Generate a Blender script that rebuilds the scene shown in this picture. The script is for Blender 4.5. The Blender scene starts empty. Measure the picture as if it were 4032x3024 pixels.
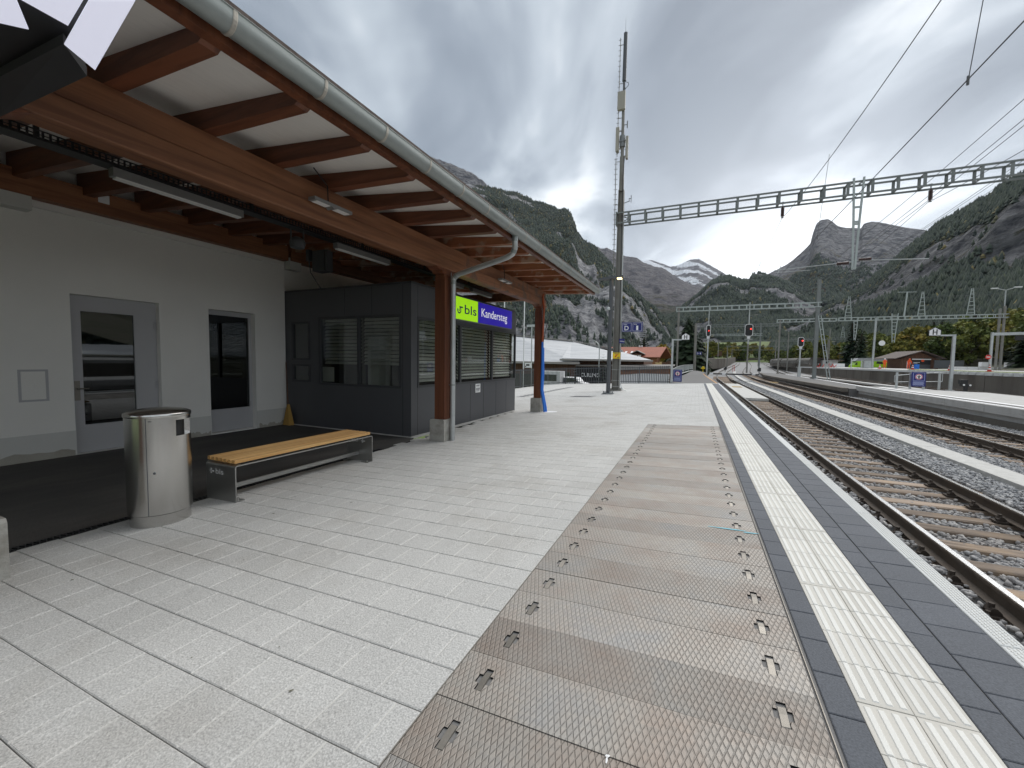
import bpy, bmesh, math, random
import numpy as np
from mathutils import Matrix, Vector, Euler
random.seed(7); RNG = np.random.default_rng(11)
sc = bpy.context.scene
col = sc.collection
rad = math.radians

# ------------------------------------------------------------------ camera
cam_d = bpy.data.cameras.new('camera'); cam = bpy.data.objects.new('camera', cam_d); col.objects.link(cam)
cam_d.sensor_width = 36.0; cam_d.lens = 14.358; cam_d.clip_start = 0.05; cam_d.clip_end = 40000
def cam_axes(yaw, pitch, roll):
    f = Vector((-math.sin(yaw)*math.cos(pitch), math.cos(yaw)*math.cos(pitch), -math.sin(pitch)))
    r = Vector((math.cos(yaw), math.sin(yaw), 0)); u = r.cross(f)
    c, s = math.cos(roll), math.sin(roll)
    return c*r + s*u, c*u - s*r, f
_r, _u, _f = cam_axes(rad(24.194), rad(3.304), rad(0.8535))
cam.matrix_world = Matrix(((_r.x, _u.x, -_f.x, 0), (_r.y, _u.y, -_f.y, 0), (_r.z, _u.z, -_f.z, 1.38), (0, 0, 0, 1)))
sc.camera = cam

# ------------------------------------------------------------------ sky (overcast) and sun behind the clouds
w = bpy.data.worlds.new('World'); sc.world = w; w.use_nodes = True
nt = w.node_tree; N = nt.nodes; L = nt.links; N.clear()
SUN_EL, SUN_AZ = 48.0, 20.0      # azimuth: degrees to the right of the track direction (+Y)
def nd(tree, t, **kw):
    n = tree.nodes.new(t)
    for k, v in kw.items():
        if k in ('operation', 'blend_type', 'data_type', 'noise_dimensions', 'sky_type', 'sun_disc', 'sun_elevation', 'sun_rotation', 'interpolation_type', 'attribute_name', 'vector_type', 'noise_type', 'normalize', 'clamp', 'feature', 'distance', 'wave_type', 'bands_direction', 'mode', 'attribute_type'): setattr(n, k, v)
        else: n.inputs[k.replace('_', ' ') if k not in n.inputs else k].default_value = v
    return n
def ramp(tree, stops, interp='LINEAR'):
    n = tree.nodes.new('ShaderNodeValToRGB'); cr = n.color_ramp; cr.interpolation = interp
    while len(cr.elements) > 1: cr.elements.remove(cr.elements[-1])
    cr.elements[0].position = stops[0][0]; cr.elements[0].color = (*stops[0][1], 1)
    for p, c in stops[1:]:
        e = cr.elements.new(p); e.color = (*c, 1)
    return n
out = N.new('ShaderNodeOutputWorld')
sky = nd(nt, 'ShaderNodeTexSky', sky_type='NISHITA', sun_disc=False, sun_elevation=rad(SUN_EL), sun_rotation=rad(SUN_AZ))
bg1 = nd(nt, 'ShaderNodeBackground', Strength=0.1); L.new(sky.outputs[0], bg1.inputs[0])
tc = N.new('ShaderNodeTexCoord')
# rotate so that +Y is the wind direction, then project the dome on a cloud ceiling
mp = nd(nt, 'ShaderNodeMapping'); mp.inputs['Rotation'].default_value = (0, 0, rad(-26)); L.new(tc.outputs['Generated'], mp.inputs[0])
sx = N.new('ShaderNodeSeparateXYZ'); L.new(mp.outputs[0], sx.inputs[0])
def mth(op, a, b=None, tree=nt):
    n = tree.nodes.new('ShaderNodeMath'); n.operation = op
    for i, v in enumerate((a, b)):
        if v is None: continue
        if isinstance(v, (int, float)): n.inputs[i].default_value = v
        else: tree.links.new(v, n.inputs[i])
    return n.outputs[0]
zz = mth('ADD', mth('MAXIMUM', sx.outputs[2], 0.0), 0.13)
cx = mth('DIVIDE', sx.outputs[0], zz); cy = mth('DIVIDE', sx.outputs[1], zz)
def cloud(ax, ay, scale, detail, dist, off):
    cv = N.new('ShaderNodeCombineXYZ'); L.new(mth('ADD', mth('MULTIPLY', cx, ax), off), cv.inputs[0]); L.new(mth('MULTIPLY', cy, ay), cv.inputs[1]); cv.inputs[2].default_value = off
    n = nd(nt, 'ShaderNodeTexNoise', Scale=scale, Detail=detail, Roughness=0.5, Distortion=dist); L.new(cv.outputs[0], n.inputs[0]); return n.outputs[0]
n1 = cloud(0.55, 0.28, 1.0, 3.0, 0.4, 3.7)       # broad masses
n2 = cloud(1.5, 0.42, 1.0, 3.0, 0.5, 9.1)        # wind-drawn streaks
n3 = cloud(1.9, 1.05, 1.3, 4.5, 0.5, 21.3)        # lumps
cl = mth('ADD', mth('ADD', mth('MULTIPLY', n1, 0.42), mth('MULTIPLY', n2, 0.34)), mth('MULTIPLY', n3, 0.36))
cr = ramp(nt, [(0.475, (0.140, 0.163, 0.192)), (0.535, (0.200, 0.228, 0.262)), (0.585, (0.315, 0.350, 0.385)), (0.645, (0.58, 0.605, 0.62))])
L.new(cl, cr.inputs[0])
# thin bright cloud low over the valley where the sun stands behind it
vd = nd(nt, 'ShaderNodeVectorMath', operation='DOT_PRODUCT'); L.new(tc.outputs['Generated'], vd.inputs[0])
ga, ge = rad(7.5), rad(9.0)
vd.inputs[1].default_value = (math.sin(ga)*math.cos(ge), math.cos(ga)*math.cos(ge), math.sin(ge))
g1 = mth('POWER', mth('MAXIMUM', vd.outputs['Value'], 0.0), 14.0)
g2 = mth('POWER', mth('MAXIMUM', vd.outputs['Value'], 0.0), 90.0)
gl = mth('ADD', mth('MULTIPLY', g1, 0.20), mth('MULTIPLY', g2, 0.42))
# clouds thin out towards the horizon
hz = mth('POWER', mth('SUBTRACT', 1.0, mth('MINIMUM', mth('MAXIMUM', sx.outputs[2], 0.0), 1.0)), 5.0)
gl = mth('ADD', gl, mth('MULTIPLY', hz, 0.13))
mx = nd(nt, 'ShaderNodeMix', data_type='RGBA', blend_type='ADD'); mx.inputs[0].default_value = 1.0
gc = N.new('ShaderNodeCombineColor')
for i, k in enumerate((1.0, 1.0, 1.0)): L.new(mth('MULTIPLY', gl, k), gc.inputs[i])
L.new(cr.outputs[0], mx.inputs[6]); L.new(gc.outputs[0], mx.inputs[7])
bg2 = nd(nt, 'ShaderNodeBackground', Strength=1.0); L.new(mx.outputs[2], bg2.inputs[0])
ms = N.new('ShaderNodeMixShader'); ms.inputs[0].default_value = 0.94
L.new(bg1.outputs[0], ms.inputs[1]); L.new(bg2.outputs[0], ms.inputs[2]); L.new(ms.outputs[0], out.inputs[0])

sun_d = bpy.data.lights.new('sun', 'SUN'); sun_d.energy = 1.5; sun_d.angle = rad(55); sun_d.color = (1.0, 0.97, 0.93)
sun = bpy.data.objects.new('sun', sun_d); col.objects.link(sun)
sd = Vector((math.sin(rad(SUN_AZ))*math.cos(rad(SUN_EL)), math.cos(rad(SUN_AZ))*math.cos(rad(SUN_EL)), math.sin(rad(SUN_EL))))
sun.rotation_euler = sd.to_track_quat('Z', 'Y').to_euler()
sc.view_settings.view_transform = 'Standard'; sc.view_settings.look = 'None'
sc.view_settings.exposure = 0.92; sc.view_settings.gamma = 1.0; sc.view_settings.use_curve_mapping = False
sc.cycles.max_bounces = 6; sc.cycles.diffuse_bounces = 4; sc.cycles.transparent_max_bounces = 12

# ------------------------------------------------------------------ helpers
class MB:
    def __init__(s): s.v = []; s.f = []; s.m = []; s.cm = 0
    def add(s, vs, fs):
        b = len(s.v); s.v += [tuple(p) for p in vs]; s.f += [tuple(b+i for i in f) for f in fs]; s.m += [s.cm]*len(fs); return s
    def box(s, x0, y0, z0, x1, y1, z1):
        if x0 > x1: x0, x1 = x1, x0
        if y0 > y1: y0, y1 = y1, y0
        if z0 > z1: z0, z1 = z1, z0
        return s.add([(x0,y0,z0),(x1,y0,z0),(x1,y1,z0),(x0,y1,z0),(x0,y0,z1),(x1,y0,z1),(x1,y1,z1),(x0,y1,z1)],
                     [(3,2,1,0),(4,5,6,7),(0,1,5,4),(1,2,6,5),(2,3,7,6),(3,0,4,7)])
    def slab(s, x0, y0, x1, y1, z1, th, b=0.004, d=0.003):
        """a paving piece: box whose upper edge is chamfered by b (width) and d (drop)"""
        vs = []
        for (i, z) in ((0, z1-th), (0, z1-d), (b, z1)):
            vs += [(x0+i,y0+i,z),(x1-i,y0+i,z),(x1-i,y1-i,z),(x0+i,y1-i,z)]
        fs = [(8,9,10,11)]
        for k in (0, 4):
            for i in range(4):
                j = (i+1) % 4; fs.append((k+i, k+j, k+4+j, k+4+i))
        return s.add(vs, fs)
    def bar(s, p, q, wx, wy=None, up=(0,0,1)):
        """rectangular bar from p to q, wx across, wy along 'up'"""
        wy = wx if wy is None else wy
        p, q = Vector(p), Vector(q); d = (q-p).normalized(); u = Vector(up)
        if abs(d.dot(u)) > 0.98: u = Vector((0,1,0))
        a = d.cross(u).normalized()*wx/2; b = a.cross(d).normalized()*wy/2
        vs = [p-a-b, p+a-b, p+a+b, p-a+b, q-a-b, q+a-b, q+a+b, q-a+b]
        return s.add(vs, [(0,1,2,3)[::-1] if False else (3,2,1,0),(4,5,6,7),(0,1,5,4),(1,2,6,5),(2,3,7,6),(3,0,4,7)])
    def cyl(s, p, q, r, n=12, r2=None, caps=True):
        r2 = r if r2 is None else r2
        p, q = Vector(p), Vector(q); d = (q-p).normalized(); u = Vector((0,0,1)) if abs(d.z) < .95 else Vector((1,0,0))
        a = d.cross(u).normalized(); b = d.cross(a)
        vs = [p+(a*math.cos(t)+b*math.sin(t))*r for t in [2*math.pi*i/n for i in range(n)]] + [q+(a*math.cos(t)+b*math.sin(t))*r2 for t in [2*math.pi*i/n for i in range(n)]]
        fs = [(i, n+i, n+(i+1)%n, (i+1)%n) for i in range(n)]
        if caps: fs += [tuple(range(n)), tuple(range(2*n-1, n-1, -1))]
        return s.add(vs, fs)
    def tube(s, pts, r, n=8, caps=True):
        pts = [Vector(p) for p in pts]; rings = []; a = None
        for i, p in enumerate(pts):
            d = (pts[min(i+1,len(pts)-1)]-pts[max(i-1,0)]).normalized()
            if a is None:
                u = Vector((0,0,1)) if abs(d.z) < .95 else Vector((1,0,0)); a = d.cross(u).normalized()
            else: a = (a-d*a.dot(d)).normalized()
            b = d.cross(a); rings.append([p+(a*math.cos(2*math.pi*k/n)+b*math.sin(2*math.pi*k/n))*r for k in range(n)])
        vs = [q for R in rings for q in R]; fs = []
        for i in range(len(pts)-1):
            for k in range(n): fs.append((i*n+k, i*n+(k+1)%n, (i+1)*n+(k+1)%n, (i+1)*n+k)[::-1])
        if caps: fs += [tuple(range(n)), tuple(range(len(vs)-1, len(vs)-n-1, -1))]
        return s.add(vs, fs)
    def prism(s, poly, o, a, b, d):
        """polygon poly (u,v) placed at o + u*a + v*b, extruded by vector d"""
        o, a, b, d = Vector(o), Vector(a), Vector(b), Vector(d); n = len(poly)
        lo = [o+a*u+b*v for u, v in poly]; hi = [p+d for p in lo]
        fs = [tuple(range(n))[::-1], tuple(range(n, 2*n))] + [(i, (i+1)%n, n+(i+1)%n, n+i) for i in range(n)]
        if a.cross(b).dot(d) < 0: fs = [f[::-1] for f in fs]
        return s.add(lo+hi, fs)
    def lathe(s, prof, c, n=32):
        """prof: (r,z) list from bottom up"""
        vs = []; fs = []
        for r, z in prof: vs += [(c[0]+r*math.cos(2*math.pi*k/n), c[1]+r*math.sin(2*math.pi*k/n), c[2]+z) for k in range(n)]
        for i in range(len(prof)-1):
            for k in range(n): fs.append((i*n+k, i*n+(k+1)%n, (i+1)*n+(k+1)%n, (i+1)*n+k))
        fs.append(tuple(range(n))[::-1]); fs.append(tuple(range(len(vs)-n, len(vs))))
        return s.add(vs, fs)
    def mesh(s, name, mats, org=(0,0,0), smooth=False):
        me = bpy.data.meshes.new(name); ox, oy, oz = org
        me.from_pydata([(x-ox, y-oy, z-oz) for x, y, z in s.v], [], s.f)
        for m in (mats if isinstance(mats, (list, tuple)) else [mats]): me.materials.append(m)
        if any(s.m): me.polygons.foreach_set('material_index', s.m)
        if smooth: me.polygons.foreach_set('use_smooth', [True]*len(s.f))
        me.update(); return me
    def build(s, name, mats, parent=None, smooth=False):
        org = ORG.get(parent.name, (0,0,0)) if parent else (0,0,0)
        o = bpy.data.objects.new(name, s.mesh(name, mats, org, smooth)); col.objects.link(o)
        if parent: o.parent = parent; ORG[o.name] = org
        else: ORG[o.name] = (0,0,0)
        if smooth:
            try: o.data.set_sharp_from_angle(angle=rad(40))
            except Exception: pass
        return o
ORG = {}
def tag(o, label=None, cat=None, group=None, kind=None):
    if label: o['label'] = label
    if cat: o['category'] = cat
    if group: o['group'] = group
    if kind: o['kind'] = kind
    return o
def thing(name, label, cat, loc=(0,0,0), group=None):
    o = bpy.data.objects.new(name, None); col.objects.link(o); o.location = loc; o.empty_display_size = 0.1
    ORG[o.name] = tuple(loc); return tag(o, label, cat, group)
def inst(name, me, parent, loc=(0,0,0), rot=(0,0,0), scale=None):
    """an object of shared mesh data at a place given in the parent's own space"""
    o = bpy.data.objects.new(name, me); col.objects.link(o); o.parent = parent; o.location = loc; o.rotation_euler = rot
    if scale: o.scale = scale
    return o
def kids(o): return [c for c in bpy.data.objects if c.parent == o]
def copy_tree(o, loc, rz=0.0, label=None, scale=None):
    r = o.copy(); col.objects.link(r); r.location = loc; r.rotation_euler = (0,0,rz)
    if label: r['label'] = label
    if scale: r.scale = scale
    for ch in o.children:
        c = ch.copy(); col.objects.link(c); c.parent = r
        for g in ch.children:
            d = g.copy(); col.objects.link(d); d.parent = c
    return r
def text_mesh(s, body, size, extrude=0.002, bold=0.0):
    cu = bpy.data.curves.new('lettering', 'FONT'); cu.body = body; cu.size = size; cu.extrude = extrude; cu.offset = bold; cu.resolution_u = 3
    o = bpy.data.objects.new('lettering', cu); col.objects.link(o)
    bpy.context.view_layer.update()
    me = bpy.data.meshes.new_from_object(o.evaluated_get(bpy.context.evaluated_depsgraph_get()))
    bpy.data.objects.remove(o); bpy.data.curves.remove(cu)
    v = [tuple(p.co) for p in me.vertices]; f = [tuple(p.vertices) for p in me.polygons]; bpy.data.meshes.remove(me)
    return v, f
def put_text(mb, body, o, a, b, n, height, width=None, bold=0.0, align='l', ext=0.002):
    """lettering on a plane: origin o (lower left of the letters), unit axes a (reading), b (up), n (normal)"""
    v, f = text_mesh(None, body, 1.0, 0.0, bold)
    xs = [p[0] for p in v]; ys = [p[1] for p in v]
    caps = 0.7 if any(c.isupper() or c.isdigit() or c in 'bdfhklt' for c in body) else 0.52
    k = height/caps; kx = k if width is None else width/(max(xs)-min(xs))
    x0 = min(xs)
    if align == 'c': x0 = (min(xs)+max(xs))/2
    o, a, b, n = Vector(o), Vector(a), Vector(b), Vector(n)
    mb.add([o+a*((p[0]-x0)*kx)+b*(p[1]*k)+n*ext for p in v], f)
# ------------------------------------------------------------------ materials
def newmat(name):
    m = bpy.data.materials.new(name); m.use_nodes = True; t = m.node_tree
    return m, t, t.nodes['Principled BSDF']
def mat(name, c, rough=0.6, metal=0.0, var=0.12, scale=4.0, bump=0.0, bscale=60.0, rnd=0.0, tint=0.0, dirt=None, dscale=1.2, damt=0.5, stretch=None, detail=4.0, spec=None, world=True, dthr=(0.45, 0.7), hue=None, grain=None):
    """base colour c with noise variation, optional second (dirt) colour in patches, per-object and per-piece variation, bump"""
    m, t, p = newmat(name)
    if world: src = t.nodes.new('ShaderNodeNewGeometry').outputs['Position']
    else: src = t.nodes.new('ShaderNodeTexCoord').outputs['Object']
    if stretch:
        mp = nd(t, 'ShaderNodeMapping'); mp.inputs['Scale'].default_value = stretch; t.links.new(src, mp.inputs[0]); src = mp.outputs[0]
    if rnd and not world:
        oi = t.nodes.new('ShaderNodeObjectInfo'); ad = nd(t, 'ShaderNodeVectorMath', operation='ADD'); t.links.new(src, ad.inputs[0])
        cc = t.nodes.new('ShaderNodeCombineXYZ'); t.links.new(mth('MULTIPLY', oi.outputs['Random'], 37.0, t), cc.inputs[0]); t.links.new(mth('MULTIPLY', oi.outputs['Random'], 91.0, t), cc.inputs[1]); t.links.new(cc.outputs[0], ad.inputs[1]); src = ad.outputs[0]
    n = nd(t, 'ShaderNodeTexNoise', Scale=scale, Detail=detail, Roughness=0.6); t.links.new(src, n.inputs[0])
    val = mth('ADD', mth('MULTIPLY', mth('SUBTRACT', n.outputs[0], 0.5, t), 2.4*var, t), 1.0, t)
    if bump and bscale > 30:      # grain also shows as colour
        g = nd(t, 'ShaderNodeTexNoise', Scale=bscale, Detail=2.0, Roughness=0.6); t.links.new(src, g.inputs[0])
        val = mth('MULTIPLY', val, mth('ADD', mth('MULTIPLY', mth('SUBTRACT', g.outputs[0], 0.5, t), (2*grain if grain else 1.6*max(var, .08)), t), 1.0, t), t)
    if rnd:
        oi = t.nodes.new('ShaderNodeObjectInfo')
        val = mth('MULTIPLY', val, mth('ADD', mth('MULTIPLY', mth('SUBTRACT', oi.outputs['Random'], 0.5, t), 2*rnd, t), 1.0, t), t)
    if tint:
        at = nd(t, 'ShaderNodeAttribute', attribute_name='tint')
        val = mth('MULTIPLY', val, mth('ADD', mth('MULTIPLY', at.outputs['Fac'], tint, t), 1.0, t), t)
    base = nd(t, 'ShaderNodeMix', data_type='RGBA'); base.inputs[0].default_value = 0.0; base.inputs[6].default_value = (*c, 1)
    cur = base.outputs[2]
    if dirt:
        dn = nd(t, 'ShaderNodeTexNoise', Scale=dscale, Detail=5.0, Roughness=0.65); t.links.new(src, dn.inputs[0])
        mr = nd(t, 'ShaderNodeMapRange'); mr.inputs[1].default_value, mr.inputs[2].default_value = dthr; mr.inputs[4].default_value = damt; t.links.new(dn.outputs[0], mr.inputs[0])
        mi = nd(t, 'ShaderNodeMix', data_type='RGBA'); t.links.new(mr.outputs[0], mi.inputs[0]); t.links.new(cur, mi.inputs[6]); mi.inputs[7].default_value = (*dirt, 1); cur = mi.outputs[2]
    mu = nd(t, 'ShaderNodeVectorMath', operation='SCALE'); t.links.new(cur, mu.inputs[0]); t.links.new(val, mu.inputs['Scale'])
    t.links.new(mu.outputs[0], p.inputs['Base Color'])
    p.inputs['Roughness'].default_value = rough; p.inputs['Metallic'].default_value = metal
    if spec is not None: p.inputs['Specular IOR Level'].default_value = spec
    if bump:
        bn = nd(t, 'ShaderNodeTexNoise', Scale=bscale, Detail=3.0, Roughness=0.6); t.links.new(src, bn.inputs[0])
        bp = nd(t, 'ShaderNodeBump', Strength=min(1.0, bump*40), Distance=0.02 if bscale < 30 else 0.004); t.links.new(bn.outputs[0], bp.inputs['Height']); t.links.new(bp.outputs[0], p.inputs['Normal'])
    return m
M = {}
M['paver'] = mat('paver_concrete', (0.485, 0.48, 0.463), .85, 0, .09, 1.3, .016, 120, .035, .035, dirt=(.345,.325,.295), dscale=.8, damt=.6, dthr=(.50,.72), grain=.75)
M['paver2'] = M['paver']
M['sand'] = mat('pale_sand', (0.54, 0.53, 0.50), .95, 0, .2, 8)
M['joint'] = mat('joint_sand', (0.19, 0.185, 0.18), .95, 0, .15, 6, .01, 80)
M['dark_tile'] = mat('dark_paving', (0.098, 0.106, 0.122), .8, 0, .12, 2.5, .014, 130, .07, .07, grain=.6)
M['white_tile'] = mat('tactile_concrete', (0.57, 0.55, 0.50), .8, 0, .06, 3, .006, 150, .05, .05, dirt=(.52,.49,.44), dscale=2.2, damt=.6)
M['white_rib'] = mat('tactile_rib', (0.70, 0.69, 0.65), .75, 0, .05, 5, .004, 150, .04, .04)
M['edge'] = mat('edge_concrete', (0.60, 0.61, 0.60), .8, 0, .07, 3, .006, 120, .04, .04)
M['concrete'] = mat('concrete', (0.36, 0.35, 0.32), .9, 0, .22, 5, .02, 70, dirt=(.17,.155,.13), dscale=4, damt=.7)
M['concrete_pale'] = mat('pale_concrete', (0.50, 0.49, 0.47), .9, 0, .12, 1.5, .015, 60, dirt=(.36,.34,.31), dscale=2, damt=.5)
M['concrete_dark'] = mat('stained_concrete', (0.15, 0.135, 0.115), .9, 0, .35, 1.2, .02, 20, dirt=(.05,.04,.033), dscale=.6, damt=.8, stretch=(1,1,.35))
M['asphalt'] = mat('asphalt', (0.058, 0.056, 0.053), .8, 0, .25, 3, .03, 130, dirt=(.11,.10,.09), dscale=1.6, damt=.7, stretch=(1,.35,1), grain=.5)
M['asphalt_grey'] = mat('worn_asphalt', (0.15, 0.145, 0.14), .9, 0, .15, 3, .02, 90)
M['plaster'] = mat('plaster', (0.78, 0.77, 0.73), .9, 0, .06, .8, .014, 110, grain=.10)
M['plinth'] = mat('plinth_paint', (0.60, 0.60, 0.57), .85, 0, .07, 2, .01, 100)
M['damp'] = mat('damp_plaster', (0.40, 0.38, 0.33), .9, 0, .12, 6, .015, 60, dirt=(.24,.225,.18), dscale=3, damt=.6)
M['frame_grey'] = mat('grey_paint', (0.42, 0.42, 0.43), .45, 0, .03, 3)
M['kiosk'] = mat('anthracite_panel', (0.072, 0.074, 0.081), .42, 0, .06, 1.5)
M['kiosk_frame'] = mat('anthracite_frame', (0.042, 0.044, 0.048), .4, 0, .05, 3)
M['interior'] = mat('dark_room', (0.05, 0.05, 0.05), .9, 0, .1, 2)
M['blind'] = mat('blind_slat', (0.42, 0.42, 0.39), .45, .2, .05, 6)
M['ceiling'] = mat('ceiling_board', (0.78, 0.75, 0.705), .9, 0, .06, 2.5, .01, 40, stretch=(1,.15,1))
def wood(name, c, c2, rough=.6, stretch=(1,1,1), var=.18, rnd=.12, wet=None, wamt=.7):
    m, t, p = newmat(name)
    src = t.nodes.new('ShaderNodeNewGeometry').outputs['Position']
    mp = nd(t, 'ShaderNodeMapping'); mp.inputs['Scale'].default_value = stretch; t.links.new(src, mp.inputs[0])
    n = nd(t, 'ShaderNodeTexNoise', Scale=9.0, Detail=6.0, Roughness=0.65, Distortion=0.5); t.links.new(mp.outputs[0], n.inputs[0])
    n2 = nd(t, 'ShaderNodeTexNoise', Scale=1.6, Detail=3.0); t.links.new(mp.outputs[0], n2.inputs[0])
    cr = ramp(t, [(0.38, c2), (0.60, c)]); t.links.new(n.outputs[0], cr.inputs[0])
    cur = cr.outputs[0]
    if wet:
        mr = nd(t, 'ShaderNodeMapRange'); mr.inputs[1].default_value, mr.inputs[2].default_value = (.52, .62); mr.inputs[4].default_value = wamt
        n3 = nd(t, 'ShaderNodeTexNoise', Scale=3.1, Detail=4.0); t.links.new(src, n3.inputs[0]); t.links.new(n3.outputs[0], mr.inputs[0])
        mi = nd(t, 'ShaderNodeMix', data_type='RGBA'); t.links.new(mr.outputs[0], mi.inputs[0]); t.links.new(cur, mi.inputs[6]); mi.inputs[7].default_value = (*wet, 1); cur = mi.outputs[2]
    oi = t.nodes.new('ShaderNodeObjectInfo')
    v = mth('MULTIPLY', mth('ADD', mth('MULTIPLY', mth('SUBTRACT', n2.outputs[0], .5, t), 2*var, t), 1.0, t), mth('ADD', mth('MULTIPLY', mth('SUBTRACT', oi.outputs['Random'], .5, t), 2*rnd, t), 1.0, t), t)
    mu = nd(t, 'ShaderNodeVectorMath', operation='SCALE'); t.links.new(cur, mu.inputs[0]); t.links.new(v, mu.inputs['Scale'])
    t.links.new(mu.outputs[0], p.inputs['Base Color']); p.inputs['Roughness'].default_value = rough
    bp = nd(t, 'ShaderNodeBump', Strength=0.25, Distance=0.004); t.links.new(n.outputs[0], bp.inputs['Height']); t.links.new(bp.outputs[0], p.inputs['Normal'])
    return m
M['beam'] = wood('glulam_larch', (.265,.112,.050), (.150,.056,.024), .55, (1,.06,1))
M['rafter'] = wood('stained_rafter', (.165,.055,.024), (.092,.028,.012), .55, (.08,1,1))
M['rafter_weathered'] = wood('weathered_rafter', (.30,.11,.045), (.20,.06,.022), .7, (.08,1,1), wet=(.40,.33,.26), wamt=.5)
M['beam_weathered'] = wood('weathered_beam', (.25,.108,.052), (.150,.058,.026), .7, (1,.06,1), wet=(.09,.065,.05), wamt=.75)
M['post_wood'] = wood('dark_post', (.17,.055,.022), (.10,.030,.012), .5, (1,1,.06))
M['slat'] = wood('bench_larch', (.60,.36,.135), (.50,.27,.09), .5, (1,.05,1), rnd=.10)
M['sleeper'] = wood('weathered_sleeper', (.31,.24,.185), (.17,.13,.10), .9, (.08,1,1), rnd=.35, wet=(.36,.25,.15), wamt=.4)
M['hut_wood'] = wood('hut_boards', (.15,.075,.045), (.09,.045,.028), .8, (1,1,.1))
M['chalet_wood'] = wood('chalet_boards', (.34,.16,.075), (.24,.10,.045), .8, (.1,.1,1))
M['galv'] = mat('galvanised_steel', (.47,.49,.49), .42, .65, .12, 5, .004, 50, dirt=(.36,.38,.37), dscale=3, damt=.6)
M['zinc'] = mat('zinc_gutter', (.30,.325,.315), .5, .45, .12, 3, .004, 40, dirt=(.21,.24,.23), dscale=2.5, damt=.6, stretch=(1,.4,1))
M['solder'] = mat('soldered_seam', (.42,.39,.34), .6, .3, .25, 20)
M['steel_grey'] = mat('grey_steel', (.20,.21,.215), .5, .35, .12, 4)
M['mast_grey'] = mat('mast_steel', (.25,.245,.225), .6, .3, .22, 2, stretch=(1,1,.3), dirt=(.12,.10,.08), dscale=2, damt=.6)
M['truss'] = mat('truss_steel', (.19,.205,.20), .55, .3, .15, 3)
M['truss_pale'] = mat('pale_truss', (.40,.44,.43), .55, .25, .1, 3)
M['post_dark'] = mat('dark_pole', (.085,.09,.097), .5, .2, .08, 3)
M['lampglow'], _t, _p = newmat('lit_lamp'); _p.inputs['Emission Color'].default_value = (1,.72,.30,1); _p.inputs['Emission Strength'].default_value = 2.2; _p.inputs['Base Color'].default_value = (.8,.7,.5,1)
M['red_light'], _t, _p = newmat('red_signal_light'); _p.inputs['Emission Color'].default_value = (1,.03,.02,1); _p.inputs['Emission Strength'].default_value = 3.0; _p.inputs['Base Color'].default_value = (.6,.02,.02,1)
def brushed(name, c, rough, aniso_axis='z'):
    m, t, p = newmat(name)
    src = t.nodes.new('ShaderNodeTexCoord').outputs['Object']
    mp = nd(t, 'ShaderNodeMapping'); mp.inputs['Scale'].default_value = (1, 1, 40) if aniso_axis == 'z' else (1, 40, 1); t.links.new(src, mp.inputs[0])
    n = nd(t, 'ShaderNodeTexNoise', Scale=7.0, Detail=4.0); t.links.new(mp.outputs[0], n.inputs[0])
    n2 = nd(t, 'ShaderNodeTexNoise', Scale=5.0, Detail=4.0); t.links.new(src, n2.inputs[0])
    v = mth('ADD', mth('MULTIPLY', mth('SUBTRACT', n2.outputs[0], .5, t), .05, t), rough, t); t.links.new(v, p.inputs['Roughness'])
    mu = nd(t, 'ShaderNodeVectorMath', operation='SCALE'); mu.inputs[0].default_value = c; t.links.new(mth('ADD', mth('MULTIPLY', mth('SUBTRACT', n.outputs[0], .5, t), .12, t), 1.0, t), mu.inputs['Scale']); t.links.new(mu.outputs[0], p.inputs['Base Color'])
    p.inputs['Metallic'].default_value = 1.0
    bp = nd(t, 'ShaderNodeBump', Strength=.02, Distance=.001); t.links.new(n.outputs[0], bp.inputs['Height']); t.links.new(bp.outputs[0], p.inputs['Normal'])
    return m
M['stainless'] = brushed('brushed_stainless', (.55,.54,.52), .22)
M['bench_steel'] = brushed('bench_steel', (.42,.42,.41), .42)
M['black'] = mat('black_metal', (.012,.012,.013), .5, 0, .1, 5)
M['blackbox'] = mat('black_casing', (.022,.022,.024), .6, 0, .08, 5)
M['void'] = mat('dark_recess', (.008,.008,.008), .9, 0, .1, 5)
M['rail_side'] = mat('rusty_rail', (.11,.088,.07), .7, .3, .25, 6, .01, 60, dirt=(.12,.08,.05), dscale=4, damt=.4)
M['rail_top'] = mat('polished_rail_head', (.55,.55,.55), .24, 1.0, .08, 3, stretch=(1,.1,1))
M['chair'] = mat('rail_fastening', (.055,.042,.033), .8, .2, .3, 20)
M['white'] = mat('white_paint', (.78,.78,.78), .5, 0, .03, 3)
M['white_lit'], _t, _p = newmat('backlit_panel'); _p.inputs['Base Color'].default_value = (.72,.72,.78,1); _p.inputs['Roughness'].default_value = .4; _p.inputs['Emission Color'].default_value = (.8,.82,1,1); _p.inputs['Emission Strength'].default_value = .30
M['diffuser'] = mat('lamp_diffuser', (.75,.75,.73), .4, 0, .02, 3)
M['lamp_grey'] = mat('lamp_housing', (.22,.22,.215), .5, .2, .05, 5)
def flat(name, c, rough=.45, emit=0.0):
    m = mat(name, c, rough, 0, .03, 3)
    if emit:
        p = m.node_tree.nodes['Principled BSDF']; p.inputs['Emission Color'].default_value = (*c, 1); p.inputs['Emission Strength'].default_value = emit
    return m
M['green'] = flat('sign_green', (.30,.62,.008), .4, .42)
M['sign_blue'] = flat('sign_blue_lit', (.022,.012,.32), .4, .30)
M['sign_white'] = flat('sign_lettering_lit', (.85,.85,.9), .4, .22)
M['logo_blue'] = flat('logo_blue', (.012,.02,.16), .4)
M['navy'] = flat('sign_navy', (.010,.016,.15), .4)
M['yellow'] = flat('sign_yellow', (.80,.55,.01), .5)
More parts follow.
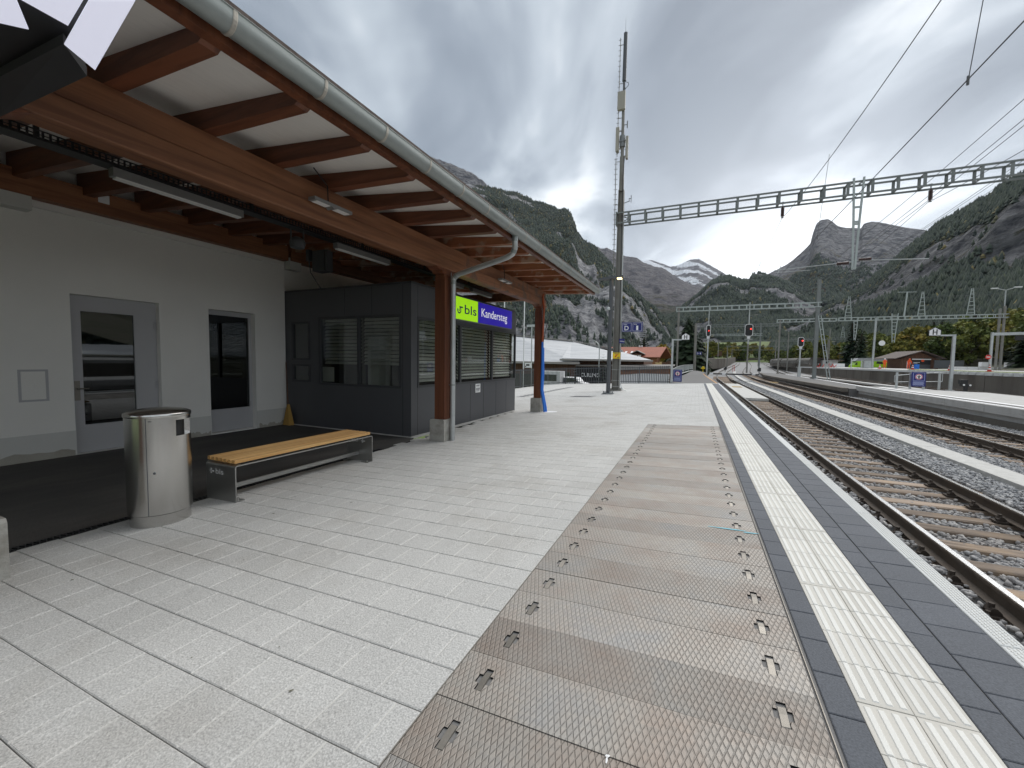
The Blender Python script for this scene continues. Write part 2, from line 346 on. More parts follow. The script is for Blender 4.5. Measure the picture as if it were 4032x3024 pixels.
M['red'] = flat('sign_red', (.55,.03,.02), .5)
M['grey_print'] = flat('print_grey', (.10,.10,.11), .6)
M['pale_print'] = flat('print_pale', (.45,.5,.75), .6)
M['cyan'] = flat('sprayed_marking', (.22,.55,.65), .8)
M['blue_pipe'] = flat('blue_conduit', (.015,.16,.62), .4)
M['orange_cable'] = flat('red_brown_cable', (.38,.08,.025), .5)
M['orange'] = flat('safety_orange', (.85,.10,.02), .7)
M['ochre'] = flat('ochre_kerb', (.46,.27,.13), .8)
M['broom'] = flat('broom_straw', (.40,.24,.06), .9)
M['insulator'] = flat('insulator_brown', (.055,.022,.018), .3)
M['wire'] = flat('overhead_wire', (.10,.105,.11), .5)
M['red_roof'] = mat('red_tiles', (.36,.13,.085), .8, 0, .15, 2, .02, 14, dirt=(.26,.11,.08), dscale=1, damt=.5)
M['grey_roof'] = mat('slate_roof', (.50,.505,.51), .6, 0, .16, 1.4, .0, 14, stretch=(.22,1.5,1.5), dirt=(.33,.34,.36), dscale=1.6, damt=.8)
M['ridge_roof'] = mat('ridge_cap', (.30,.28,.26), .8, 0, .1, 2)
M['brown_roof'] = mat('brown_tiles', (.085,.062,.052), .8, 0, .2, 3, .02, 14)
M['loco_green'] = flat('green_livery', (.30,.55,.012), .4)
M['loco_grey'] = flat('loco_roof', (.30,.31,.32), .5)
M['tarp'] = mat('wagon_tarpaulin', (.17,.16,.145), .85, 0, .25, .6, dirt=(.07,.065,.055), dscale=.5, damt=.7)
M['yellow_pad'] = flat('yellow_slab', (.55,.40,.20), .9)
# glass: clear pane with mirror-like reflection
def glass(name, tint, base):
    m, t, p = newmat(name); t.nodes.remove(p); o = t.nodes['Material Output']
    tr = nd(t, 'ShaderNodeBsdfTransparent'); tr.inputs[0].default_value = (*tint, 1)
    gl = nd(t, 'ShaderNodeBsdfGlossy', Roughness=0.015); gl.inputs[0].default_value = (.9,.93,.95,1)
    fr = nd(t, 'ShaderNodeFresnel', IOR=1.5); mx = t.nodes.new('ShaderNodeMixShader'); bf = t.nodes.new('ShaderNodeNewGeometry').outputs['Backfacing']
    t.links.new(mth('MULTIPLY', mth('MINIMUM', mth('ADD', fr.outputs[0], base, t), 1.0, t), mth('SUBTRACT', 1.0, bf, t), t), mx.inputs[0]); t.links.new(tr.outputs[0], mx.inputs[1]); t.links.new(gl.outputs[0], mx.inputs[2]); t.links.new(mx.outputs[0], o.inputs[0])
    return m
M['glass'] = glass('window_glass', (.86,.88,.86), .10)
M['glass_dark'] = glass('dark_glass', (.10,.12,.11), .04)
# chequer plate: diamond tread as relief plus dirt in the grooves and rust tones per plate
def chequer():
    m, t, p = newmat('chequer_plate')
    geo = t.nodes.new('ShaderNodeNewGeometry').outputs['Position']
    s = t.nodes.new('ShaderNodeSeparateXYZ'); t.links.new(geo, s.inputs[0])
    x, y = s.outputs[0], s.outputs[1]; ca, sa = math.cos(rad(20)), math.sin(rad(20)); P = 0.0245
    def lines(sgn):
        u = mth('DIVIDE', mth('ADD', mth('MULTIPLY', x, ca, t), mth('MULTIPLY', y, sgn*sa, t), t), P, t)
        f = mth('ABSOLUTE', mth('SUBTRACT', mth('FRACT', u, None, t), 0.5, t), None, t)   # 0.5 at a groove
        mr = nd(t, 'ShaderNodeMapRange'); mr.inputs[1].default_value = .33; mr.inputs[2].default_value = .47; t.links.new(f, mr.inputs[0]); return mr.outputs[0]
    g = mth('MAXIMUM', lines(1), lines(-1), t)
    oi = t.nodes.new('ShaderNodeObjectInfo')
    n = nd(t, 'ShaderNodeTexNoise', Scale=2.6, Detail=5.0, Roughness=.6, noise_dimensions='4D'); t.links.new(geo, n.inputs['Vector']); t.links.new(mth('MULTIPLY', oi.outputs['Random'], 9.0, t), n.inputs['W'])
    n2 = nd(t, 'ShaderNodeTexNoise', Scale=24.0, Detail=4.0, Roughness=.7); t.links.new(geo, n2.inputs[0])
    cr = ramp(t, [(.32, (.30,.295,.285)), (.47, (.32,.295,.265)), (.62, (.285,.24,.205)), (.80, (.25,.185,.14))]); t.links.new(mth('ADD', mth('MULTIPLY', n.outputs[0], .8, t), mth('MULTIPLY', n2.outputs[0], .2, t), t), cr.inputs[0])
    v = mth('MULTIPLY', mth('ADD', mth('MULTIPLY', mth('SUBTRACT', n2.outputs[0], .5, t), .7, t), 1.0, t), mth('ADD', mth('MULTIPLY', mth('SUBTRACT', oi.outputs['Random'], .5, t), .34, t), 1.0, t), t)
    wear = mth('MINIMUM', mth('MAXIMUM', mth('MULTIPLY', mth('SUBTRACT', n2.outputs[0], .25, t), 1.7, t), .15, t), 1.0, t); n4 = nd(t, 'ShaderNodeTexNoise', Scale=1.7, Detail=3.0); t.links.new(geo, n4.inputs[0]); wear = mth('MULTIPLY', wear, mth('MINIMUM', mth('MAXIMUM', mth('MULTIPLY', mth('SUBTRACT', n4.outputs[0], .28, t), 3.0, t), .25, t), 1.0, t), t)
    v = mth('MULTIPLY', v, mth('SUBTRACT', 1.0, mth('MULTIPLY', mth('MULTIPLY', g, wear, t), .62, t), t), t)
    mu = nd(t, 'ShaderNodeVectorMath', operation='SCALE'); t.links.new(cr.outputs[0], mu.inputs[0]); t.links.new(v, mu.inputs['Scale']); t.links.new(mu.outputs[0], p.inputs['Base Color'])
    p.inputs['Metallic'].default_value = .25; p.inputs['Roughness'].default_value = .55
    bp = nd(t, 'ShaderNodeBump', Strength=.8, Distance=.003); t.links.new(mth('SUBTRACT', 1.0, g, t), bp.inputs['Height']); t.links.new(bp.outputs[0], p.inputs['Normal'])
    return m
M['chequer'] = chequer()
M['handle_steel'] = mat('worn_handle', (.27,.25,.22), .5, .6, .15, 30, rnd=.2)
# ballast and stones: colour from the per-stone attribute
def attr_mat(name, lo, hi, rough=.85, mid=None, var=.0, vscale=.5, attr='tint'):
    m, t, p = newmat(name)
    at = nd(t, 'ShaderNodeAttribute', attribute_name=attr)
    cr = ramp(t, [(0.0, lo)] + ([(0.5, mid)] if mid else []) + [(1.0, hi)]); t.links.new(at.outputs['Fac'], cr.inputs[0])
    cur = cr.outputs[0]
    if var:
        n = nd(t, 'ShaderNodeTexNoise', Scale=vscale, Detail=5.0); t.links.new(t.nodes.new('ShaderNodeNewGeometry').outputs['Position'], n.inputs[0])
        mu = nd(t, 'ShaderNodeVectorMath', operation='SCALE'); t.links.new(cur, mu.inputs[0]); t.links.new(mth('ADD', mth('MULTIPLY', mth('SUBTRACT', n.outputs[0], .5, t), 2*var, t), 1.0, t), mu.inputs['Scale']); cur = mu.outputs[0]
    t.links.new(cur, p.inputs['Base Color']); p.inputs['Roughness'].default_value = rough
    return m
def stone_mat(name, lo, hi, rough, mid, var, vscale):
    m = attr_mat(name, lo, hi, rough, mid, var, vscale); t = m.node_tree; p = t.nodes['Principled BSDF']; src = p.inputs['Base Color'].links[0].from_socket
    g = t.nodes.new('ShaderNodeNewGeometry').outputs['Position']; s = t.nodes.new('ShaderNodeSeparateXYZ'); t.links.new(g, s.inputs[0])
    n = nd(t, 'ShaderNodeTexNoise', Scale=.9, Detail=4.0); t.links.new(g, n.inputs[0])
    def near(x0, wd):      # brake dust and rust around the rails of a track
        mr = nd(t, 'ShaderNodeMapRange'); mr.inputs[1].default_value = wd; mr.inputs[2].default_value = wd*.35; t.links.new(mth('ABSOLUTE', mth('SUBTRACT', s.outputs[0], x0, t), None, t), mr.inputs[0]); return mr.outputs[0]
    f = mth('MAXIMUM', near(3.247, 1.5), near(7.83, 1.6), t); f = mth('MULTIPLY', f, mth('ADD', mth('MULTIPLY', n.outputs[0], .9, t), -.2, t), t)
    mi = nd(t, 'ShaderNodeMix', data_type='RGBA'); t.links.new(f, mi.inputs[0]); t.links.new(src, mi.inputs[6]); mi.inputs[7].default_value = (.20,.15,.11,1); t.links.new(mi.outputs[2], p.inputs['Base Color']); return m
M['stone'] = stone_mat('ballast_stone', (.17,.175,.185), (.62,.60,.57), .85, mid=(.36,.36,.365), var=.3, vscale=30)
M['ballast'] = mat('ballast_bed', (.27,.27,.27), .95, 0, .35, 9, .03, 26, dirt=(.20,.175,.15), dscale=1.0, damt=.45)
M['gravel_pale'] = mat('pale_gravel', (.54,.53,.50), .95, 0, .2, 9, .02, 40)
M['grass'] = mat('meadow_grass', (.10,.145,.035), .95, 0, .3, .15, 0, 1, dirt=(.16,.15,.05), dscale=.05, damt=.6)
M['earth'] = mat('rough_ground', (.13,.12,.085), .95, 0, .3, .3, dirt=(.07,.09,.03), dscale=.2, damt=.7)
# ------------------------------------------------------------------ the platform: tilts 4.15 % away from the track
SL, XE = 0.0415, 1.54
def pz(x): return SL*(x-XE)
TILT = -math.atan(SL)
# body of the platform (joint level) in its own tilted space: local x = X - XE
P_END = 31.9
mb = MB(); 
def lx(x): return x-XE
mb.prism([(lx(-5.16),-4.0),(lx(1.535),-4.0),(lx(1.535),P_END),(lx(-2.0),32.2),(lx(-4.0),32.9),(lx(-6.5),33.3),(lx(-9.6),32.5),(lx(-11.0),30.0),(lx(-11.3),25.0),(lx(-11.3),12.3),(lx(-5.40),12.3),(lx(-5.16),6.9)], (0,0,-.75), (1,0,0), (0,1,0), (0,0,.75-.0085))
me = mb.mesh('platform', M['joint'])
platform = bpy.data.objects.new('platform', me); col.objects.link(platform); tag(platform, kind='structure')
platform.location = (XE, 0, 0); platform.rotation_euler = (0, TILT, 0)
platform['label'] = 'station platform paved in grey slabs with a pale tactile strip along the track'
TS = .045
def tint_attr(me, vals):
    a = me.attributes.new('tint', 'FLOAT', 'POINT'); a.data.foreach_set('value', np.asarray(vals, dtype=np.float32))
def pieces(name, rects, material, limit=300, b=.004, d=.003, drop=.0, seen=None):
    """rects: (x0,y0,x1,y1) in world plan. The nearest `limit` become objects sharing mesh data, the rest one mesh."""
    rects = sorted(rects, key=lambda r: (max(r[1], 0.3) if r[3] > .4 else 90) + .12*abs((r[0]+r[2])/2+1.2))
    cache = {}
    for r in rects[:limit]:
        key = (round(r[2]-r[0], 3), round(r[3]-r[1], 3))
        if key not in cache:
            q = MB().slab(-key[0]/2, -key[1]/2, key[0]/2, key[1]/2, 0, TS, b, d); cache[key] = q.mesh(name, material)
        o = inst(name, cache[key], platform, (lx((r[0]+r[2])/2), (r[1]+r[3])/2, drop + random.uniform(-.0012, .0012)), (random.uniform(-.0016,.0016), random.uniform(-.0016,.0016), 0))
    rest = rects[limit:]
    if rest:
        q = MB(); tv = []
        for r in rest:
            n0 = len(q.v); q.slab(lx(r[0]), r[1], lx(r[2]), r[3], drop + random.uniform(-.0012, .0012), TS, b, d); tv += [random.uniform(-1, 1)]*(len(q.v)-n0)
        me = q.mesh(name, material); tint_attr(me, tv)
        o = bpy.data.objects.new(name, me); col.objects.link(o); o.parent = platform; o['kind'] = 'stuff'
def outline_ok(x, y):
    if y < 12.34 and x < -5.16 - .04*max(0, y-6.0): return False
    if y < 32.2:
        xl = -11.2
        if y > 25: xl = np.interp(y, [25, 30, 32.4], [-11.2, -10.9, -9.6])
        return x > xl
    return False
# grey slabs: rows 0.255 deep, running bond of 0.26
rects = []
CH = (-7.78, 18.1, 27.4)              # drainage channel far on the left
GR = (-5.24, 18.66, -4.47, 19.22)     # grating
row = -6; PIT = .255; W_ = .26
while True:
    y0 = .84 + row*PIT; y1 = y0+PIT
    if y0 > 31.7: break
    plates = y0 < 10.27
    xr = -1.005 if plates else .535
    off = 0 if row % 2 == 0 else .13
    k = 0; x1 = xr
    while x1 > -11.2:
        x0 = (xr - off) - W_*k if k or off else xr - W_
        if off and k == 0: x0 = xr - off
        elif off: x0 = xr - off - W_*k
        else: x0 = xr - W_*(k+1)
        xm, ym = (x0+x1)/2, (y0+y1)/2
        if outline_ok(xm, ym) and not (abs(xm-CH[0]) < .15 and CH[1] < ym < CH[2]) and not (GR[0]-.1 < xm < GR[2]+.1 and GR[1]-.1 < ym < GR[3]+.1):
            rects.append((x0+.0021, y0+.0022, x1-.0021, y1-.0022))
        x1 = x0; k += 1
    row += 1
pieces('paver', rects, M['paver'], 300, .005, .0035)
q = MB()
for r_ in range(-6, 60):
    y0 = .84+r_*PIT
    if y0 < 13: q.box(lx(-5.15), y0+.0035, -.03, lx(-1.008 if y0 < 10.27 else .533), y0+PIT-.0035, -.0026)
o = q.build('sand_fill', M['sand']); o.parent = platform; o['kind'] = 'stuff'
# dark slabs either side of the pale strip
def strip(x0, x1, ystart, yend, step, gx=.0015, gy=.0018):
    r = []; y = ystart
    while y < yend:
        r.append((x0+gx, y+gy, x1-gx, min(y+step, yend)-gy)); y += step
    return r
pieces('dark_slab', strip(.545,.668,.205-.255*3,31.6,.2555) + strip(1.052,1.178,.205-.255*2,31.6,.2555) + strip(1.182,1.432,.075-.255,31.6,.2555), M['dark_tile'], 300)
# white slabs with raised ribs
mb = MB(); mb.slab(-.0945,-.1262,.0945,.1262,-.0018,TS,.002,.0012); tm = mb.mesh('tactile_slab', M['white_tile'])
def rib_mesh(y0, y1):
    q = MB()
    for xr_ in (-.0665, -.0215, .0235, .0685):
        wd = .0125
        q.add([(xr_-wd,y0,-.002),(xr_+wd,y0,-.002),(xr_+wd,y1,-.002),(xr_-wd,y1,-.002),(xr_-wd+.004,y0+.004,.0018),(xr_+wd-.004,y0+.004,.0018),(xr_+wd-.004,y1-.004,.0018),(xr_-wd+.004,y1-.004,.0018)],
              [(4,5,6,7),(0,1,5,4),(1,2,6,5),(2,3,7,6),(3,0,4,7)])
    return q.mesh('rib', M['white_rib'])
RIB = {0: rib_mesh(-.108, .1262), 1: rib_mesh(-.1262, .1262), 2: rib_mesh(-.1262, .1262), 3: rib_mesh(-.1262, .108)}
k = 0; y = 2.11-.2555*8; cnt = 0; far = []
while y < 31.55:
    ph = k % 4
    for xc in (.7645, .9560):
        if y < 12.0:
            o = inst('tactile_slab', tm, platform, (lx(xc), y+.1277, random.uniform(-.001,.001)))
            inst('rib', RIB[ph], o)
        else: far.append((xc-.0945, y+.0015, xc+.0945, y+.254))
    y += .2555; k += 1
pieces('tactile_slab', far, M['white_tile'], 0, drop=-.0018)
q = MB()
for r in far:
    for xr_ in (-.0665, -.0215, .0235, .0685):
        xc = (r[0]+r[2])/2+xr_; q.box(lx(xc-.011), r[1]+.004, -.006, lx(xc+.011), r[3]-.004, .0008)
o = q.build('rib', M['white_rib']); o.parent = platform; o['kind'] = 'stuff'
# pale edge stones with studs
mb = MB(); mb.slab(0,-.4975,.104,.4975,.0,.16,.004,.004); em = mb.mesh('edge_stone', M['edge'])
q = MB()
for i in range(5):
    for j in range(42):
        cxx, cyy = .022+i*.0165, -.48+j*.0234 + (.0117 if i % 2 else 0); h = .0038
        q.add([(cxx-.0038,cyy-.0075,0),(cxx+.0038,cyy-.0075,0),(cxx+.0038,cyy+.0075,0),(cxx-.0038,cyy+.0075,0),(cxx-.0018,cyy-.005,-.0+h),(cxx+.0018,cyy-.005,h),(cxx+.0018,cyy+.005,h),(cxx-.0018,cyy+.005,h)], [(4,5,6,7),(0,1,5,4),(1,2,6,5),(2,3,7,6),(3,0,4,7)])
studs = q.mesh('stud_field', M['white_rib'])
for i in range(33):
    o = inst('edge_stone', em, platform, (lx(1.436), -.7+i*1.0, 0))
    if i < 9: inst('stud_field', studs, o)
# steel cover plates over the pit, each with two lifting handles
PY0 = 1.15; PP = .3045
hx, hy = [-.036,-.0185,.0185,.036], [-.068,-.026,.026,.068]
def plate_mesh():
    q = MB(); X0, X1, Y0, Y1 = -.758, .758, -.1508, .1508
    xs = [X0] + [c+d for c in (-.602, .617) for d in hx] + [X1]; ys = [Y0]+hy+[Y1]
    def hole(i, j):
        for c0 in (1, 5):
            if i == c0+1 and 1 <= j <= 3: return True
            if i in (c0, c0+2) and j == 2: return True
        return False
    idx = {}
    def vid(i, j, z):
        kk = (i, j, z)
        if kk not in idx: idx[kk] = len(q.v); q.v.append((xs[i], ys[j], z))
        return idx[kk]
    def face(vs, m): q.f.append(tuple(vs)); q.m.append(m)
    D = -.028
    for i in range(len(xs)-1):
        for j in range(len(ys)-1):
            if not hole(i, j): face((vid(i,j,0),vid(i+1,j,0),vid(i+1,j+1,0),vid(i,j+1,0)), 0)
            else:
                face((vid(i,j,D),vid(i+1,j,D),vid(i+1,j+1,D),vid(i,j+1,D)), 1)
                for (a, b, ni, nj) in (((i,j),(i+1,j),i,j-1),((i+1,j),(i+1,j+1),i+1,j),((i+1,j+1),(i,j+1),i,j+1),((i,j+1),(i,j),i-1,j)):
                    if not hole(ni, nj): face((vid(*a,0),vid(*b,0),vid(*b,D),vid(*a,D))[::-1], 1)
    n = len(q.v); q.v += [(X0,Y0,-.03),(X1,Y0,-.03),(X1,Y1,-.03),(X0,Y1,-.03),(X0,Y0,0),(X1,Y0,0),(X1,Y1,0),(X0,Y1,0)]
    for a, b in ((0,1),(1,2),(2,3),(3,0)): face((n+a,n+b,n+4+b,n+4+a), 0)
    return q.mesh('cover_plate', [M['chequer'], M['void']])
pm = plate_mesh()
q = MB(); q.prism([(-.064,-.006),(-.060,-.002),(.0,.003),(.046,-.001),(.054,-.008),(.0,-.008)], (-.0145,0,-.001), (0,1,0), (0,0,1), (.029,0,0)); hm = q.mesh('lifting_handle', M['handle_steel'])
for i in range(-3, 30):
    o = inst('cover_plate', pm, platform, (lx(-.24), PY0+PP*(i+.5)-.0, random.uniform(-.002,.001)), (random.uniform(-.003,.003), random.uniform(-.0008,.0008), 0))
    for xh in (-.602, .617): inst('lifting_handle', hm, o, (xh, 0, 0), (random.uniform(-.05,.05), random.uniform(-.1,.1), 0))
# steel frame rails along the pit
q = MB(); q.box(lx(-1.0035),-.3,-.03,lx(-.9995),10.29,.001); q.box(lx(.527),-.3,-.03,lx(.531),10.29,.001)
q.box(lx(-1.0),10.288,-.03,lx(.53),10.294,.001); o = q.build('pit_frame', M['handle_steel']); o.parent = platform
# sprayed marks and a scrap of paint on the plates
def blot(cx_, cy_, ax, ay, rot, n=18, seed=1):
    rr = random.Random(seed); vs = []
    for i in range(n):
        t = 2*math.pi*i/n; k = rr.uniform(.75, 1.15); u, v = ax*k*math.cos(t), ay*k*math.sin(t)
        vs.append((lx(cx_+u*math.cos(rot)-v*math.sin(rot)), cy_+u*math.sin(rot)+v*math.cos(rot), .0042))
    return vs
q = MB()
for a in ((.33,1.17,.055,.018,.1,3),(.41,1.155,.03,.010,.0,4),(.30,3.93,.15,.011,-.02,5),(.47,3.90,.06,.010,.05,6)): vs = blot(*a[:5], seed=a[5]); q.add(vs, [tuple(range(len(vs)))])
o = q.build('sprayed_mark', M['cyan']); o.parent = platform
q = MB(); vs = blot(-.245,1.452,.010,.006,.4,seed=9); q.add(vs, [tuple(range(len(vs)))]); vs = blot(-.245,1.435,.004,.014,.1,seed=10); q.add(vs, [tuple(range(len(vs)))]); o = q.build('paint_scrap', M['white']); o.parent = platform
# small litter and leaf bits on the slabs
q = MB()
for a in [(-1.62,1.21,.012,.005,.9),(-4.0,1.30,.012,.006,.2),(-3.9,2.75,.02,.009,.3),(-3.4,3.3,.015,.008,.5),(-4.2,3.6,.012,.008,.4)] + [(random.uniform(-4.7,-3.6), random.uniform(2.6,5.2), random.uniform(.004,.010), random.uniform(.003,.006), random.random()*3) for _ in range(16)] + [(random.uniform(-4.9,-1.2), random.uniform(.8,7.5), random.uniform(.004,.009), random.uniform(.002,.005), random.random()*3) for _ in range(22)]:
    vs = blot(*a, n=7, seed=int(abs(a[0]*1000))); q.add(vs, [tuple(range(7))])
o = q.build('leaf_litter', M['earth']); o.parent = platform; o['kind'] = 'stuff'
# slot drain at the asphalt, grating, channel, round covers
q = MB(); q.box(lx(-5.285),-4,-.06,lx(-5.165),5.82,-.03); o = q.build('drain_channel', M['void']); o.parent = platform
q = MB()
y = -.4
while y < 5.80:
    q.bar((lx(-5.28),y,-.004),(lx(-5.17),y+.03,-.004),.010,.012); q.bar((lx(-5.28),y+.03,-.005),(lx(-5.17),y,-.005),.008,.010); y += .042
q.box(lx(-5.288),-.4,-.03,lx(-5.278),5.82,.0); q.box(lx(-5.172),-.4,-.03,lx(-5.163),5.82,.0)
o = q.build('drain_grate', M['black']); o.parent = platform
q = MB(); q.box(lx(GR[0]),GR[1],-.05,lx(GR[2]),GR[3],-.012)
for i in range(14): x = GR[0]+.02+i*(GR[2]-GR[0]-.04)/13; q.box(lx(x-.008),GR[1]+.01,-.012,lx(x+.008),GR[3]-.01,.0)
o = q.build('floor_grating', M['steel_grey']); o.parent = platform
q = MB(); q.box(lx(CH[0]-.07),CH[1],-.03,lx(CH[0]+.07),CH[2],-.002); o = q.build('channel_drain', M['steel_grey']); o.parent = platform
q = MB(); q.cyl((lx(-4.28),6.95,-.02),(lx(-4.28),6.95,.0015),.19,24); o = q.build('pipe_cover', M['concrete_pale']); o.parent = platform
q = MB(); q.cyl((lx(-4.20),12.36,-.02),(lx(-4.20),12.36,.0025),.22,24); o = q.build('round_cover', M['white']); o.parent = platform
q = MB(); q.box(lx(1.10),31.55,-.05,lx(1.54),31.9,.0); q.box(lx(-2.0),31.72,-.05,lx(1.10),31.86,.004); o = q.build('end_kerb', M['edge']); o.parent = platform
# asphalt floor under the roof
q = MB(); q.prism([(-9.3,-4),(-5.285,-4),(-5.285,5.82),(-5.165,5.82),(-5.165,6.3),(-5.40,6.975),(-9.3,6.975)], (0,0,-.6), (1,0,0), (0,1,0), (0,0,.6-.292)); tag(q.build('asphalt_floor', M['asphalt']), kind='structure')
# lower ground, track bed, ramp beyond the platform end, island platform, yard
q = MB(); q.prism([(1.54,-6),(22.5,-6),(22.5,60),(1.54,60)], (0,0,-1.2), (1,0,0), (0,1,0), (0,0,.395)); tag(q.build('track_bed', M['ballast']), kind='structure')
OXY = [55,65,77,90,106,131,159,195,250,320,420,600]; OXX = [0,.3,.8,1.45,2.6,5.2,8.4,12.3,17.4,23.5,31,45]
def ox(y): return float(np.interp(y, OXY, OXX)) if y > 55 else 0.0
def gz(y):
    if y < 70: return 0.0
    return .016*(y-70)**2/120 if y < 130 else .48+.016*(y-130)
def sheet(name, xs, ys, zf, material, kind='structure'):
    v = [(x if not callable(x) else x(y), y, zf(i, y)) for y in ys for i, x in enumerate(xs)]; n = len(xs)
    f = [(j*n+i, j*n+i+1, (j+1)*n+i+1, (j+1)*n+i) for j in range(len(ys)-1) for i in range(n-1)]
    me = bpy.data.meshes.new(name); me.from_pydata(v, [], f); me.materials.append(material); me.update()
    o = bpy.data.objects.new(name, me); col.objects.link(o); tag(o, kind=kind); return o
ysf = list(range(60, 130, 5)) + list(range(130, 430, 10))
sheet('far_track_bed', [lambda y: 1.0+ox(y)*.98, lambda y: 12+ox(y), lambda y: 24+ox(y)*.9], ysf, lambda i, y: gz(y)-.79, M['ballast'])
# ramp from the platform end down towards the track
q = MB(); q.prism([(-1.75,31.9),(1.40,31.9),(1.30,38),(1.05,50),(.9,64),(1.6,70),(.3,88),(-.6,88),(-1.2,60),(-1.75,45)], (0,0,-1.0), (1,0,0), (0,1,0), (0,0,.90)); tag(q.build('asphalt_ramp', M['asphalt_grey']), kind='structure')
q = MB(); q.prism([(1.42,32.0),(1.56,32.0),(1.46,38),(1.2,50),(1.05,64),(.92,64),(1.06,50),(1.31,38)], (0,0,-.8), (1,0,0), (0,1,0), (0,0,.712)); tag(q.build('ramp_kerb', M['ochre']), kind='structure')
# island platform: new part 0.55 m high, old part lower beyond it
q = MB(); q.prism([(10.1,5),(14.6,5),(14.6,31.0),(12.6,32.6),(11.2,34.8),(10.1,34.8)], (0,0,-.8), (1,0,0), (0,1,0), (0,0,.8)); island = tag(q.build('island_platform', M['concrete_pale']), kind='structure')
isl = []
for i in range(11):
    q = MB(); q.box(9.98, 5.02+i*2.72, -.30, 10.095, 5.0+(i+1)*2.72, -.004); o = q.build('edge_block', M['concrete_pale'], island)
q = MB(); q.box(10.02,5,-.78,10.09,34.8,-.50); q.build('stained_footing', M['concrete_dark'], island)
q = MB(); q.box(10.14,5,.0,10.32,34.8,.004); q.box(10.75,5,.0,11.0,34.0,.004); q.build('white_line', M['white'], island)
q = MB(); q.box(10.35,5,.0,10.70,34.3,.003); q.build('dark_band', M['asphalt_grey'], island)
q = MB(); q.prism([(9.6,34.8),(11.2,34.8),(12.0,50),(12.9,77),(12.4,86),(10.9,86),(9.3,68),(9.3,50)], (0,0,-.8), (1,0,0), (0,1,0), (0,0,.60)); old = tag(q.build('old_platform', M['asphalt_grey']), kind='structure')
q = MB(); q.bar((9.40,34.9,-.30),(9.10,50,-.30),.35,.26); q.bar((9.10,50,-.30),(9.12,68,-.30),.35,.26); q.bar((9.12,68,-.3),(10.7,86,-.3),.35,.26); q.build('edge_wall', M['concrete_dark'], old)
q = MB(); q.bar((11.35,34.9,-.19),(12.15,50,-.19),.25,.02); q.bar((12.15,50,-.19),(13.05,77,-.19),.25,.02); q.build('white_line', M['white'], old)
# walkway strip between tracks one and two, and between tracks three and four
walk = thing('cable_duct_walkway', 'long pale concrete duct strip in the gravel between the two nearest tracks', 'walkway', (5.5,0,-.7))
q = MB(); q.slab(-.27,-.97,.27,.97,0,.12,.01,.006); wm = q.mesh('duct_cover', M['gravel_pale'])
for i in range(26): inst('duct_cover', wm, walk, (random.uniform(-.01,.01), 3+i*1.96, .05+random.uniform(-.004,.004)))
q = MB(); 
for a, b in zip(list(range(54, 110, 8)), list(range(62, 118, 8))): q.bar((5.45+ox(a), a, -.66+gz(a)), (5.45+ox(b), b, -.66+gz(b)), .5, .06)
q.build('far_covers', M['concrete_pale'], walk)
walk2 = thing('cable_duct_walkway', 'pale duct strip beside the far tracks below the retaining wall', 'walkway', (17.2,0,-.7))
q = MB(); q.box(16.9,30,-.75,17.7,100,-.50); q.build('duct_cover', M['concrete_pale'], walk2)
# yard level with its retaining wall
q = MB(); q.prism([(22.52,-6),(60,-6),(120,60),(120,150),(24,150),(22.52,140)], (0,0,-1), (1,0,0), (0,1,0), (0,0,1.95)); tag(q.build('loading_yard', M['concrete_pale']), kind='structure')
rw = thing('retaining_wall', 'long stained dark concrete wall below the loading yard', 'wall', (22.5,60,-.7))
y = 8.0; k = 0
while y < 142:
    q = MB(); q.box(22.36+random.uniform(-.012,.012), y+.02, -.9, 22.515, y+4.98, .70); o = q.build('wall_panel', M['concrete_dark'], rw); y += 5; k += 1
q = MB(); y = 22
while y < 62:
    q.box(22.30, y, .702, 22.70, y+.62, .985); y += 1.15
q.build('kerb_block', M['edge'], rw)
q = MB(); q.box(22.30,62,.702,22.55,142,.86); q.build('coping', M['edge'], rw)
gs = MB(); gs.prism([(23.5,44),(27,44),(30,60),(33,92),(24,66)], (0,0,.95), (1,0,0), (0,1,0), (0,0,.012)); tag(gs.build('grass_verge', M['grass']), kind='structure')
# land
def land_z(x, y): return -4.0
q = MB(); q.prism([(-14000,-4000),(1.5,-4000),(1.5,-6),(1.5,60),(2.0,70),(10,160),(20,260),(60,14000),(-14000,14000)], (0,0,-6), (1,0,0), (0,1,0), (0,0,2.6)); tag(q.build('valley_floor', M['grass']), kind='structure')
q = MB(); q.prism([(1.5,-4000),(14000,-4000),(14000,14000),(60,14000),(20,260),(10,160),(2,70),(1.5,-6)], (0,0,-6), (1,0,0), (0,1,0), (0,0,4.6)); tag(q.build('ground', M['earth']), kind='structure')
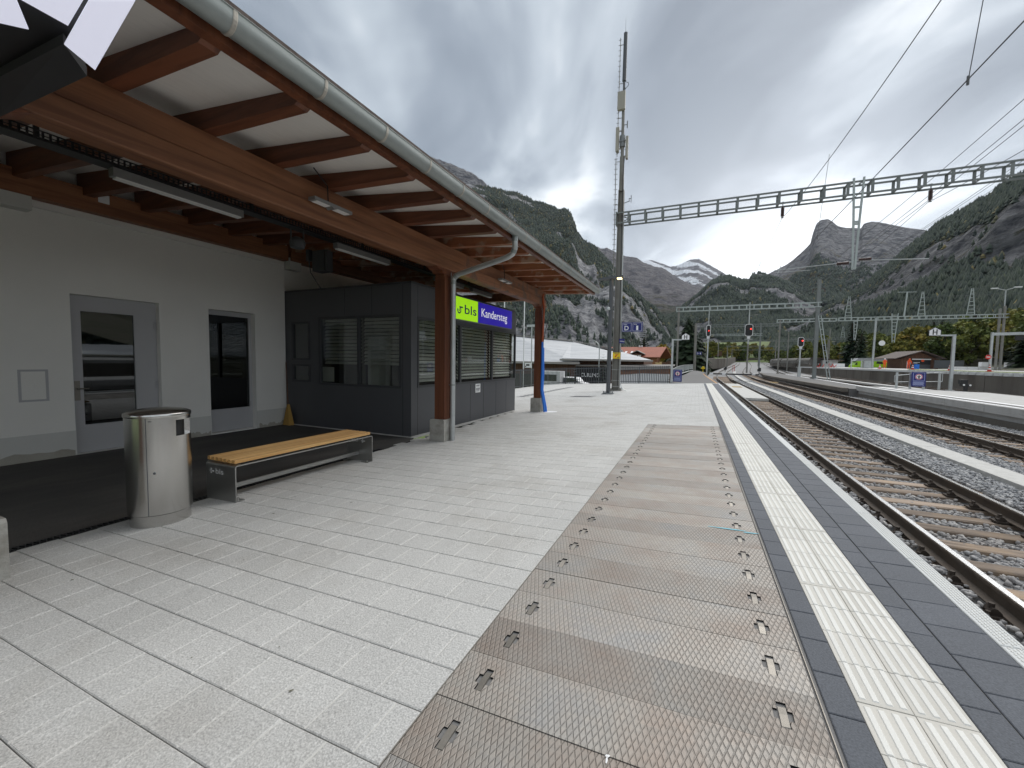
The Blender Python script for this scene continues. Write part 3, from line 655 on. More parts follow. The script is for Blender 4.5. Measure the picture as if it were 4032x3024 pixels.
# ------------------------------------------------------------------ station building: white wall with a door and a window
def wall_holes(q, axis, c0, c1, u0, u1, z0, z1, holes):
    """wall slab between c0..c1 on the given axis ('x' or 'y'), spanning u and z, with rectangular holes (u0,z0,u1,z1)"""
    us = sorted({u0, u1, *[h[0] for h in holes], *[h[2] for h in holes]}); zs = sorted({z0, z1, *[h[1] for h in holes], *[h[3] for h in holes]})
    def hole(i, j):
        if i < 0 or j < 0 or i >= len(us)-1 or j >= len(zs)-1: return True
        um, zm = (us[i]+us[i+1])/2, (zs[j]+zs[j+1])/2
        return any(h[0] < um < h[2] and h[1] < zm < h[3] for h in holes)
    P = (lambda c, u, z: (c, u, z)) if axis == 'x' else (lambda c, u, z: (u, c, z))
    for i in range(len(us)-1):
        for j in range(len(zs)-1):
            if hole(i, j): continue
            a, b, e, f = us[i], us[i+1], zs[j], zs[j+1]
            for c in (c0, c1): q.add([P(c,a,e),P(c,b,e),P(c,b,f),P(c,a,f)], [(0,1,2,3)])
            for (ni, nj, s, t) in ((i-1,j,(a,e),(a,f)),(i+1,j,(b,e),(b,f)),(i,j-1,(a,e),(b,e)),(i,j+1,(a,f),(b,f))):
                if hole(ni, nj): q.add([P(c0,*s),P(c1,*s),P(c1,*t),P(c0,*t)], [(0,1,2,3)])
bld = thing('station_building', 'white plastered station wall with a glazed door and a tall window under the canopy', 'building', (-9.3,3,-.29))
q = MB(); wall_holes(q, 'x', -9.3, -9.62, -6, 6.96, -.6, 3.78, [(3.15,-.29,4.36,2.36),(5.22,-.27,6.20,2.36)]); q.build('wall', M['plaster'], bld)
q = MB(); q.box(-9.62,6.66,-.6,-13.5,6.955,3.9); q.box(-13.5,6.955,-.6,-13.2,14,4.3); q.box(-9.62,6.96,2.9,-10.6,7.3,4.3); q.build('side_wall', M['plaster'], bld)
q = MB(); q.box(-9.62,-6,3.78,-9.36,7.2,4.32); q.build('upper_wall', M['plaster'], bld)
q = MB()
for a, b in ((-6,3.15),(4.36,5.22),(6.20,6.96)): q.box(-9.297,a,-.29,-9.288,b,.12)
q.build('skirting', M['plinth'], bld)
q = MB()
def damp(y0, y1, h, seed):
    rr = random.Random(seed); n = 44; ph = [rr.random()*6.28 for _ in range(4)]; top = [(y0+(y1-y0)*i/n, -.29+h*max(.2,.62+.22*math.sin(i*.33+ph[0])+.12*math.sin(i*.9+ph[1])+.07*math.sin(i*1.9+ph[2])+.05*rr.random())) for i in range(n+1)]
    vs = [(-9.286,y,z) for y, z in top] + [(-9.286,y1,-.29),(-9.286,y0,-.29)]; q.add(vs, [tuple(range(len(vs)))[::-1]])
for a_ in ((-.5,3.13,.20,4),(4.40,5.2,.17,6),(6.25,6.95,.16,8)): q = MB(); damp(a_[0], a_[1], a_[2]*.75, a_[3]); q.build('damp_stain', M['damp'], bld)
q = MB(); q.box(-9.298,-13,3.60,-9.235,6.9,3.698); q.build('cornice', M['plaster'], bld)
dr = MB(); wall_holes(dr, 'x', -9.42, -9.48, 3.15, 4.36, -.285, 2.36, [(3.31,.18,4.02,2.10)]); door = dr.build('door', M['frame_grey'], bld)
q = MB(); q.box(-9.455,3.31,.18,-9.447,4.02,2.10); q.build('pane', M['glass_dark'], door)
q = MB(); q.box(-9.418,3.195,.60,-9.412,3.265,.93); q.cyl((-9.412,3.23,.80),(-9.36,3.23,.80),.011,8); q.cyl((-9.365,3.225,.80),(-9.365,3.36,.80),.011,8); q.build('handle', M['handle_steel'], door)
for z in (1.86,.75,-.12): q = MB(); q.cyl((-9.40,4.335,z),(-9.40,4.335,z+.14),.016,8); q.build('hinge', M['frame_grey'], door)
q = MB(); wall_holes(q, 'x', -9.424, -9.432, 3.17, 4.30, -.27, 2.30, [(3.182,-.262,4.288,2.288)]); q.build('door_gap', M['void'], door)
wd = MB(); wall_holes(wd, 'x', -9.44, -9.50, 5.22, 6.20, -.265, 2.36, [(5.24,.22,6.14,2.26)]); win = wd.build('window', M['frame_grey'], bld)
q = MB(); q.box(-9.475,5.24,.22,-9.467,6.14,2.26); q.build('pane', M['glass_dark'], win)
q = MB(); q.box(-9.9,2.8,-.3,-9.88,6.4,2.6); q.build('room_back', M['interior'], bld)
q = MB(); wall_holes(q, 'x', -9.294, -9.300, 2.545, 2.865, .635, 1.13, [(2.575,.665,2.835,1.10)]); h = q.build('hatch', M['frame_grey'], bld)
q = MB(); q.box(-9.302,2.58,.67,-9.296,2.83,1.095); q.cyl((-9.296,2.625,.885),(-9.287,2.625,.885),.014,10); q.build('hatch_door', M['plaster'], h)
q = MB(); q.box(-9.298,2.40,3.50,-9.08,2.72,3.81); q.build('beam_bearing', M['plinth'], bld); q = MB(); q.box(-9.298,6.965,3.52,-9.10,7.28,3.80); q.build('beam_bearing', M['plinth'], bld)
q = MB(); q.box(-9.60,6.965,2.6,-9.42,12.5,3.78); q.build('set_back_wall', M['plaster'], bld)
q = MB(); q.box(-9.296,3.46,3.88,-9.05,3.60,4.02); tag(q.build('junction_box', M['white']), 'small white junction box fixed high on the wall beam', 'junction box')

# ------------------------------------------------------------------ canopy
can = thing('platform_canopy', 'timber platform canopy with red-brown rafters, white ceiling boards and a zinc gutter', 'canopy', (-4.6,3,0))
def ceil_z(x): return 3.675+(-3.3-x)*.103
Y0R, Y1R = -13.0, 13.35
q = MB(); q.prism([(-3.07,ceil_z(-3.07)),(-9.7,ceil_z(-9.7)),(-9.7,ceil_z(-9.7)+.10),(-3.07,ceil_z(-3.07)+.10)], (0,Y0R,0), (1,0,0), (0,0,1), (0,Y1R-Y0R,0)); q.build('ceiling_board', M['ceiling'], can)
q = MB(); q.prism([(-2.98,ceil_z(-2.98)+.103),(-10.4,ceil_z(-10.4)+.103),(-10.4,ceil_z(-10.4)+.16),(-2.98,ceil_z(-2.98)+.15)], (0,Y0R-.05,0), (1,0,0), (0,0,1), (0,Y1R-Y0R+.12,0)); q.build('roof_covering', M['brown_roof'], can)
prof = [(-3.30,ceil_z(-3.30)-.002),(-3.185,ceil_z(-3.185)-.002),(-3.178,3.60),(-3.19,3.565),(-3.225,3.545),(-3.28,3.548),(-4.5,3.602),(-9.25,3.94),(-9.25,ceil_z(-9.25)-.002)]
rm = MB().prism(prof, (0,-.065,0), (1,0,0), (0,0,1), (0,.13,0)).mesh('rafter', M['rafter'])
rmw = MB().prism(prof, (0,-.065,0), (1,0,0), (0,0,1), (0,.13,0)).mesh('rafter', M['rafter_weathered'])
for k in range(-18, 16):
    yc = 1.855+.745*k; o = inst('rafter', rmw if k >= 7 else rm, can, (4.6,yc-3,0))
q = MB(); q.box(-3.175,Y0R,3.555,-3.085,Y1R,ceil_z(-3.085)-.004); q.build('fascia', M['post_wood'], can)
for (y0, y1, m) in ((Y0R, 7.6, 'beam'), (7.602, 12.62, 'beam_weathered')):
    q = MB(); q.prism([(-4.74,3.142),(-4.512,3.142),(-4.50,3.154),(-4.50,3.338),(-4.514,3.352),(-4.74,3.352)], (0,y0,0), (1,0,0), (0,0,1), (0,y1-y0,0)); q.build('beam', M[m], can)
    q = MB(); q.box(-4.735,y0,3.3525,-4.522,y1,3.598); q.build('beam', M[m], can)
q = MB(); q.box(-9.30,Y0R,3.70,-9.06,6.9,4.05); q.build('wall_beam', M['beam'], can)
q = MB(); q.box(-9.30,6.98,3.72,-9.06,12.6,4.05); q.build('wall_beam', M['beam'], can)
q = MB(); q.box(-9.0,12.42,3.35,-4.75,12.60,3.62); q.build('cross_beam', M['beam_weathered'], can)
# gutter
q = MB(); n = 12; pts = []
for i in range(n+1):
    t = math.pi + math.pi*i/n; pts.append((-3.005+.082*math.cos(t), 3.672+.092*math.sin(t)))
outer = [( -3.087,3.71)] + pts + [(-2.922,3.70),(-2.914,3.708),(-2.922,3.716),(-2.93,3.708)]
inner = [(x, z+.004) for x, z in reversed(pts[1:-1])] + [(-3.083,3.71)]
for (ya, yb) in ((Y0R,13.42),):
    a = [(x, ya, z) for x, z in outer]; b = [(x, yb, z) for x, z in outer]; m_ = len(outer); q.add(a+b, [(i,i+1,m_+i+1,m_+i) for i in range(m_-1)])
    q.add([(x,yb,z) for x, z in pts], [tuple(range(len(pts)))])
gut = q.build('gutter', M['zinc'], can, smooth=True)
qb = MB(); a0 = [(-3.005+.0845*math.cos(math.pi+math.pi*i/n), 3.672+.0945*math.sin(math.pi+math.pi*i/n)) for i in range(n+1)] + [(-2.918,3.715)]
m_ = len(a0); qb.add([(x,-.016,z) for x, z in a0]+[(x,.016,z) for x, z in a0]+[(x*1+.002 if x > -3.0 else x-.002,-.010,z-.003) for x, z in a0]+[(x*1+.002 if x > -3.0 else x-.002,.010,z-.003) for x, z in a0], [(i,i+1,2*m_+i+1,2*m_+i) for i in range(m_-1)]+[(2*m_+i,2*m_+i+1,3*m_+i+1,3*m_+i) for i in range(m_-1)]+[(3*m_+i,3*m_+i+1,m_+i+1,m_+i) for i in range(m_-1)])
bm_ = qb.mesh('seam', M['solder'])
for k in range(-6, 16):
    o = inst('seam', bm_, gut, (4.6, 1.86+.745*k-3, 0))
# posts with concrete feet
for y in (-10.92, -4.97, 0.975, 6.90, 12.36):
    z0 = pz(-4.65)
    q = MB(); q.box(-4.735,y-.12,.185,-4.505,y+.12,2.99); p = q.build('post', M['post_wood'], can)
    q = MB(); q.prism([(-.40,0),(.40,0),(.30,-.045),(.22,-.05),(.20,-.095),(.12,-.10),(-.12,-.10),(-.20,-.095),(-.22,-.05),(-.30,-.045)], (-4.735,y,3.138), (0,1,0), (0,0,1), (.23,0,0)); q.box(-4.72,y-.125,2.95,-4.52,y+.125,3.04); q.build('bracket', M['post_wood'], p)
    q = MB(); q.prism([(-4.82,z0-.06),(-4.48,z0-.05),(-4.48,.16),(-4.50,.188),(-4.80,.188),(-4.82,.16)], (0,y-.165,0), (1,0,0), (0,0,1), (0,.33,0)); q.build('foot', M['concrete'], p)
q = MB(); path = [(-3.03,6.78,3.60),(-3.03,6.78,3.47),(-3.035,6.80,3.38),(-3.09,6.82,3.30),(-3.20,6.84,3.255),(-3.35,6.86,3.225),(-4.28,6.93,3.045),(-4.37,6.94,3.02),(-4.41,6.945,2.97),(-4.42,6.95,2.90),(-4.42,6.95,pz(-4.42)-.01)]
q.tube(path, .050, 14); dp = q.build('downpipe', M['galv'], can, smooth=True)
for (a, b) in (((-3.03,6.78,3.60),(-3.03,6.78,3.50)),((-3.045,6.80,3.375),(-3.075,6.815,3.32)),((-4.33,6.935,3.03),(-4.385,6.942,2.998)),((-4.42,6.95,2.93),(-4.42,6.95,2.86)),((-4.42,6.95,.86),(-4.42,6.95,.89))): q = MB(); q.cyl(a, b, .055, 14); q.build('pipe_joint', M['zinc'], dp)
q = MB(); q.cyl((-3.03,6.78,3.59),(-3.03,6.78,3.64),.05,14,r2=.075); q.build('pipe_funnel', M['zinc'], dp)
q = MB(); q.bar((-4.42,6.95,.875),(-4.60,6.95,.875),.03,.006); q.build('pipe_clip', M['zinc'], dp)
# conduit on the nearer post, cables and blue pipe on the far post
q = MB(); q.cyl((-4.497,6.99,-.1),(-4.497,6.99,3.1),.012,8)
for z in (.85,1.55,2.25,2.95): q.box(-4.51,6.965,z,-4.482,7.015,z+.03)
tag(q.build('cable_conduit', M['steel_grey']), 'thin grey cable conduit clipped to the canopy post behind the downpipe', 'conduit')
q = MB(); q.tube([(-4.49,12.30,1.98),(-4.47,12.28,1.2),(-4.48,12.27,.45),(-4.44,12.27,.25),(-4.38,12.26,-.05),(-4.36,12.26,pz(-4.36))], .038, 10); q.tube([(-4.48,12.38,1.80),(-4.46,12.37,1.0),(-4.47,12.35,.45),(-4.40,12.34,.15),(-4.34,12.33,-.1),(-4.32,12.32,pz(-4.32))], .032, 10)
tag(q.build('blue_conduit_pipe', M['blue_pipe'], smooth=True), 'pair of bright blue conduit pipes up the far canopy post', 'pipe')
q = MB(); q.tube([(-4.49,12.30,1.95),(-4.46,12.27,2.5),(-4.44,12.27,3.0),(-4.50,12.30,3.35),(-4.52,12.4,3.5)], .030, 8); q.tube([(-4.49,12.35,1.8),(-4.47,12.32,2.6),(-4.46,12.32,3.1),(-4.52,12.4,3.4)], .022, 8)
tag(q.build('brown_cable', M['orange_cable'], smooth=True), 'thick red-brown cables rising above the blue pipes to the beam', 'cable')
q = MB(); q.tube([(-4.48,12.33,1.9),(-4.38,12.3,2.4),(-4.25,12.3,2.85),(-4.30,12.3,3.15),(-4.42,12.3,3.33)], .009, 6); tag(q.build('loose_cable', M['black'], smooth=True), 'thin black cable looping loosely off the far canopy post', 'cable')

# ------------------------------------------------------------------ cable tray and lights under the roof
tray = thing('cable_tray', 'long black perforated cable tray hung under the canopy', 'cable tray', (-6.3,4,3.6))
q = MB(); TX0, TX1 = -6.42, -6.22
q.box(TX0,-4,3.565,TX1,12.3,3.569)
q.build('tray_floor', M['black'], tray)
q = MB()
for x in (TX0, TX1):
    q.box(x-.002,-4,3.565,x+.002,12.3,3.580); q.box(x-.002,-4,3.612,x+.002,12.3,3.622); q.box(x-.002,-4,3.650,x+.002,12.3,3.665)
    y = -.3
    while y < 12.2: q.box(x-.002,y,3.580,x+.002,y+.02,3.650); y += .055
q.build('tray_side', M['black'], tray)
q = MB(); q.tube([(-6.36,-4,3.59),(-6.35,2,3.6),(-6.34,6,3.595),(-6.36,12.2,3.59)], .022, 6); q.tube([(-6.30,-4,3.585),(-6.29,5,3.588),(-6.31,12.2,3.585)], .017, 6); q.build('cable', M['black'], tray)
q = MB()
for y in (.4,1.95,4.2,6.5,8.6,10.8): q.box(-6.335,y-.02,3.62,-6.305,y+.02,3.98)
q.build('tray_hanger', M['black'], tray)
def tube_lamp(y0, y1, label, x=-6.30):
    t = thing('ceiling_lamp', label, 'lamp', (x,(y0+y1)/2,3.44), 'strip lamps under the cable tray')
    q = MB(); q.box(x-.055,y0,3.455,x+.055,y1,3.555); q.build('housing', M['lamp_grey'], t)
    q = MB(); q.box(x-.044,y0+.03,3.436,x+.044,y1-.03,3.4545); q.build('diffuser', M['diffuser'], t)
tube_lamp(2.53,4.03,'grey strip lamp nearest the camera, above the glazed door'); tube_lamp(5.78,7.25,'grey strip lamp above the bench end, in front of the kiosk'); tube_lamp(9.0,10.4,'grey strip lamp over the kiosk roof behind the downpipe'); tube_lamp(10.9,12.2,'grey strip lamp farthest along the tray, over the kiosk name sign')
def beam_lamp(y, label):
    t = thing('beam_lamp', label, 'lamp', (-4.4,y,3.3), 'flat lamps hung on the main beam')
    q = MB(); q.prism([(-.30,3.365),(.30,3.365),(.30,3.325),(.04,3.325),(0,3.30),(-.04,3.325),(-.30,3.325)], (-4.46,y,0), (0,1,0), (0,0,1), (.115,0,0)); q.build('housing', M['lamp_grey'], t)
    q = MB(); q.box(-4.45,y-.26,3.319,-4.355,y-.06,3.3245); q.box(-4.45,y+.06,3.319,-4.355,y+.26,3.3245); q.build('diffuser', M['diffuser'], t)
    q = MB(); q.tube([(-4.40,y-.05,3.36),(-4.40,y-.06,3.58),(-4.36,y-.30,3.70)], .008, 6); q.build('cable', M['black'], t)
beam_lamp(3.98,'flat grey lamp hung on the nearer half of the main beam'); beam_lamp(9.3,'flat grey lamp hung on the weathered half of the main beam beyond the downpipe')
q = MB(); c_ = Vector((-6.3,4.97,3.33)); q.lathe([(.02,-.10),(.11,-.08),(.13,.0),(.11,.06),(.05,.10)], c_, 16); q.bar((-6.3,4.85,3.34),(-6.3,4.85,3.57),.03,.01); q.bar((-6.3,5.09,3.34),(-6.3,5.09,3.57),.03,.01)
tag(q.build('loudspeaker', M['post_dark'], smooth=True), 'round dark loudspeaker hanging from the cable tray between two strip lamps', 'loudspeaker')
q = MB(); q.box(-7.9,6.6,3.30,-7.55,6.85,3.75); q.box(-8.1,6.6,3.55,-8.02,6.7,3.8); q.tube([(-8.06,6.65,3.55),(-8.05,6.68,3.3),(-8.0,6.9,2.98)], .012, 6); q.box(-7.5,6.6,3.28,-7.44,6.7,3.74)
tag(q.build('wall_cabinet', M['post_dark']), 'dark cabinet and cables hanging in the shade above the kiosk', 'cabinet')

# black lamp box with white panels, top left
def quad_slab(q, pts, th):
    p = [Vector(a) for a in pts]; n = (p[1]-p[0]).cross(p[2]-p[0]).normalized()*th
    q.add(p+[a+n for a in p], [(0,1,2,3)[::-1],(4,5,6,7),(0,1,5,4),(1,2,6,5),(2,3,7,6),(3,0,4,7)])
sb = thing('hanging_sign_box', 'tilted black box with pale illuminated panels hung at the canopy edge, top left', 'sign', (-3.2,1.1,2.9))
q = MB(); A, B_, C_, D_ = Vector((-4.42,1.19,2.99)), Vector((-3.10,1.16,2.90)), Vector((-2.89,1.00,2.90)), Vector((-4.25,1.03,3.02))
up = Vector((.0,.0,.05)); q.add([A,B_,C_,D_,A+up,B_+up,C_+up,D_+up], [(0,1,2,3),(7,6,5,4),(4,5,1,0),(5,6,2,1),(6,7,3,2),(7,4,0,3)]); q.build('casing', M['blackbox'], sb)
q = MB(); quad_slab(q, [(-2.985,1.150,2.90),(-2.885,1.0,2.90),(-2.44,.930,2.905),(-2.255,1.01,2.905)], -.006); q.build('light_panel', M['white_lit'], sb)
q = MB(); quad_slab(q, [(-2.71,.955,2.902),(-2.70,.80,2.90),(-2.45,.76,2.90),(-2.46,.918,2.903)], -.006); q.build('light_panel', M['white_lit'], sb)
q = MB(); quad_slab(q, [(-2.91,.89,2.90),(-2.99,.81,2.90),(-2.9,.70,2.90),(-2.72,.80,2.90)], -.006); q.build('light_panel', M['white_lit'], sb)
q = MB(); q.add([(-4.6,.98,3.10),(-2.92,1.12,2.99),(-2.66,1.02,3.0),(-2.95,.55,3.02),(-4.6,.98,3.5),(-2.92,1.12,3.5),(-2.66,1.02,3.5),(-2.95,.55,3.5)], [(3,2,1,0),(4,5,6,7),(0,1,5,4),(1,2,6,5),(2,3,7,6),(3,0,4,7)]); q.build('backing', M['blackbox'], sb)

# ------------------------------------------------------------------ kiosk
KX0, KX1, KY0, KY1, KZ1 = -9.45, -5.47, 6.98, 12.34, 2.95
ks = thing('kiosk', 'flat-roofed anthracite panelled kiosk with long windows and venetian blinds', 'kiosk', (-5.47,6.98,-.29))
nw = [(-8.17,.74,-5.73,2.33),(-9.10,1.31,-8.46,2.24),(-9.10,.78,-8.46,1.22)]; fw = [(7.19,.755,12.42,2.29)]
q = MB(); wall_holes(q, 'y', KY0, KY0+.10, KX0, KX1, -.32, KZ1, nw); q.build('end_wall', M['kiosk'], ks)
q = MB(); wall_holes(q, 'x', KX1, KX1-.10, KY0+.101, KY1, -.32, KZ1, fw); q.build('front_wall', M['kiosk'], ks)
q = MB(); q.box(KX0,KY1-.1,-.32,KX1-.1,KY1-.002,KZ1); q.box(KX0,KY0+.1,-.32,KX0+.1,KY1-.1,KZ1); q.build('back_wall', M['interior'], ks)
q = MB(); q.box(KX0-.02,KY0-.015,KZ1,KX1+.015,KY1+.015,KZ1+.05); q.build('roof', M['kiosk_frame'], ks)
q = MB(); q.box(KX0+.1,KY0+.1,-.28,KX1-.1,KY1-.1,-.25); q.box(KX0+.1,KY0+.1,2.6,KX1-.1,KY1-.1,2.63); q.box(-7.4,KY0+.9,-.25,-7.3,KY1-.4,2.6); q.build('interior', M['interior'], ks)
q = MB()
for x in (-7.34,-6.54): q.box(x-.004,KY0-.0015,2.36,x+.004,KY0+.001,KZ1)
for x in (-5.69,): q.box(x-.004,KY0-.0015,-.29,x+.004,KY0+.001,KZ1)
for y in (8.2,9.47,10.21,11.0,11.72): q.box(KX1-.001,y-.004,-.29,KX1+.0015,y+.004,.73)
for y in (7.20,): q.box(KX1-.001,y-.004,-.29,KX1+.0015,y+.004,.75); q.box(KX1-.001,y-.004,2.3,KX1+.0015,y+.004,KZ1)
for y in (8.2,9.9,12.1): q.box(KX1-.001,y-.004,2.34,KX1+.0015,y+.004,KZ1)
q.build('panel_joint', M['void'], ks)
q = MB(); q.box(KX0,KY0-.03,-.32,KX1+.03,KY0,-.275); q.box(KX1,KY0,-.32,KX1+.03,KY1,-.27); q.build('base_trim', M['concrete_pale'], ks)
def kwin(axis, c, u0, z0, u1, z1, mulls, name='window', sgn=1):
    """window frame + panes (sub-parts) in a kiosk wall; blinds behind"""
    q = MB(); f = .05; us = [u0]+[m for m in mulls]+[u1]
    holes = []
    for i in range(len(us)-1):
        a = us[i]+(f if i == 0 else f*.7); b = us[i+1]-(f if i == len(us)-2 else f*.7); holes.append((a, z0+f, b, z1-f))
    wall_holes(q, axis, c+.012*sgn, c-.05*sgn, u0+.001, u1-.001, z0+.001, z1-.001, holes)
    wn = q.build(name, M['kiosk_frame'], ks)
    for h in holes:
        q = MB(); 
        if axis == 'x': q.box(c-.034*sgn, h[0], h[1], c-.028*sgn, h[2], h[3])
        else: q.box(h[0], c-.034*sgn, h[1], h[2], c-.028*sgn, h[3])
        q.build('pane', M['glass'], wn)
    return wn, holes
w1, h1 = kwin('x', KX1, 7.19, .755, 12.42, 2.29, [8.95, 10.72])
w2, h2 = kwin('y', KY0, -8.17, .74, -5.73, 2.33, [-6.93], sgn=-1)
kwin('y', KY0, -9.10, 1.31, -8.46, 2.24, [], sgn=-1); kwin('y', KY0, -9.10, .78, -8.46, 1.22, [], sgn=-1)
sl = MB().box(-.035,-.5,-.004,.035,.5,.004).mesh('blind_slat', M['blind'])
for h in h1:
    z = h[3]-.03
    while z > h[1]+.02:
        inst('blind_slat', sl, w1, (KX1-.135+5.47, (h[0]+h[2])/2-6.98, z+.29), (0, rad(58), 0), (1, h[2]-h[0]-.03, 1)); z -= .082
for i, h in enumerate(h2):
    z = h[3]-.03
    while z > (1.25 if i == 0 else h[1]+.45):
        inst('blind_slat', sl, w2, ((h[0]+h[2])/2+5.47, .135, z+.29), (0, rad(58), rad(-90)), (1, h[2]-h[0]-.03, 1)); z -= .082
q = MB(); q.box(-8.4,7.25,.8,-8.0,7.27,1.15); q.box(-7.25,7.6,.3,-6.9,8.0,1.9); q.build('office_cupboard', M['plinth'], ks)
nt_ = thing('notice_plate', 'small white notice plate screwed to the kiosk front below the windows', 'notice', (-5.465,9.86,.6))
q = MB(); q.box(-5.468,9.73,.485,-5.458,10.0,.725); q.build('plate', M['white'], nt_)
q = MB()
for z, a, b in ((.685,.04,.23),(.665,.04,.2),(.60,.03,.24),(.58,.03,.24),(.56,.03,.22),(.53,.05,.2)): q.box(-5.4585,9.73+a,z-.006,-5.4565,9.73+b,z+.006)
q.build('lettering', M['grey_print'], nt_)
# name sign standing on the kiosk front
sg = thing('station_sign', 'green and blue illuminated sign reading bls Kandersteg on the kiosk front', 'sign', (-5.4,10.2,2.4))
q = MB(); q.box(-5.466,8.02,2.355,-5.345,11.82,2.93); q.build('casing', M['steel_grey'], sg)
q = MB(); q.box(-5.347,8.04,2.375,-5.339,9.60,2.915); q.build('green_panel', M['green'], sg)
q = MB(); q.box(-5.347,9.64,2.375,-5.339,11.80,2.915); q.build('blue_panel', M['sign_blue'], sg)
q = MB(); put_text(q, 'Kandersteg', (-5.3375,9.80,2.555), (0,1,0), (0,0,1), (1,0,0), .225, 1.64, .008); q.build('lettering', M['sign_white'], sg)
q = MB(); put_text(q, 'bls', (-5.3375,8.92,2.535), (0,1,0), (0,0,1), (1,0,0), .225, .60, .006)
def arc(q, cy_, cz_, r, t0, t1, wd, n=20):
    vs = []
    for i in range(n+1):
        t = t0+(t1-t0)*i/n
        for rr in (r-wd/2, r+wd/2): vs.append((-5.3360, cy_+rr*math.cos(t), cz_+rr*math.sin(t)))
    q.add(vs, [(2*i,2*i+2,2*i+3,2*i+1) for i in range(n)])
arc(q, 8.66, 2.60, .075, rad(-200), rad(80), .035); q.box(-5.3375,8.67,2.655,-5.3355,8.83,2.69); arc(q, 8.40, 2.60, .075, rad(100), rad(380), .035); q.box(-5.3375,8.25,2.655,-5.3355,8.40,2.69)
arc(q, 8.66, 2.60, .022, 0, 2*math.pi, .016)
q.build('logo', M['logo_blue'], sg)

# ------------------------------------------------------------------ litter bin
BX, BY = -4.822, 2.222
bn = thing('litter_bin', 'tall round brushed stainless steel litter bin with a domed lid beside the bench', 'litter bin', (BX,BY,pz(BX)))
bz = pz(BX)
q = MB(); q.lathe([(.232,0),(.236,.003),(.236,.115),(.229,.122)], (BX,BY,bz), 48); q.build('base', M['stainless'], bn, smooth=True)
q = MB(); n = 64; R0 = .252; z0, zA, zB, z1 = bz+.124, bz+.865, bz+1.02, bz+1.055
def inhole(t):
    d = math.degrees(t) % 360
    return 4 <= d < 78
zs = [z0, zA, zB, z1]
vs = [(BX+R0*math.cos(2*math.pi*k/n), BY+R0*math.sin(2*math.pi*k/n), z) for z in zs for k in range(n)]
q.add(vs, [(i*n+k, i*n+(k+1)%n, (i+1)*n+(k+1)%n, (i+1)*n+k) for i in range(3) for k in range(n) if not (i == 1 and inhole(2*math.pi*(k+.5)/n))])
bd = q.build('body', M['stainless'], bn, smooth=True)
q = MB(); q.lathe([(.20,z0-bz),(.20,z1-bz-.01)], (BX,BY,bz), 32); q.build('liner', M['black'], bn)
q = MB()
for (da, db) in ((4,4),(78,78)): 
    t = rad(da); q.add([(BX+.2*math.cos(t),BY+.2*math.sin(t),zA),(BX+R0*math.cos(t),BY+R0*math.sin(t),zA),(BX+R0*math.cos(t),BY+R0*math.sin(t),zB),(BX+.2*math.cos(t),BY+.2*math.sin(t),zB)], [(0,1,2,3)])
for z in (zA, zB):
    for k in range(10):
        a, b = rad(4+7.4*k), rad(4+7.4*(k+1)); q.add([(BX+r_*math.cos(t),BY+r_*math.sin(t),z) for r_, t in ((.2,a),(R0,a),(R0,b),(.2,b))], [(0,1,2,3)])
q.build('throw_slot', M['stainless'], bn)
q = MB(); q.lathe([(.250,1.050),(.257,1.052),(.259,1.058),(.259,1.082),(.253,1.090),(.20,1.110),(.12,1.124),(.04,1.130),(.001,1.131)], (BX,BY,bz), 48); q.build('lid', M['stainless'], bn, smooth=True)
q = MB(); t = rad(-46); q.bar((BX+.2525*math.cos(t),BY+.2525*math.sin(t),z0),(BX+.2525*math.cos(t),BY+.2525*math.sin(t),z1),.005,.004); t = rad(-34); c0 = Vector((BX+.25*math.cos(t),BY+.25*math.sin(t),bz+.53)); q.cyl(c0, c0+Vector((math.cos(t),math.sin(t),0))*.006, .011, 12); q.bar((BX+.253*math.cos(rad(-42)),BY+.253*math.sin(rad(-42)),bz+1.022),(BX+.253*math.cos(rad(-36)),BY+.253*math.sin(rad(-36)),bz+1.022),.002,.008); q.build('door_lock', M['post_dark'], bn)

# ------------------------------------------------------------------ bench
be = thing('bench', 'backless bench of pale timber slats on folded grey steel ends', 'bench', (-4.92,3.9,-.27))
X0, X1, YA, YB, ZT, ZF = -5.165, -4.635, 2.83, 4.95, .160, -.262
q = MB()
def bench_end(y, s):
    th = .012
    zl, zr = pz(X0)+.002, pz(X1)+.002
    q.prism([(X0,zl),(X1,zr),(X1,ZT-.03),(X0,ZT-.03)], (0,y,0), (1,0,0), (0,0,1), (0,th*s,0))
    # bend on the top and the foot turned inwards
    for i in range(4):
        a0, a1 = math.pi/2*i/4, math.pi/2*(i+1)/4
        y0, zz0 = y+s*.03*(1-math.cos(a0)), ZT-.03+.03*math.sin(a0); y1, zz1 = y+s*.03*(1-math.cos(a1)), ZT-.03+.03*math.sin(a1)
        yi0, zi0 = y+s*(.03-.018*math.cos(a0)), ZT-.03+.018*math.sin(a0); yi1, zi1 = y+s*(.03-.018*math.cos(a1)), ZT-.03+.018*math.sin(a1)
        v = [(x,a,b) for x in (X0,X1) for a, b in ((y0,zz0),(y1,zz1),(yi1,zi1),(yi0,zi0))]; q.add(v, [(0,1,5,4),(3,2,6,7)[::-1],(0,3,2,1),(4,5,6,7)])
    q.prism([(X1-.14,pz(X1-.14)+.002),(X1+.0,zr),(X1,zr+.01),(X1-.14,pz(X1-.14)+.012)], (0,y+s*th,0), (1,0,0), (0,0,1), (0,.09*s,0))
    q.prism([(X0,zl),(X0+.14,pz(X0+.14)+.002),(X0+.14,pz(X0+.14)+.012),(X0,zl+.01)], (0,y+s*th,0), (1,0,0), (0,0,1), (0,.09*s,0))
bench_end(YA, 1); q.build('end_plate', M['bench_steel'], be); q = MB(); bench_end(YB, -1); q.build('end_plate', M['bench_steel'], be)
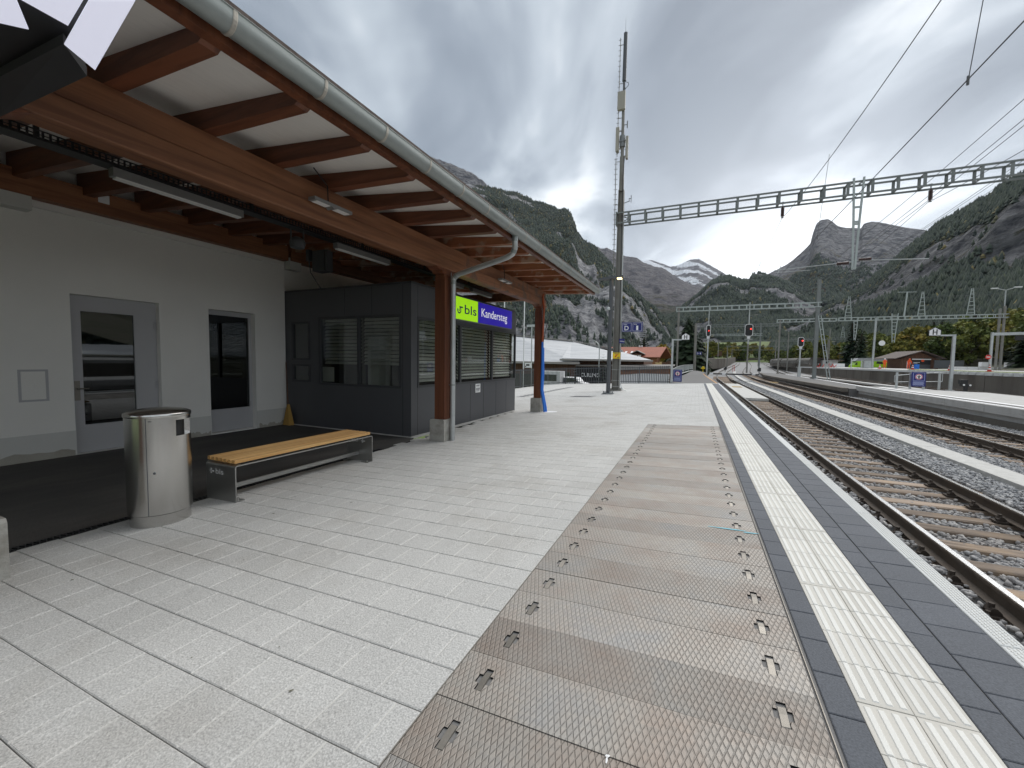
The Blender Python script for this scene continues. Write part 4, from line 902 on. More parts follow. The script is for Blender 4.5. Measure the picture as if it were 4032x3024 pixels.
q = MB(); q.box(X1-.012,YA+.03,ZT-.014,X1,YB-.03,ZT); q.box(X0,YA+.03,ZT-.014,X0+.012,YB-.03,ZT); q.box(X0+.012,YA+.03,ZT-.012,X1-.012,YA+.08,ZT); q.box(X0+.012,YB-.08,ZT-.012,X1-.012,YB-.03,ZT); q.box(X0+.012,3.86,ZT-.012,X1-.012,3.92,ZT-.001); q.build('seat_frame', M['bench_steel'], be)
q = MB(); q.box(-4.93,YA+.012,-.155,-4.905,YB-.012,-.115); q.box(-4.905,YA+.012,-.16,-4.88,YB-.012,-.15); q.build('stretcher', M['bench_steel'], be)
q = MB()
for y in (YA+.06, YB-.06): q.cyl((X1-.06,y,pz(X1-.06)+.012),(X1-.06,y,pz(X1-.06)+.035),.010,8)
q.build('bolt', M['stainless'], be)
q = MB()
for y in (2.98, 3.88, 4.8): q.box(X0+.03,y-.02,ZT+.0005,X1-.03,y+.02,ZT+.018)
q.build('spacer', M['black'], be)
for i in range(7):
    x = -5.128+i*.0745; q = MB()
    q.prism([(-.0255,.019),(.0255,.019),(.0255,.053),(.021,.058),(-.021,.058),(-.0255,.053)], (x,YA+.01,ZT), (1,0,0), (0,0,1), (0,YB-YA-.04,0)); q.build('seat_slat', M['slat'], be)
q = MB(); put_text(q, 'bls', (-4.985,YA-.0005,.035), (1,0,0), (0,0,1), (0,-1,0), .062, .14, .01); q.box(-5.10,YA-.003,.05,-5.02,YA-.001,.065); q.box(-5.08,YA-.003,.03,-5.06,YA-.001,.09); q.build('cut_lettering', M['white'], be)
q = MB(); put_text(q, 'bls', (-4.93,YB+.0005-.014,.035), (-1,0,0), (0,0,1), (0,-1,0), .062, .14, .01); q.box(-4.86,YB-.0155,.05,-4.78,YB-.0135,.065); q.box(-4.84,YB-.0155,.03,-4.82,YB-.0135,.09); q.build('cut_lettering', M['white'], be)
# broom in the corner
br = thing('broom', 'straw broom leaning in the corner between wall and kiosk', 'broom', (-9.12,6.90,-.29))
q = MB(); q.cyl((-9.10,6.86,.05),(-9.25,6.93,1.25),.012,8); q.build('broomstick', M['hut_wood'], br)
q = MB(); q.add([(-9.02,6.80,-.29),(-8.98,6.92,-.29),(-9.24,6.94,-.29),(-9.26,6.82,-.29),(-9.08,6.84,.22),(-9.07,6.88,.22),(-9.13,6.89,.22),(-9.14,6.85,.22)], [(3,2,1,0),(4,5,6,7),(0,1,5,4),(1,2,6,5),(2,3,7,6),(3,0,4,7)]); q.build('bristles', M['broom'], br)
# ------------------------------------------------------------------ tracks
def rail_prof(): # half-section about the rail axis, z from foot (-.172) to head (0)
    return [(-.075,-.172),(.075,-.172),(.075,-.158),(.012,-.140),(.009,-.05),(.036,-.040),(.036,-.010),(.028,0),(-.028,0),(-.036,-.010),(-.036,-.040),(-.009,-.05),(-.012,-.140),(-.075,-.158)]
def add_rail(q, xf, ys, z0=-.55):
    pr = rail_prof(); n = len(pr); vs = []
    for y in ys:
        for dx, dz in pr: vs.append((xf(y)+dx, y, z0+gz(y)+dz))
    b = len(q.v); q.v += vs
    for i in range(len(ys)-1):
        for k in range(n):
            q.f.append((b+i*n+k, b+i*n+(k+1)%n, b+(i+1)*n+(k+1)%n, b+(i+1)*n+k)); q.m.append(1 if k == 7 else 0)
YS = [-3, 60] + list(range(65, 140, 4)) + list(range(140, 420, 10))
def sl_mesh(seed, L_=2.5):
    rr = random.Random(seed); q = MB(); n = 5; secs = []
    w1, w2 = .112+rr.uniform(-.008,.008), .112+rr.uniform(-.008,.008)
    for i in range(n):
        x = -L_/2+L_*i/(n-1); j = lambda: rr.uniform(-.006,.006)
        secs.append([(x,-w1+j(),-.14),(x,-w1+j(),-.012+j()),(x,-w1+.02+j(),j()*.6),(x,j(),-.006+j()),(x,w2-.02+j(),j()*.6),(x,w2+j(),-.012+j()),(x,w2+j(),-.14)])
    vs = [p for s_ in secs for p in s_]; m_ = 7; fs = []
    for i in range(n-1):
        for k in range(m_-1): fs.append((i*m_+k, i*m_+k+1, (i+1)*m_+k+1, (i+1)*m_+k)[::-1])
    fs += [tuple(range(m_)), tuple(range(len(vs)-1, len(vs)-m_-1, -1))]
    q.add(vs, fs); return q.mesh('sleeper', M['sleeper'])
SLM = [sl_mesh(s) for s in range(6)]
q = MB(); q.box(-.17,-.08,-.196,.17,.08,-.1735)
for sx in (-1, 1):
    q.prism([(.055,-.172),(.13,-.172),(.135,-.150),(.115,-.115),(.085,-.118),(.055,-.150)], (0,-.045,0), (sx,0,0), (0,0,1), (0,.09,0)); q.cyl((sx*.105,0,-.13),(sx*.105,0,-.085),.022,6); q.cyl((sx*.145,-.045,-.175),(sx*.145,-.045,-.14),.018,6)
CHM = q.mesh('rail_chair', M['chair'])
def track(x0, label, off=1.0, sleepers=(3, 75), chairs=(3, 60), z0=-.55, ystart=-3, step=.6, noslee=None):
    t = thing('railway_track', label, 'railway track', (x0, 10, z0-.2))
    for dx in (-.7525, .7525):
        q = MB(); add_rail(q, lambda y: x0+dx+ox(y)*off, [max(y, ystart) for y in YS], z0); q.build('rail', [M['rail_side'], M['rail_top']], t)
    y = sleepers[0]; rest = MB(); cnt = 0
    while y < sleepers[1]:
        xx = x0+ox(y)*off
        if not (noslee and noslee[0] < y < noslee[1]):
            if cnt < 130: inst('sleeper', random.choice(SLM), t, (xx-x0+random.uniform(-.03,.03), y-10+random.uniform(-.02,.02), .2-.1965+gz(y)+random.uniform(-.010,.000)), (0, random.uniform(-.004,.004), random.uniform(-.012,.012)))
            if chairs[0] < y < chairs[1] and cnt < 95:
                for dx in (-.7525, .7525): inst('rail_chair', CHM, t, (dx+xx-x0, y-10, .2+gz(y)))
        y += step+random.uniform(-.015,.015); cnt += 1
    return t
track(3.247, 'nearest railway track, running along the edge of the paved platform', noslee=(27.5, 46))
track(7.83, 'second railway track, between the concrete duct strip and the island platform', sleepers=(12, 88), chairs=(12, 70))
track(15.2, 'third railway track, just behind the island platform', .97, sleepers=(27, 90), chairs=(30, 60))
track(20.0, 'fourth railway track, close under the stained retaining wall', .95, sleepers=(38, 90), chairs=(99,100))
q = MB(); q.box(2.62,27.4,-.74,3.88,46,-.60); o = tag(q.build('gravel_infill', M['gravel_pale']), kind='structure')
q = MB()
for x0, yy in ((3.25,39.0),(7.83,52.0)):
    for dy in (0,.9): q.box(x0-.35,yy+dy,-.66,x0+.35,yy+dy+.35,-.57)
tag(q.build('track_magnet', M['yellow_pad']), 'pale yellow plates lying between the rails of the two nearest tracks', 'track magnet')
# boarded crossing bar over the near tracks
q = MB()
for i, (a, b) in enumerate(((2.55,3.9),(3.9,5.0),(5.0,7.6),(7.6,9.2),(9.2,10.8))): q.box(a,82,-.62+gz(82),b,82.5,-.38+gz(82))
tag(q.build('crossing_boards', M['black']), 'black and white boards crossing the near tracks at the platform ramp end', 'crossing')
q = MB(); 
for a in (2.3, 4.3, 8.9, 10.0): q.box(a,81.9,-.60+gz(82),a+.55,82.6,-.33+gz(82))
tag(q.build('white_marker_blocks', M['white']), 'white blocks on the boards across the near tracks', 'marker')

# ------------------------------------------------------------------ ballast stones
def ico():
    t = (1+5**.5)/2; v = np.array([(-1,t,0),(1,t,0),(-1,-t,0),(1,-t,0),(0,-1,t),(0,1,t),(0,-1,-t),(0,1,-t),(t,0,-1),(t,0,1),(-t,0,-1),(-t,0,1)], float); v /= np.linalg.norm(v[0])
    f = np.array([(0,11,5),(0,5,1),(0,1,7),(0,7,10),(0,10,11),(1,5,9),(5,11,4),(11,10,2),(10,7,6),(7,1,8),(3,9,4),(3,4,2),(3,2,6),(3,6,8),(3,8,9),(4,9,5),(2,4,11),(6,2,10),(8,6,7),(9,8,1)]); return v, f
def octa():
    return np.array([(1,0,0),(-1,0,0),(0,1,0),(0,-1,0),(0,0,1),(0,0,-1)], float), np.array([(0,2,4),(2,1,4),(1,3,4),(3,0,4),(2,0,5),(1,2,5),(3,1,5),(0,3,5)])
def scatter(name, P, S, base, material, squash=(.55,.95)):
    bv, bf = base; n = len(P); k = len(bv)
    V = np.repeat(bv[None], n, 0) * (1+RNG.uniform(-.28,.28,(n,k,1)))
    V *= RNG.uniform(.62, 1.15, (n,1,3)) * S[:,None,None]
    a = RNG.normal(size=(n,4)); a /= np.linalg.norm(a, axis=1)[:,None]; w_, x, y, z = a.T
    Rm = np.stack([1-2*(y*y+z*z),2*(x*y-z*w_),2*(x*z+y*w_),2*(x*y+z*w_),1-2*(x*x+z*z),2*(y*z-x*w_),2*(x*z-y*w_),2*(y*z+x*w_),1-2*(x*x+y*y)],1).reshape(n,3,3)
    V = np.einsum('nij,nkj->nki', Rm, V); V[:,:,2] *= .8; V += P[:,None,:]
    F = (bf[None]+(np.arange(n)*k)[:,None,None]).reshape(-1,3); return mesh_np(name, V.reshape(-1,3), F, material, np.repeat(RNG.beta(2.0,2.6,n), k))
def mesh_np(name, V, F, material, tint=None, extra=None):
    me = bpy.data.meshes.new(name); m_ = F.shape[1]
    me.vertices.add(len(V)); me.vertices.foreach_set('co', V.astype(np.float32).ravel())
    me.loops.add(F.size); me.loops.foreach_set('vertex_index', F.astype(np.int32).ravel())
    me.polygons.add(len(F)); me.polygons.foreach_set('loop_start', np.arange(0, F.size, m_, dtype=np.int32)); me.polygons.foreach_set('loop_total', np.full(len(F), m_, np.int32))
    me.update(calc_edges=True); me.materials.append(material)
    if tint is not None:
        a = me.attributes.new('tint', 'FLOAT', 'POINT'); a.data.foreach_set('value', np.asarray(tint, np.float32))
    for k, v in (extra or {}).items():
        a = me.attributes.new(k, 'FLOAT', 'POINT'); a.data.foreach_set('value', np.asarray(v, np.float32))
    o = bpy.data.objects.new(name, me); col.objects.link(o); ORG[o.name] = (0,0,0); return o
def spread(x0, x1, y0, y1, dens):
    n = int((x1-x0)*(y1-y0)*dens); P = np.stack([RNG.uniform(x0,x1,n), RNG.uniform(y0,y1,n), np.zeros(n)], 1); return P
def in_view(P, m_=.3): return P[P[:,0] < P[:,1]*.55 + m_]
def rail_clear(P):
    keep = np.ones(len(P), bool)
    for r in (2.4945, 3.9995, 7.0775, 8.5825): keep &= np.abs(P[:,0]-r) > .085
    return P[keep]
Pn = in_view(rail_clear(spread(1.6, 9.9, 2.6, 15, 520)), .4)
Pn = Pn[~((np.abs(Pn[:,0]-5.5) < .30))]
def bedz(P):
    z = -.795 + RNG.uniform(-.012,.024,len(P))
    btw = ((np.abs(P[:,0]-5.45) < .95) | (np.abs(P[:,0]-9.5) < .5)); z[btw] += .055
    side = P[:,0] < 2.43; z[side] = -.715+RNG.uniform(-.02,.03,len(P))[side]
    mid = ((np.abs(P[:,0]-3.247) < .62) | (np.abs(P[:,0]-7.83) < .62)); z[mid] -= .004
    return z
def thin_on_sleepers(P, frac):
    # fewer stones lie on the sleepers of a track
    out_ = []
    on = ((np.abs(P[:,0]-3.247) < 1.2) | (np.abs(P[:,0]-7.83) < 1.2))
    for o in bpy.data.objects:
        pass
    return P
SLY = {}
for o in bpy.data.objects:
    if o.name.split('.')[0] == 'sleeper': SLY.setdefault(round(o.parent.location.x, 1), []).append(o.location.y+10)
def off_sleepers(P, keepfrac=.10):
    keep = np.ones(len(P), bool)
    for cx_, yl in SLY.items():
        yl = np.array(sorted(yl)); on = np.abs(P[:,0]-cx_) < 1.22
        if not len(yl): continue
        i = np.clip(np.searchsorted(yl, P[:,1]), 1, len(yl)-1); dist = np.minimum(np.abs(P[:,1]-yl[i-1]), np.abs(P[:,1]-yl[i]))
        bad = on & (dist < .125); keep &= ~(bad & (RNG.random(len(P)) > keepfrac))
    return P[keep]
Pn = off_sleepers(Pn, .16); Pn[:,2] = bedz(Pn)
ob = scatter('ballast_stones', Pn, RNG.uniform(.020,.040,len(Pn)), ico(), M['stone']); tag(ob, 'grey crushed stone ballast around the near rails', 'ballast', kind='stuff')
Pf = rail_clear(spread(1.6, 10.0, 15, 34, 300)); Pf = Pf[np.abs(Pf[:,0]-5.5) > .3]; Pf = Pf[~((np.abs(Pf[:,0]-3.25) < .62) & (Pf[:,1] > 27.4))]; Pf = off_sleepers(Pf, .2); Pf[:,2] = bedz(Pf)
ob = scatter('ballast_stones', Pf, RNG.uniform(.026,.046,len(Pf)), octa(), M['stone']); tag(ob, 'grey crushed stone ballast farther along the two near tracks', 'ballast', kind='stuff')
Pf = spread(1.6, 9.4, 34, 60, 60); Pf = Pf[(np.abs(Pf[:,0]-5.5) > .3)]; Pf = Pf[~((np.abs(Pf[:,0]-3.25) < .62) & (Pf[:,1] < 46))]; Pf[:,2] = bedz(Pf)-.01
Pg = spread(12.5, 22.0, 30, 60, 40); Pg = Pg[(np.abs(Pg[:,0]-17.3) > .5)]; Pg[:,2] = -.79
ob = scatter('ballast_stones', np.concatenate([Pf, Pg]), RNG.uniform(.04,.07,len(Pf)+len(Pg)), octa(), M['stone']); tag(ob, 'distant grey ballast among the far tracks', 'ballast', kind='stuff')

# ------------------------------------------------------------------ radio mast with the first catenary gantry
MX, MY = -4.05, 23.3; mz = pz(MX)
mast = thing('radio_mast', 'tall grey steel mast with mobile phone antennas at the platform edge', 'mast', (MX,MY,mz))
def hsec(q, x, y, z0, z1, w0, w1):
    """H-section column: two flanges and a web, tapering"""
    for s_ in (-1, 1):
        q.add([(x+s_*w0/2,y-w0/2,z0),(x+s_*(w0/2-.03),y-w0/2,z0),(x+s_*(w0/2-.03),y+w0/2,z0),(x+s_*w0/2,y+w0/2,z0),(x+s_*w1/2,y-w1/2,z1),(x+s_*(w1/2-.03),y-w1/2,z1),(x+s_*(w1/2-.03),y+w1/2,z1),(x+s_*w1/2,y+w1/2,z1)], [(0,1,2,3),(4,5,6,7),(0,1,5,4),(1,2,6,5),(2,3,7,6),(3,0,4,7)])
    q.add([(x-w0/2+.03,y-.012,z0),(x+w0/2-.03,y-.012,z0),(x+w0/2-.03,y+.012,z0),(x-w0/2+.03,y+.012,z0),(x-w1/2+.03,y-.012,z1),(x+w1/2-.03,y-.012,z1),(x+w1/2-.03,y+.012,z1),(x-w1/2+.03,y+.012,z1)], [(0,1,2,3),(4,5,6,7),(0,1,5,4),(1,2,6,5),(2,3,7,6),(3,0,4,7)])
q = MB(); hsec(q, MX-.02, MY, mz+.02, 10.75, .40, .29); q.build('column', M['mast_grey'], mast)
q = MB(); q.box(MX-.34,MY-.30,mz,MX+.30,MY+.30,mz+.05)
for sx in (-1,1):
    for sy in (-1,1): q.cyl((MX-.02+sx*.26,MY+sy*.22,mz+.05),(MX-.02+sx*.26,MY+sy*.22,mz+.17),.022,6); q.prism([(0,0),(.09*sx,0),(0,.16)], (MX-.02+sx*.20,MY+sy*.1,mz+.05), (1,0,0), (0,0,1), (0,.015,0))
q.build('base_plate', M['mast_grey'], mast)
q = MB(); q.cyl((MX-.03,MY,10.7),(MX-.04,MY,12.55),.13,10,r2=.12); q.cyl((MX-.04,MY,12.5),(MX-.05,MY,16.0),.085,10,r2=.075); q.build('upper_pole', M['mast_grey'], mast, smooth=True)
q = MB(); q.cyl((MX-.05,MY,16.0),(MX-.05,MY,16.7),.06,8); q.cyl((MX-.05,MY,16.5),(MX-.04,MY,18.98),.105,10,r2=.10); q.build('omni_antenna', M['post_dark'], mast, smooth=True)
q = MB(); q.cyl((MX-.05,MY,18.95),(MX-.055,MY,19.8),.012,5,r2=.005); q.build('lightning_rod', M['steel_grey'], mast)
def panel(x, y, z0, z1, wdt, dpt, name='antenna_panel'):
    q = MB(); q.prism([(-wdt/2,-dpt/2),(wdt/2,-dpt/2),(wdt/2,dpt*.2),(wdt*.3,dpt/2),(-wdt*.3,dpt/2),(-wdt/2,dpt*.2)], (x,y,z0), (1,0,0), (0,1,0), (0,0,z1-z0)); q.bar((x,y,z0+.15),(MX-.04,MY,z0+.15),.05,.05); q.bar((x,y,z1-.15),(MX-.04,MY,z1-.15),.05,.05); return q.build(name, M['antenna'], mast)
M['antenna'] = mat('antenna_cover', (.36,.34,.29), .6, 0, .06, 3)
panel(-4.18, MY-.16, 14.93, 15.86, .40, .22); panel(-4.35, MY-.05, 12.82, 14.06, .17, .30); panel(-3.85, MY+.02, 12.40, 13.55, .13, .26)
q = MB(); q.cyl((MX-.05,MY,13.05),(MX-.05,MY,13.65),.145,10); q.box(MX-.2,MY-.16,13.3,MX+.1,MY+.1,13.36); q.build('radio_unit', M['steel_grey'], mast)
q = MB(); q.bar((MX,MY,14.2),(-3.87,MY,14.2),.03); q.cyl((-3.865,MY,14.02),(-3.865,MY,14.38),.03,8); q.bar((MX+.1,MY,10.05),(-3.62,MY,10.12),.03); q.bar((-3.65,MY,10.1),(-3.65,MY,10.28),.03); q.bar((-3.65,MY,10.25),(-3.55,MY,10.25),.03); q.cyl((-3.545,MY,10.04),(-3.545,MY,10.42),.02,6); q.build('small_aerial', M['steel_grey'], mast)
q = MB()
for (cxx, r_, z) in ((-4.0,.12,16.25),(-4.15,.10,16.1),(-3.98,.14,12.7),(-4.2,.12,12.6)): q.tube([(cxx, MY, z+r_*1.6),(cxx+r_, MY, z+r_),(cxx+r_*1.2, MY, z),(cxx, MY, z-r_*1.2),(MX, MY, z-r_*1.6)], .014, 5)
q.tube([(-3.93,MY-.2,12.4),(-3.98,MY-.2,11.4),(-3.96,MY-.22,9.2),(-3.93,MY-.22,3),(-3.94,MY-.22,mz+.3)], .018, 5); q.build('cable', M['black'], mast)
q = MB(); q.bar((MX+.19,MY-.06,mz+.1),(MX+.14,MY-.06,9.4),.055,.11); q.build('cable_duct', M['galv'], mast)
q = MB(); lxx = MX-.30
q.bar((lxx,MY-.05,3.0),(lxx-.06,MY-.05,12.5),.035); q.bar((lxx-.02,MY,12.6),(lxx+.0,MY,18.8),.03)
z = 3.0
while z < 18.7:
    xx = lxx-.06*(z-3)/9.5 if z < 12.5 else lxx-.015
    q.bar((xx-.10 if z < 12.5 else xx-.07, MY-.05, z), (xx+.10 if z < 12.5 else xx+.07, MY-.05, z), .018, .02); z += .27
for z in (4,7,10,12.3,14.6,16.4,18.4): q.bar((lxx-.03,MY-.03,z),(MX-.05,MY,z),.025)
q.build('ladder', M['mast_grey'], mast)
q = MB(); q.bar((lxx-.02,MY-.1,mz+.15),(lxx-.02,MY-.1,6.2),.03); q.bar((lxx-.20,MY-.1,mz+.15),(lxx-.20,MY-.1,6.2),.03)
z = .3
while z < 6.1: q.bar((lxx-.20,MY-.1,z),(lxx-.02,MY-.1,z),.022); z += .28
q.build('ladder', M['steel_grey'], mast)
q = MB()
for z in (.35, .95, mz+.25): q.bar((MX-.24,MY-.215,z),(MX+.20,MY-.215,z),.02,.025)
q.tube([(MX+.2,MY-.1,.4),(MX+.26,MY-.2,.2),(MX+.36,MY-.3,mz+.12),(MX+.6,MY-.3,mz+.03),(MX+.95,MY-.2,mz+.02)], .018, 5); q.tube([(MX+.2,MY,.3),(MX+.3,MY-.1,.0),(MX+.45,MY-.1,mz+.05)], .02, 5); q.build('strap', M['galv'], mast)
# signs on the mast
def wsign(name, label, cat, parts, grp=None): 
    t = thing(name, label, cat, parts[0], grp); return t
s1 = thing('platform_sign', 'navy blue sign with a white D and a white 1 fixed to the tall mast', 'sign', (-3.25,MY-.2,3.3))
q = MB(); q.box(-3.80,MY-.25,3.035,-2.70,MY-.19,3.55); q.build('board', M['navy'], s1)
q = MB()
def frame_(q, x0, z0, x1, z1, y, t_=.012):
    for a in ((x0,z0,x1,z0+t_),(x0,z1-t_,x1,z1),(x0,z0+t_,x0+t_,z1-t_),(x1-t_,z0+t_,x1,z1-t_)): q.box(a[0],y-.003,a[1],a[2],y,a[3])
frame_(q, -3.76,3.07,-3.29,3.515,MY-.25); frame_(q, -3.21,3.07,-2.74,3.515,MY-.25)
put_text(q, 'D', (-3.65,MY-.25,3.125), (1,0,0), (0,0,1), (0,-1,0), .235, .22, .012); put_text(q, '1', (-3.03,MY-.25,3.125), (1,0,0), (0,0,1), (0,-1,0), .235, .105, .012); put_text(q, 'Sektor', (-3.70,MY-.25,3.41), (1,0,0), (0,0,1), (0,-1,0), .055, .19, .01); put_text(q, 'Gleis', (-3.15,MY-.25,3.41), (1,0,0), (0,0,1), (0,-1,0), .055, .15, .01)
q.build('lettering', M['white'], s1)
q = MB(); q.bar((-3.88,MY-.1,3.4),(-3.80,MY-.2,3.4),.04); q.bar((-3.88,MY-.1,3.15),(-3.80,MY-.2,3.15),.04); q.build('bracket', M['galv'], s1)
s2 = thing('station_name_plate', 'small blue name plate turned towards the track, low on the tall mast', 'sign', (-3.8,MY,2.5))
q = MB(); q.prism([(0,0),(.40,.35),(.385,.365),(-.015,.015)], (-3.905,MY-.25,2.42), (.55,0,0), (0,1,0), (0,0,.25)); q.build('board', M['navy'], s2)
q = MB(); put_text(q, 'Kandersteg', (-3.885,MY-.245,2.50), (.532,.847,0), (0,0,1), (.847,-.532,0), .07, .36, .01, ext=.012); q.build('lettering', M['white'], s2)
s3 = thing('warning_sign', 'square yellow warning sign with a red lightning bolt on the tall mast', 'sign', (-4.03,MY-.25,1.73))
q = MB(); q.box(-4.245,MY-.235,1.565,-3.835,MY-.225,1.90); q.build('plate', M['yellow'], s3)
q = MB(); q.prism([(.0,.0),(.11,.10),(.07,.10),(.20,.20),(.05,.20),(.02,.185),(.11,.18),(-.02,.08),(.04,.08)], (-4.14,MY-.236,1.60), (1,0,0), (0,0,1), (0,-.003,0)); q.build('bolt_mark', M['red'], s3)
q = MB()
for z, a, b in ((1.865,.06,.36),(1.84,.10,.30),(1.64,.22,.37),(1.62,.22,.37),(1.60,.24,.35)): q.box(-4.245+a,MY-.238,z-.007,-4.245+b,MY-.235,z+.007)
q.build('lettering', M['grey_print'], s3)

# first gantry: four-chord truss at 9.5 m
g1 = thing('catenary_gantry', 'long grey four-chord truss spanning the tracks from the tall mast', 'gantry', (-3.9,MY,8.9))
GX1 = 34.0
q = MB()
for yy in (MY-.26, MY+.26):
    for z in (8.93, 9.47): q.bar((-4.2,yy,z),(GX1,yy,z),.065,.07)
q.build('chord', M['truss'], g1)
post_m = MB(); 
for yy in (-.26, .26): post_m.box(-.055,yy-.012,-.27,.055,yy+.012,.27)
for z in (-.25,.25): post_m.bar((0,-.25,z),(0,.25,z),.06,.02)
post_m.bar((0,-.25,.25),(0,.25,-.25),.015,.02) if False else None
pmesh = post_m.mesh('truss_post', M['truss'])
x = -3.62
while x < GX1: inst('truss_post', pmesh, g1, (x+3.9, 0, .30)); x += .862
q = MB(); q.bar((-4.25,MY-.27,9.5),(-4.25,MY+.27,9.5),.06); q.box(-4.30,MY-.28,8.85,-4.24,MY+.28,9.55); q.bar((-3.86,MY,9.3),(-3.6,MY-.25,9.1),.05); q.bar((-3.86,MY,9.1),(-3.6,MY+.25,9.3),.05); q.build('clamp', M['truss'], g1)
def hanger(x, label, y=MY, zt=9.62, zb=5.64, arms=True, w0=.36):
    t = thing('hanging_support', label, 'catenary support', (x,y,zb), 'drop supports hanging from the gantries')
    q = MB()
    for s_ in (-1,1): q.bar((x+s_*w0/2,y-.30,zt),(x+s_*.10,y-.30,(zt+zb)/2-.0),.07,.08); q.bar((x+s_*.10,y-.30,(zt+zb)/2),(x+s_*.045,y-.30,zb),.07,.08)
    for z, wv in ((8.35,.30),(7.72,.23),(7.62,.22)): q.box(x-wv/2,y-.33,z-.04,x+wv/2,y-.27,z+.04)
    q.bar((x-.18,y-.3,9.45),(x-.18,y+.3,9.55),.05); q.bar((x+.18,y-.3,9.45),(x+.18,y+.3,9.55),.05); q.build('frame', M['truss_pale'], t)
    if arms:
        q = MB(); q.cyl((x-.62,y-.3,5.93),(x-.18,y-.3,5.97),.045,8); q.cyl((x+.16,y-.3,6.05),(x+.60,y-.3,6.08),.045,8)
        for k in range(8): a = x-.60+.055*k; q.cyl((a,y-.3,5.935),(a+.02,y-.3,5.937),.07,8); a = x+.18+.055*k; q.cyl((a,y-.3,6.055),(a+.02,y-.3,6.057),.07,8)
        q.build('insulator', M['insulator'], t)
        q = MB(); q.cyl((x-3.0,y-.3,5.82),(x-.05,y-.3,5.98),.022,6); q.cyl((x,y-.3,6.03),(x+2.5,y-.3,5.9),.022,6); q.cyl((x-2.95,y-.3,5.72),(x-1.6,y-.3,5.73),.015,6); q.bar((x-2.85,y-.3,5.68),(x-2.75,y-.3,6.02),.03); q.cyl((x-.35,y-.3,5.95),(x+.2,y-.3,6.05),.02,6); q.build('steady_arm', M['galv'], t)
    return t
hanger(6.22, 'V-shaped drop support with brown insulators under the near gantry')
def insul(x, label, y=MY-.2):
    t = thing('insulator_string', label, 'insulator', (x,y,8.3), 'ribbed insulators hung below the near gantry')
    q = MB()
    for k in range(8): z = 8.72-.05*k; q.cyl((x,y,z),(x,y,z-.02),.075,10)
    q.cyl((x,y,8.8),(x,y,8.28),.03,8); q.build('ribs', M['insulator'], t)
    q = MB(); q.bar((x,y+.25,9.05),(x,y-.05,8.97),.05); q.cyl((x,y,8.97),(x,y,8.78),.02,6); q.cyl((x-.05,y,8.28),(x+.05,y,8.28),.03,8); q.build('hook', M['truss'], t)
insul(3.44, 'ribbed insulator hanging left of the V-shaped support'); insul(8.67, 'ribbed insulator hanging right of the V-shaped support')

# overhead wires: (name, label, points)
def sag(p, q_, s_, n=14):
    p, q_ = Vector(p), Vector(q_); return [p.lerp(q_, i/n)-Vector((0,0,s_*4*(i/n)*(1-i/n))) for i in range(n+1)]
def wire(name, label, spans, r=.012, group='overhead line wires'):
    q = MB()
    for p, e_, s_ in spans: q.tube(sag(p, e_, s_), r, 5)
    tag(q.build(name, M['wire']), label, 'wire', group)
wire('messenger_wire', 'thin overhead wire meeting the left insulator of the near gantry', [((3.45,-6,8.0),(3.44,MY,8.26),.75),((3.44,MY,8.26),(3.35,56.5,7.8),.8)], .010)
wire('contact_wire', 'lower overhead contact wire above the nearest track', [((3.2,-6,5.25),(3.22,MY,5.28),.0),((3.22,MY,5.28),(3.3,56.5,5.3),.0),((3.3,56.5,5.3),(4.0,82,5.4),.0)], .009)
q = MB()
for y, zt in ((-.2,7.4),(7.85,7.45),(15.5,7.75),(30.2,7.8),(38,7.2),(47,7.3)): q.cyl((3.25,y,5.27),(3.44,y,zt),.006,5); q.cyl((3.25,y,5.24),(3.25,y,5.36),.016,6)
tag(q.build('wire_dropper', M['wire']), 'thin vertical droppers joining the two wires above the nearest track', 'wire')
wire('messenger_wire', 'overhead wire meeting the right insulator of the near gantry', [((8.7,-2,8.4),(8.67,MY,8.30),.65),((8.67,MY,8.30),(8.4,56.5,7.8),.8)], .010)
wire('contact_wire', 'contact wire above the second track', [((8.1,-2,5.25),(8.0,MY,5.28),0),((8.0,MY,5.28),(7.9,56.5,5.3),0),((7.9,56.5,5.3),(8.6,82,5.4),0)], .009)
for i, (x, z0, z1, lab) in enumerate(((8.6,9.45,8.75,'single feeder wire above the right insulator'),(8.95,9.2,8.45,'second feeder wire close below the single one'),(9.15,9.2,8.42,'third feeder wire beside the second one'),(13.4,12.1,10.6,'left of the three high line wires at the right edge'),(14.2,12.5,11.1,'middle of the three high line wires at the right edge'),(15.0,12.9,11.4,'right one of the three high line wires at the right edge'))):
    wire('feeder_wire', lab, [((x,6,z0+.8),(x,30,z1+.2),.25),((x,30,z1+.2),(x+.3,64,z1+.2),.35)], .011)
wire('feeder_wire', 'faint line wires running to the far masts above the yard', [((21.6,86,11.5),(34,86,12.4),.3),((34,86,12.4),(60,86,13.2),.4),((20,60,12),(26,150,11),1.0)], .02)
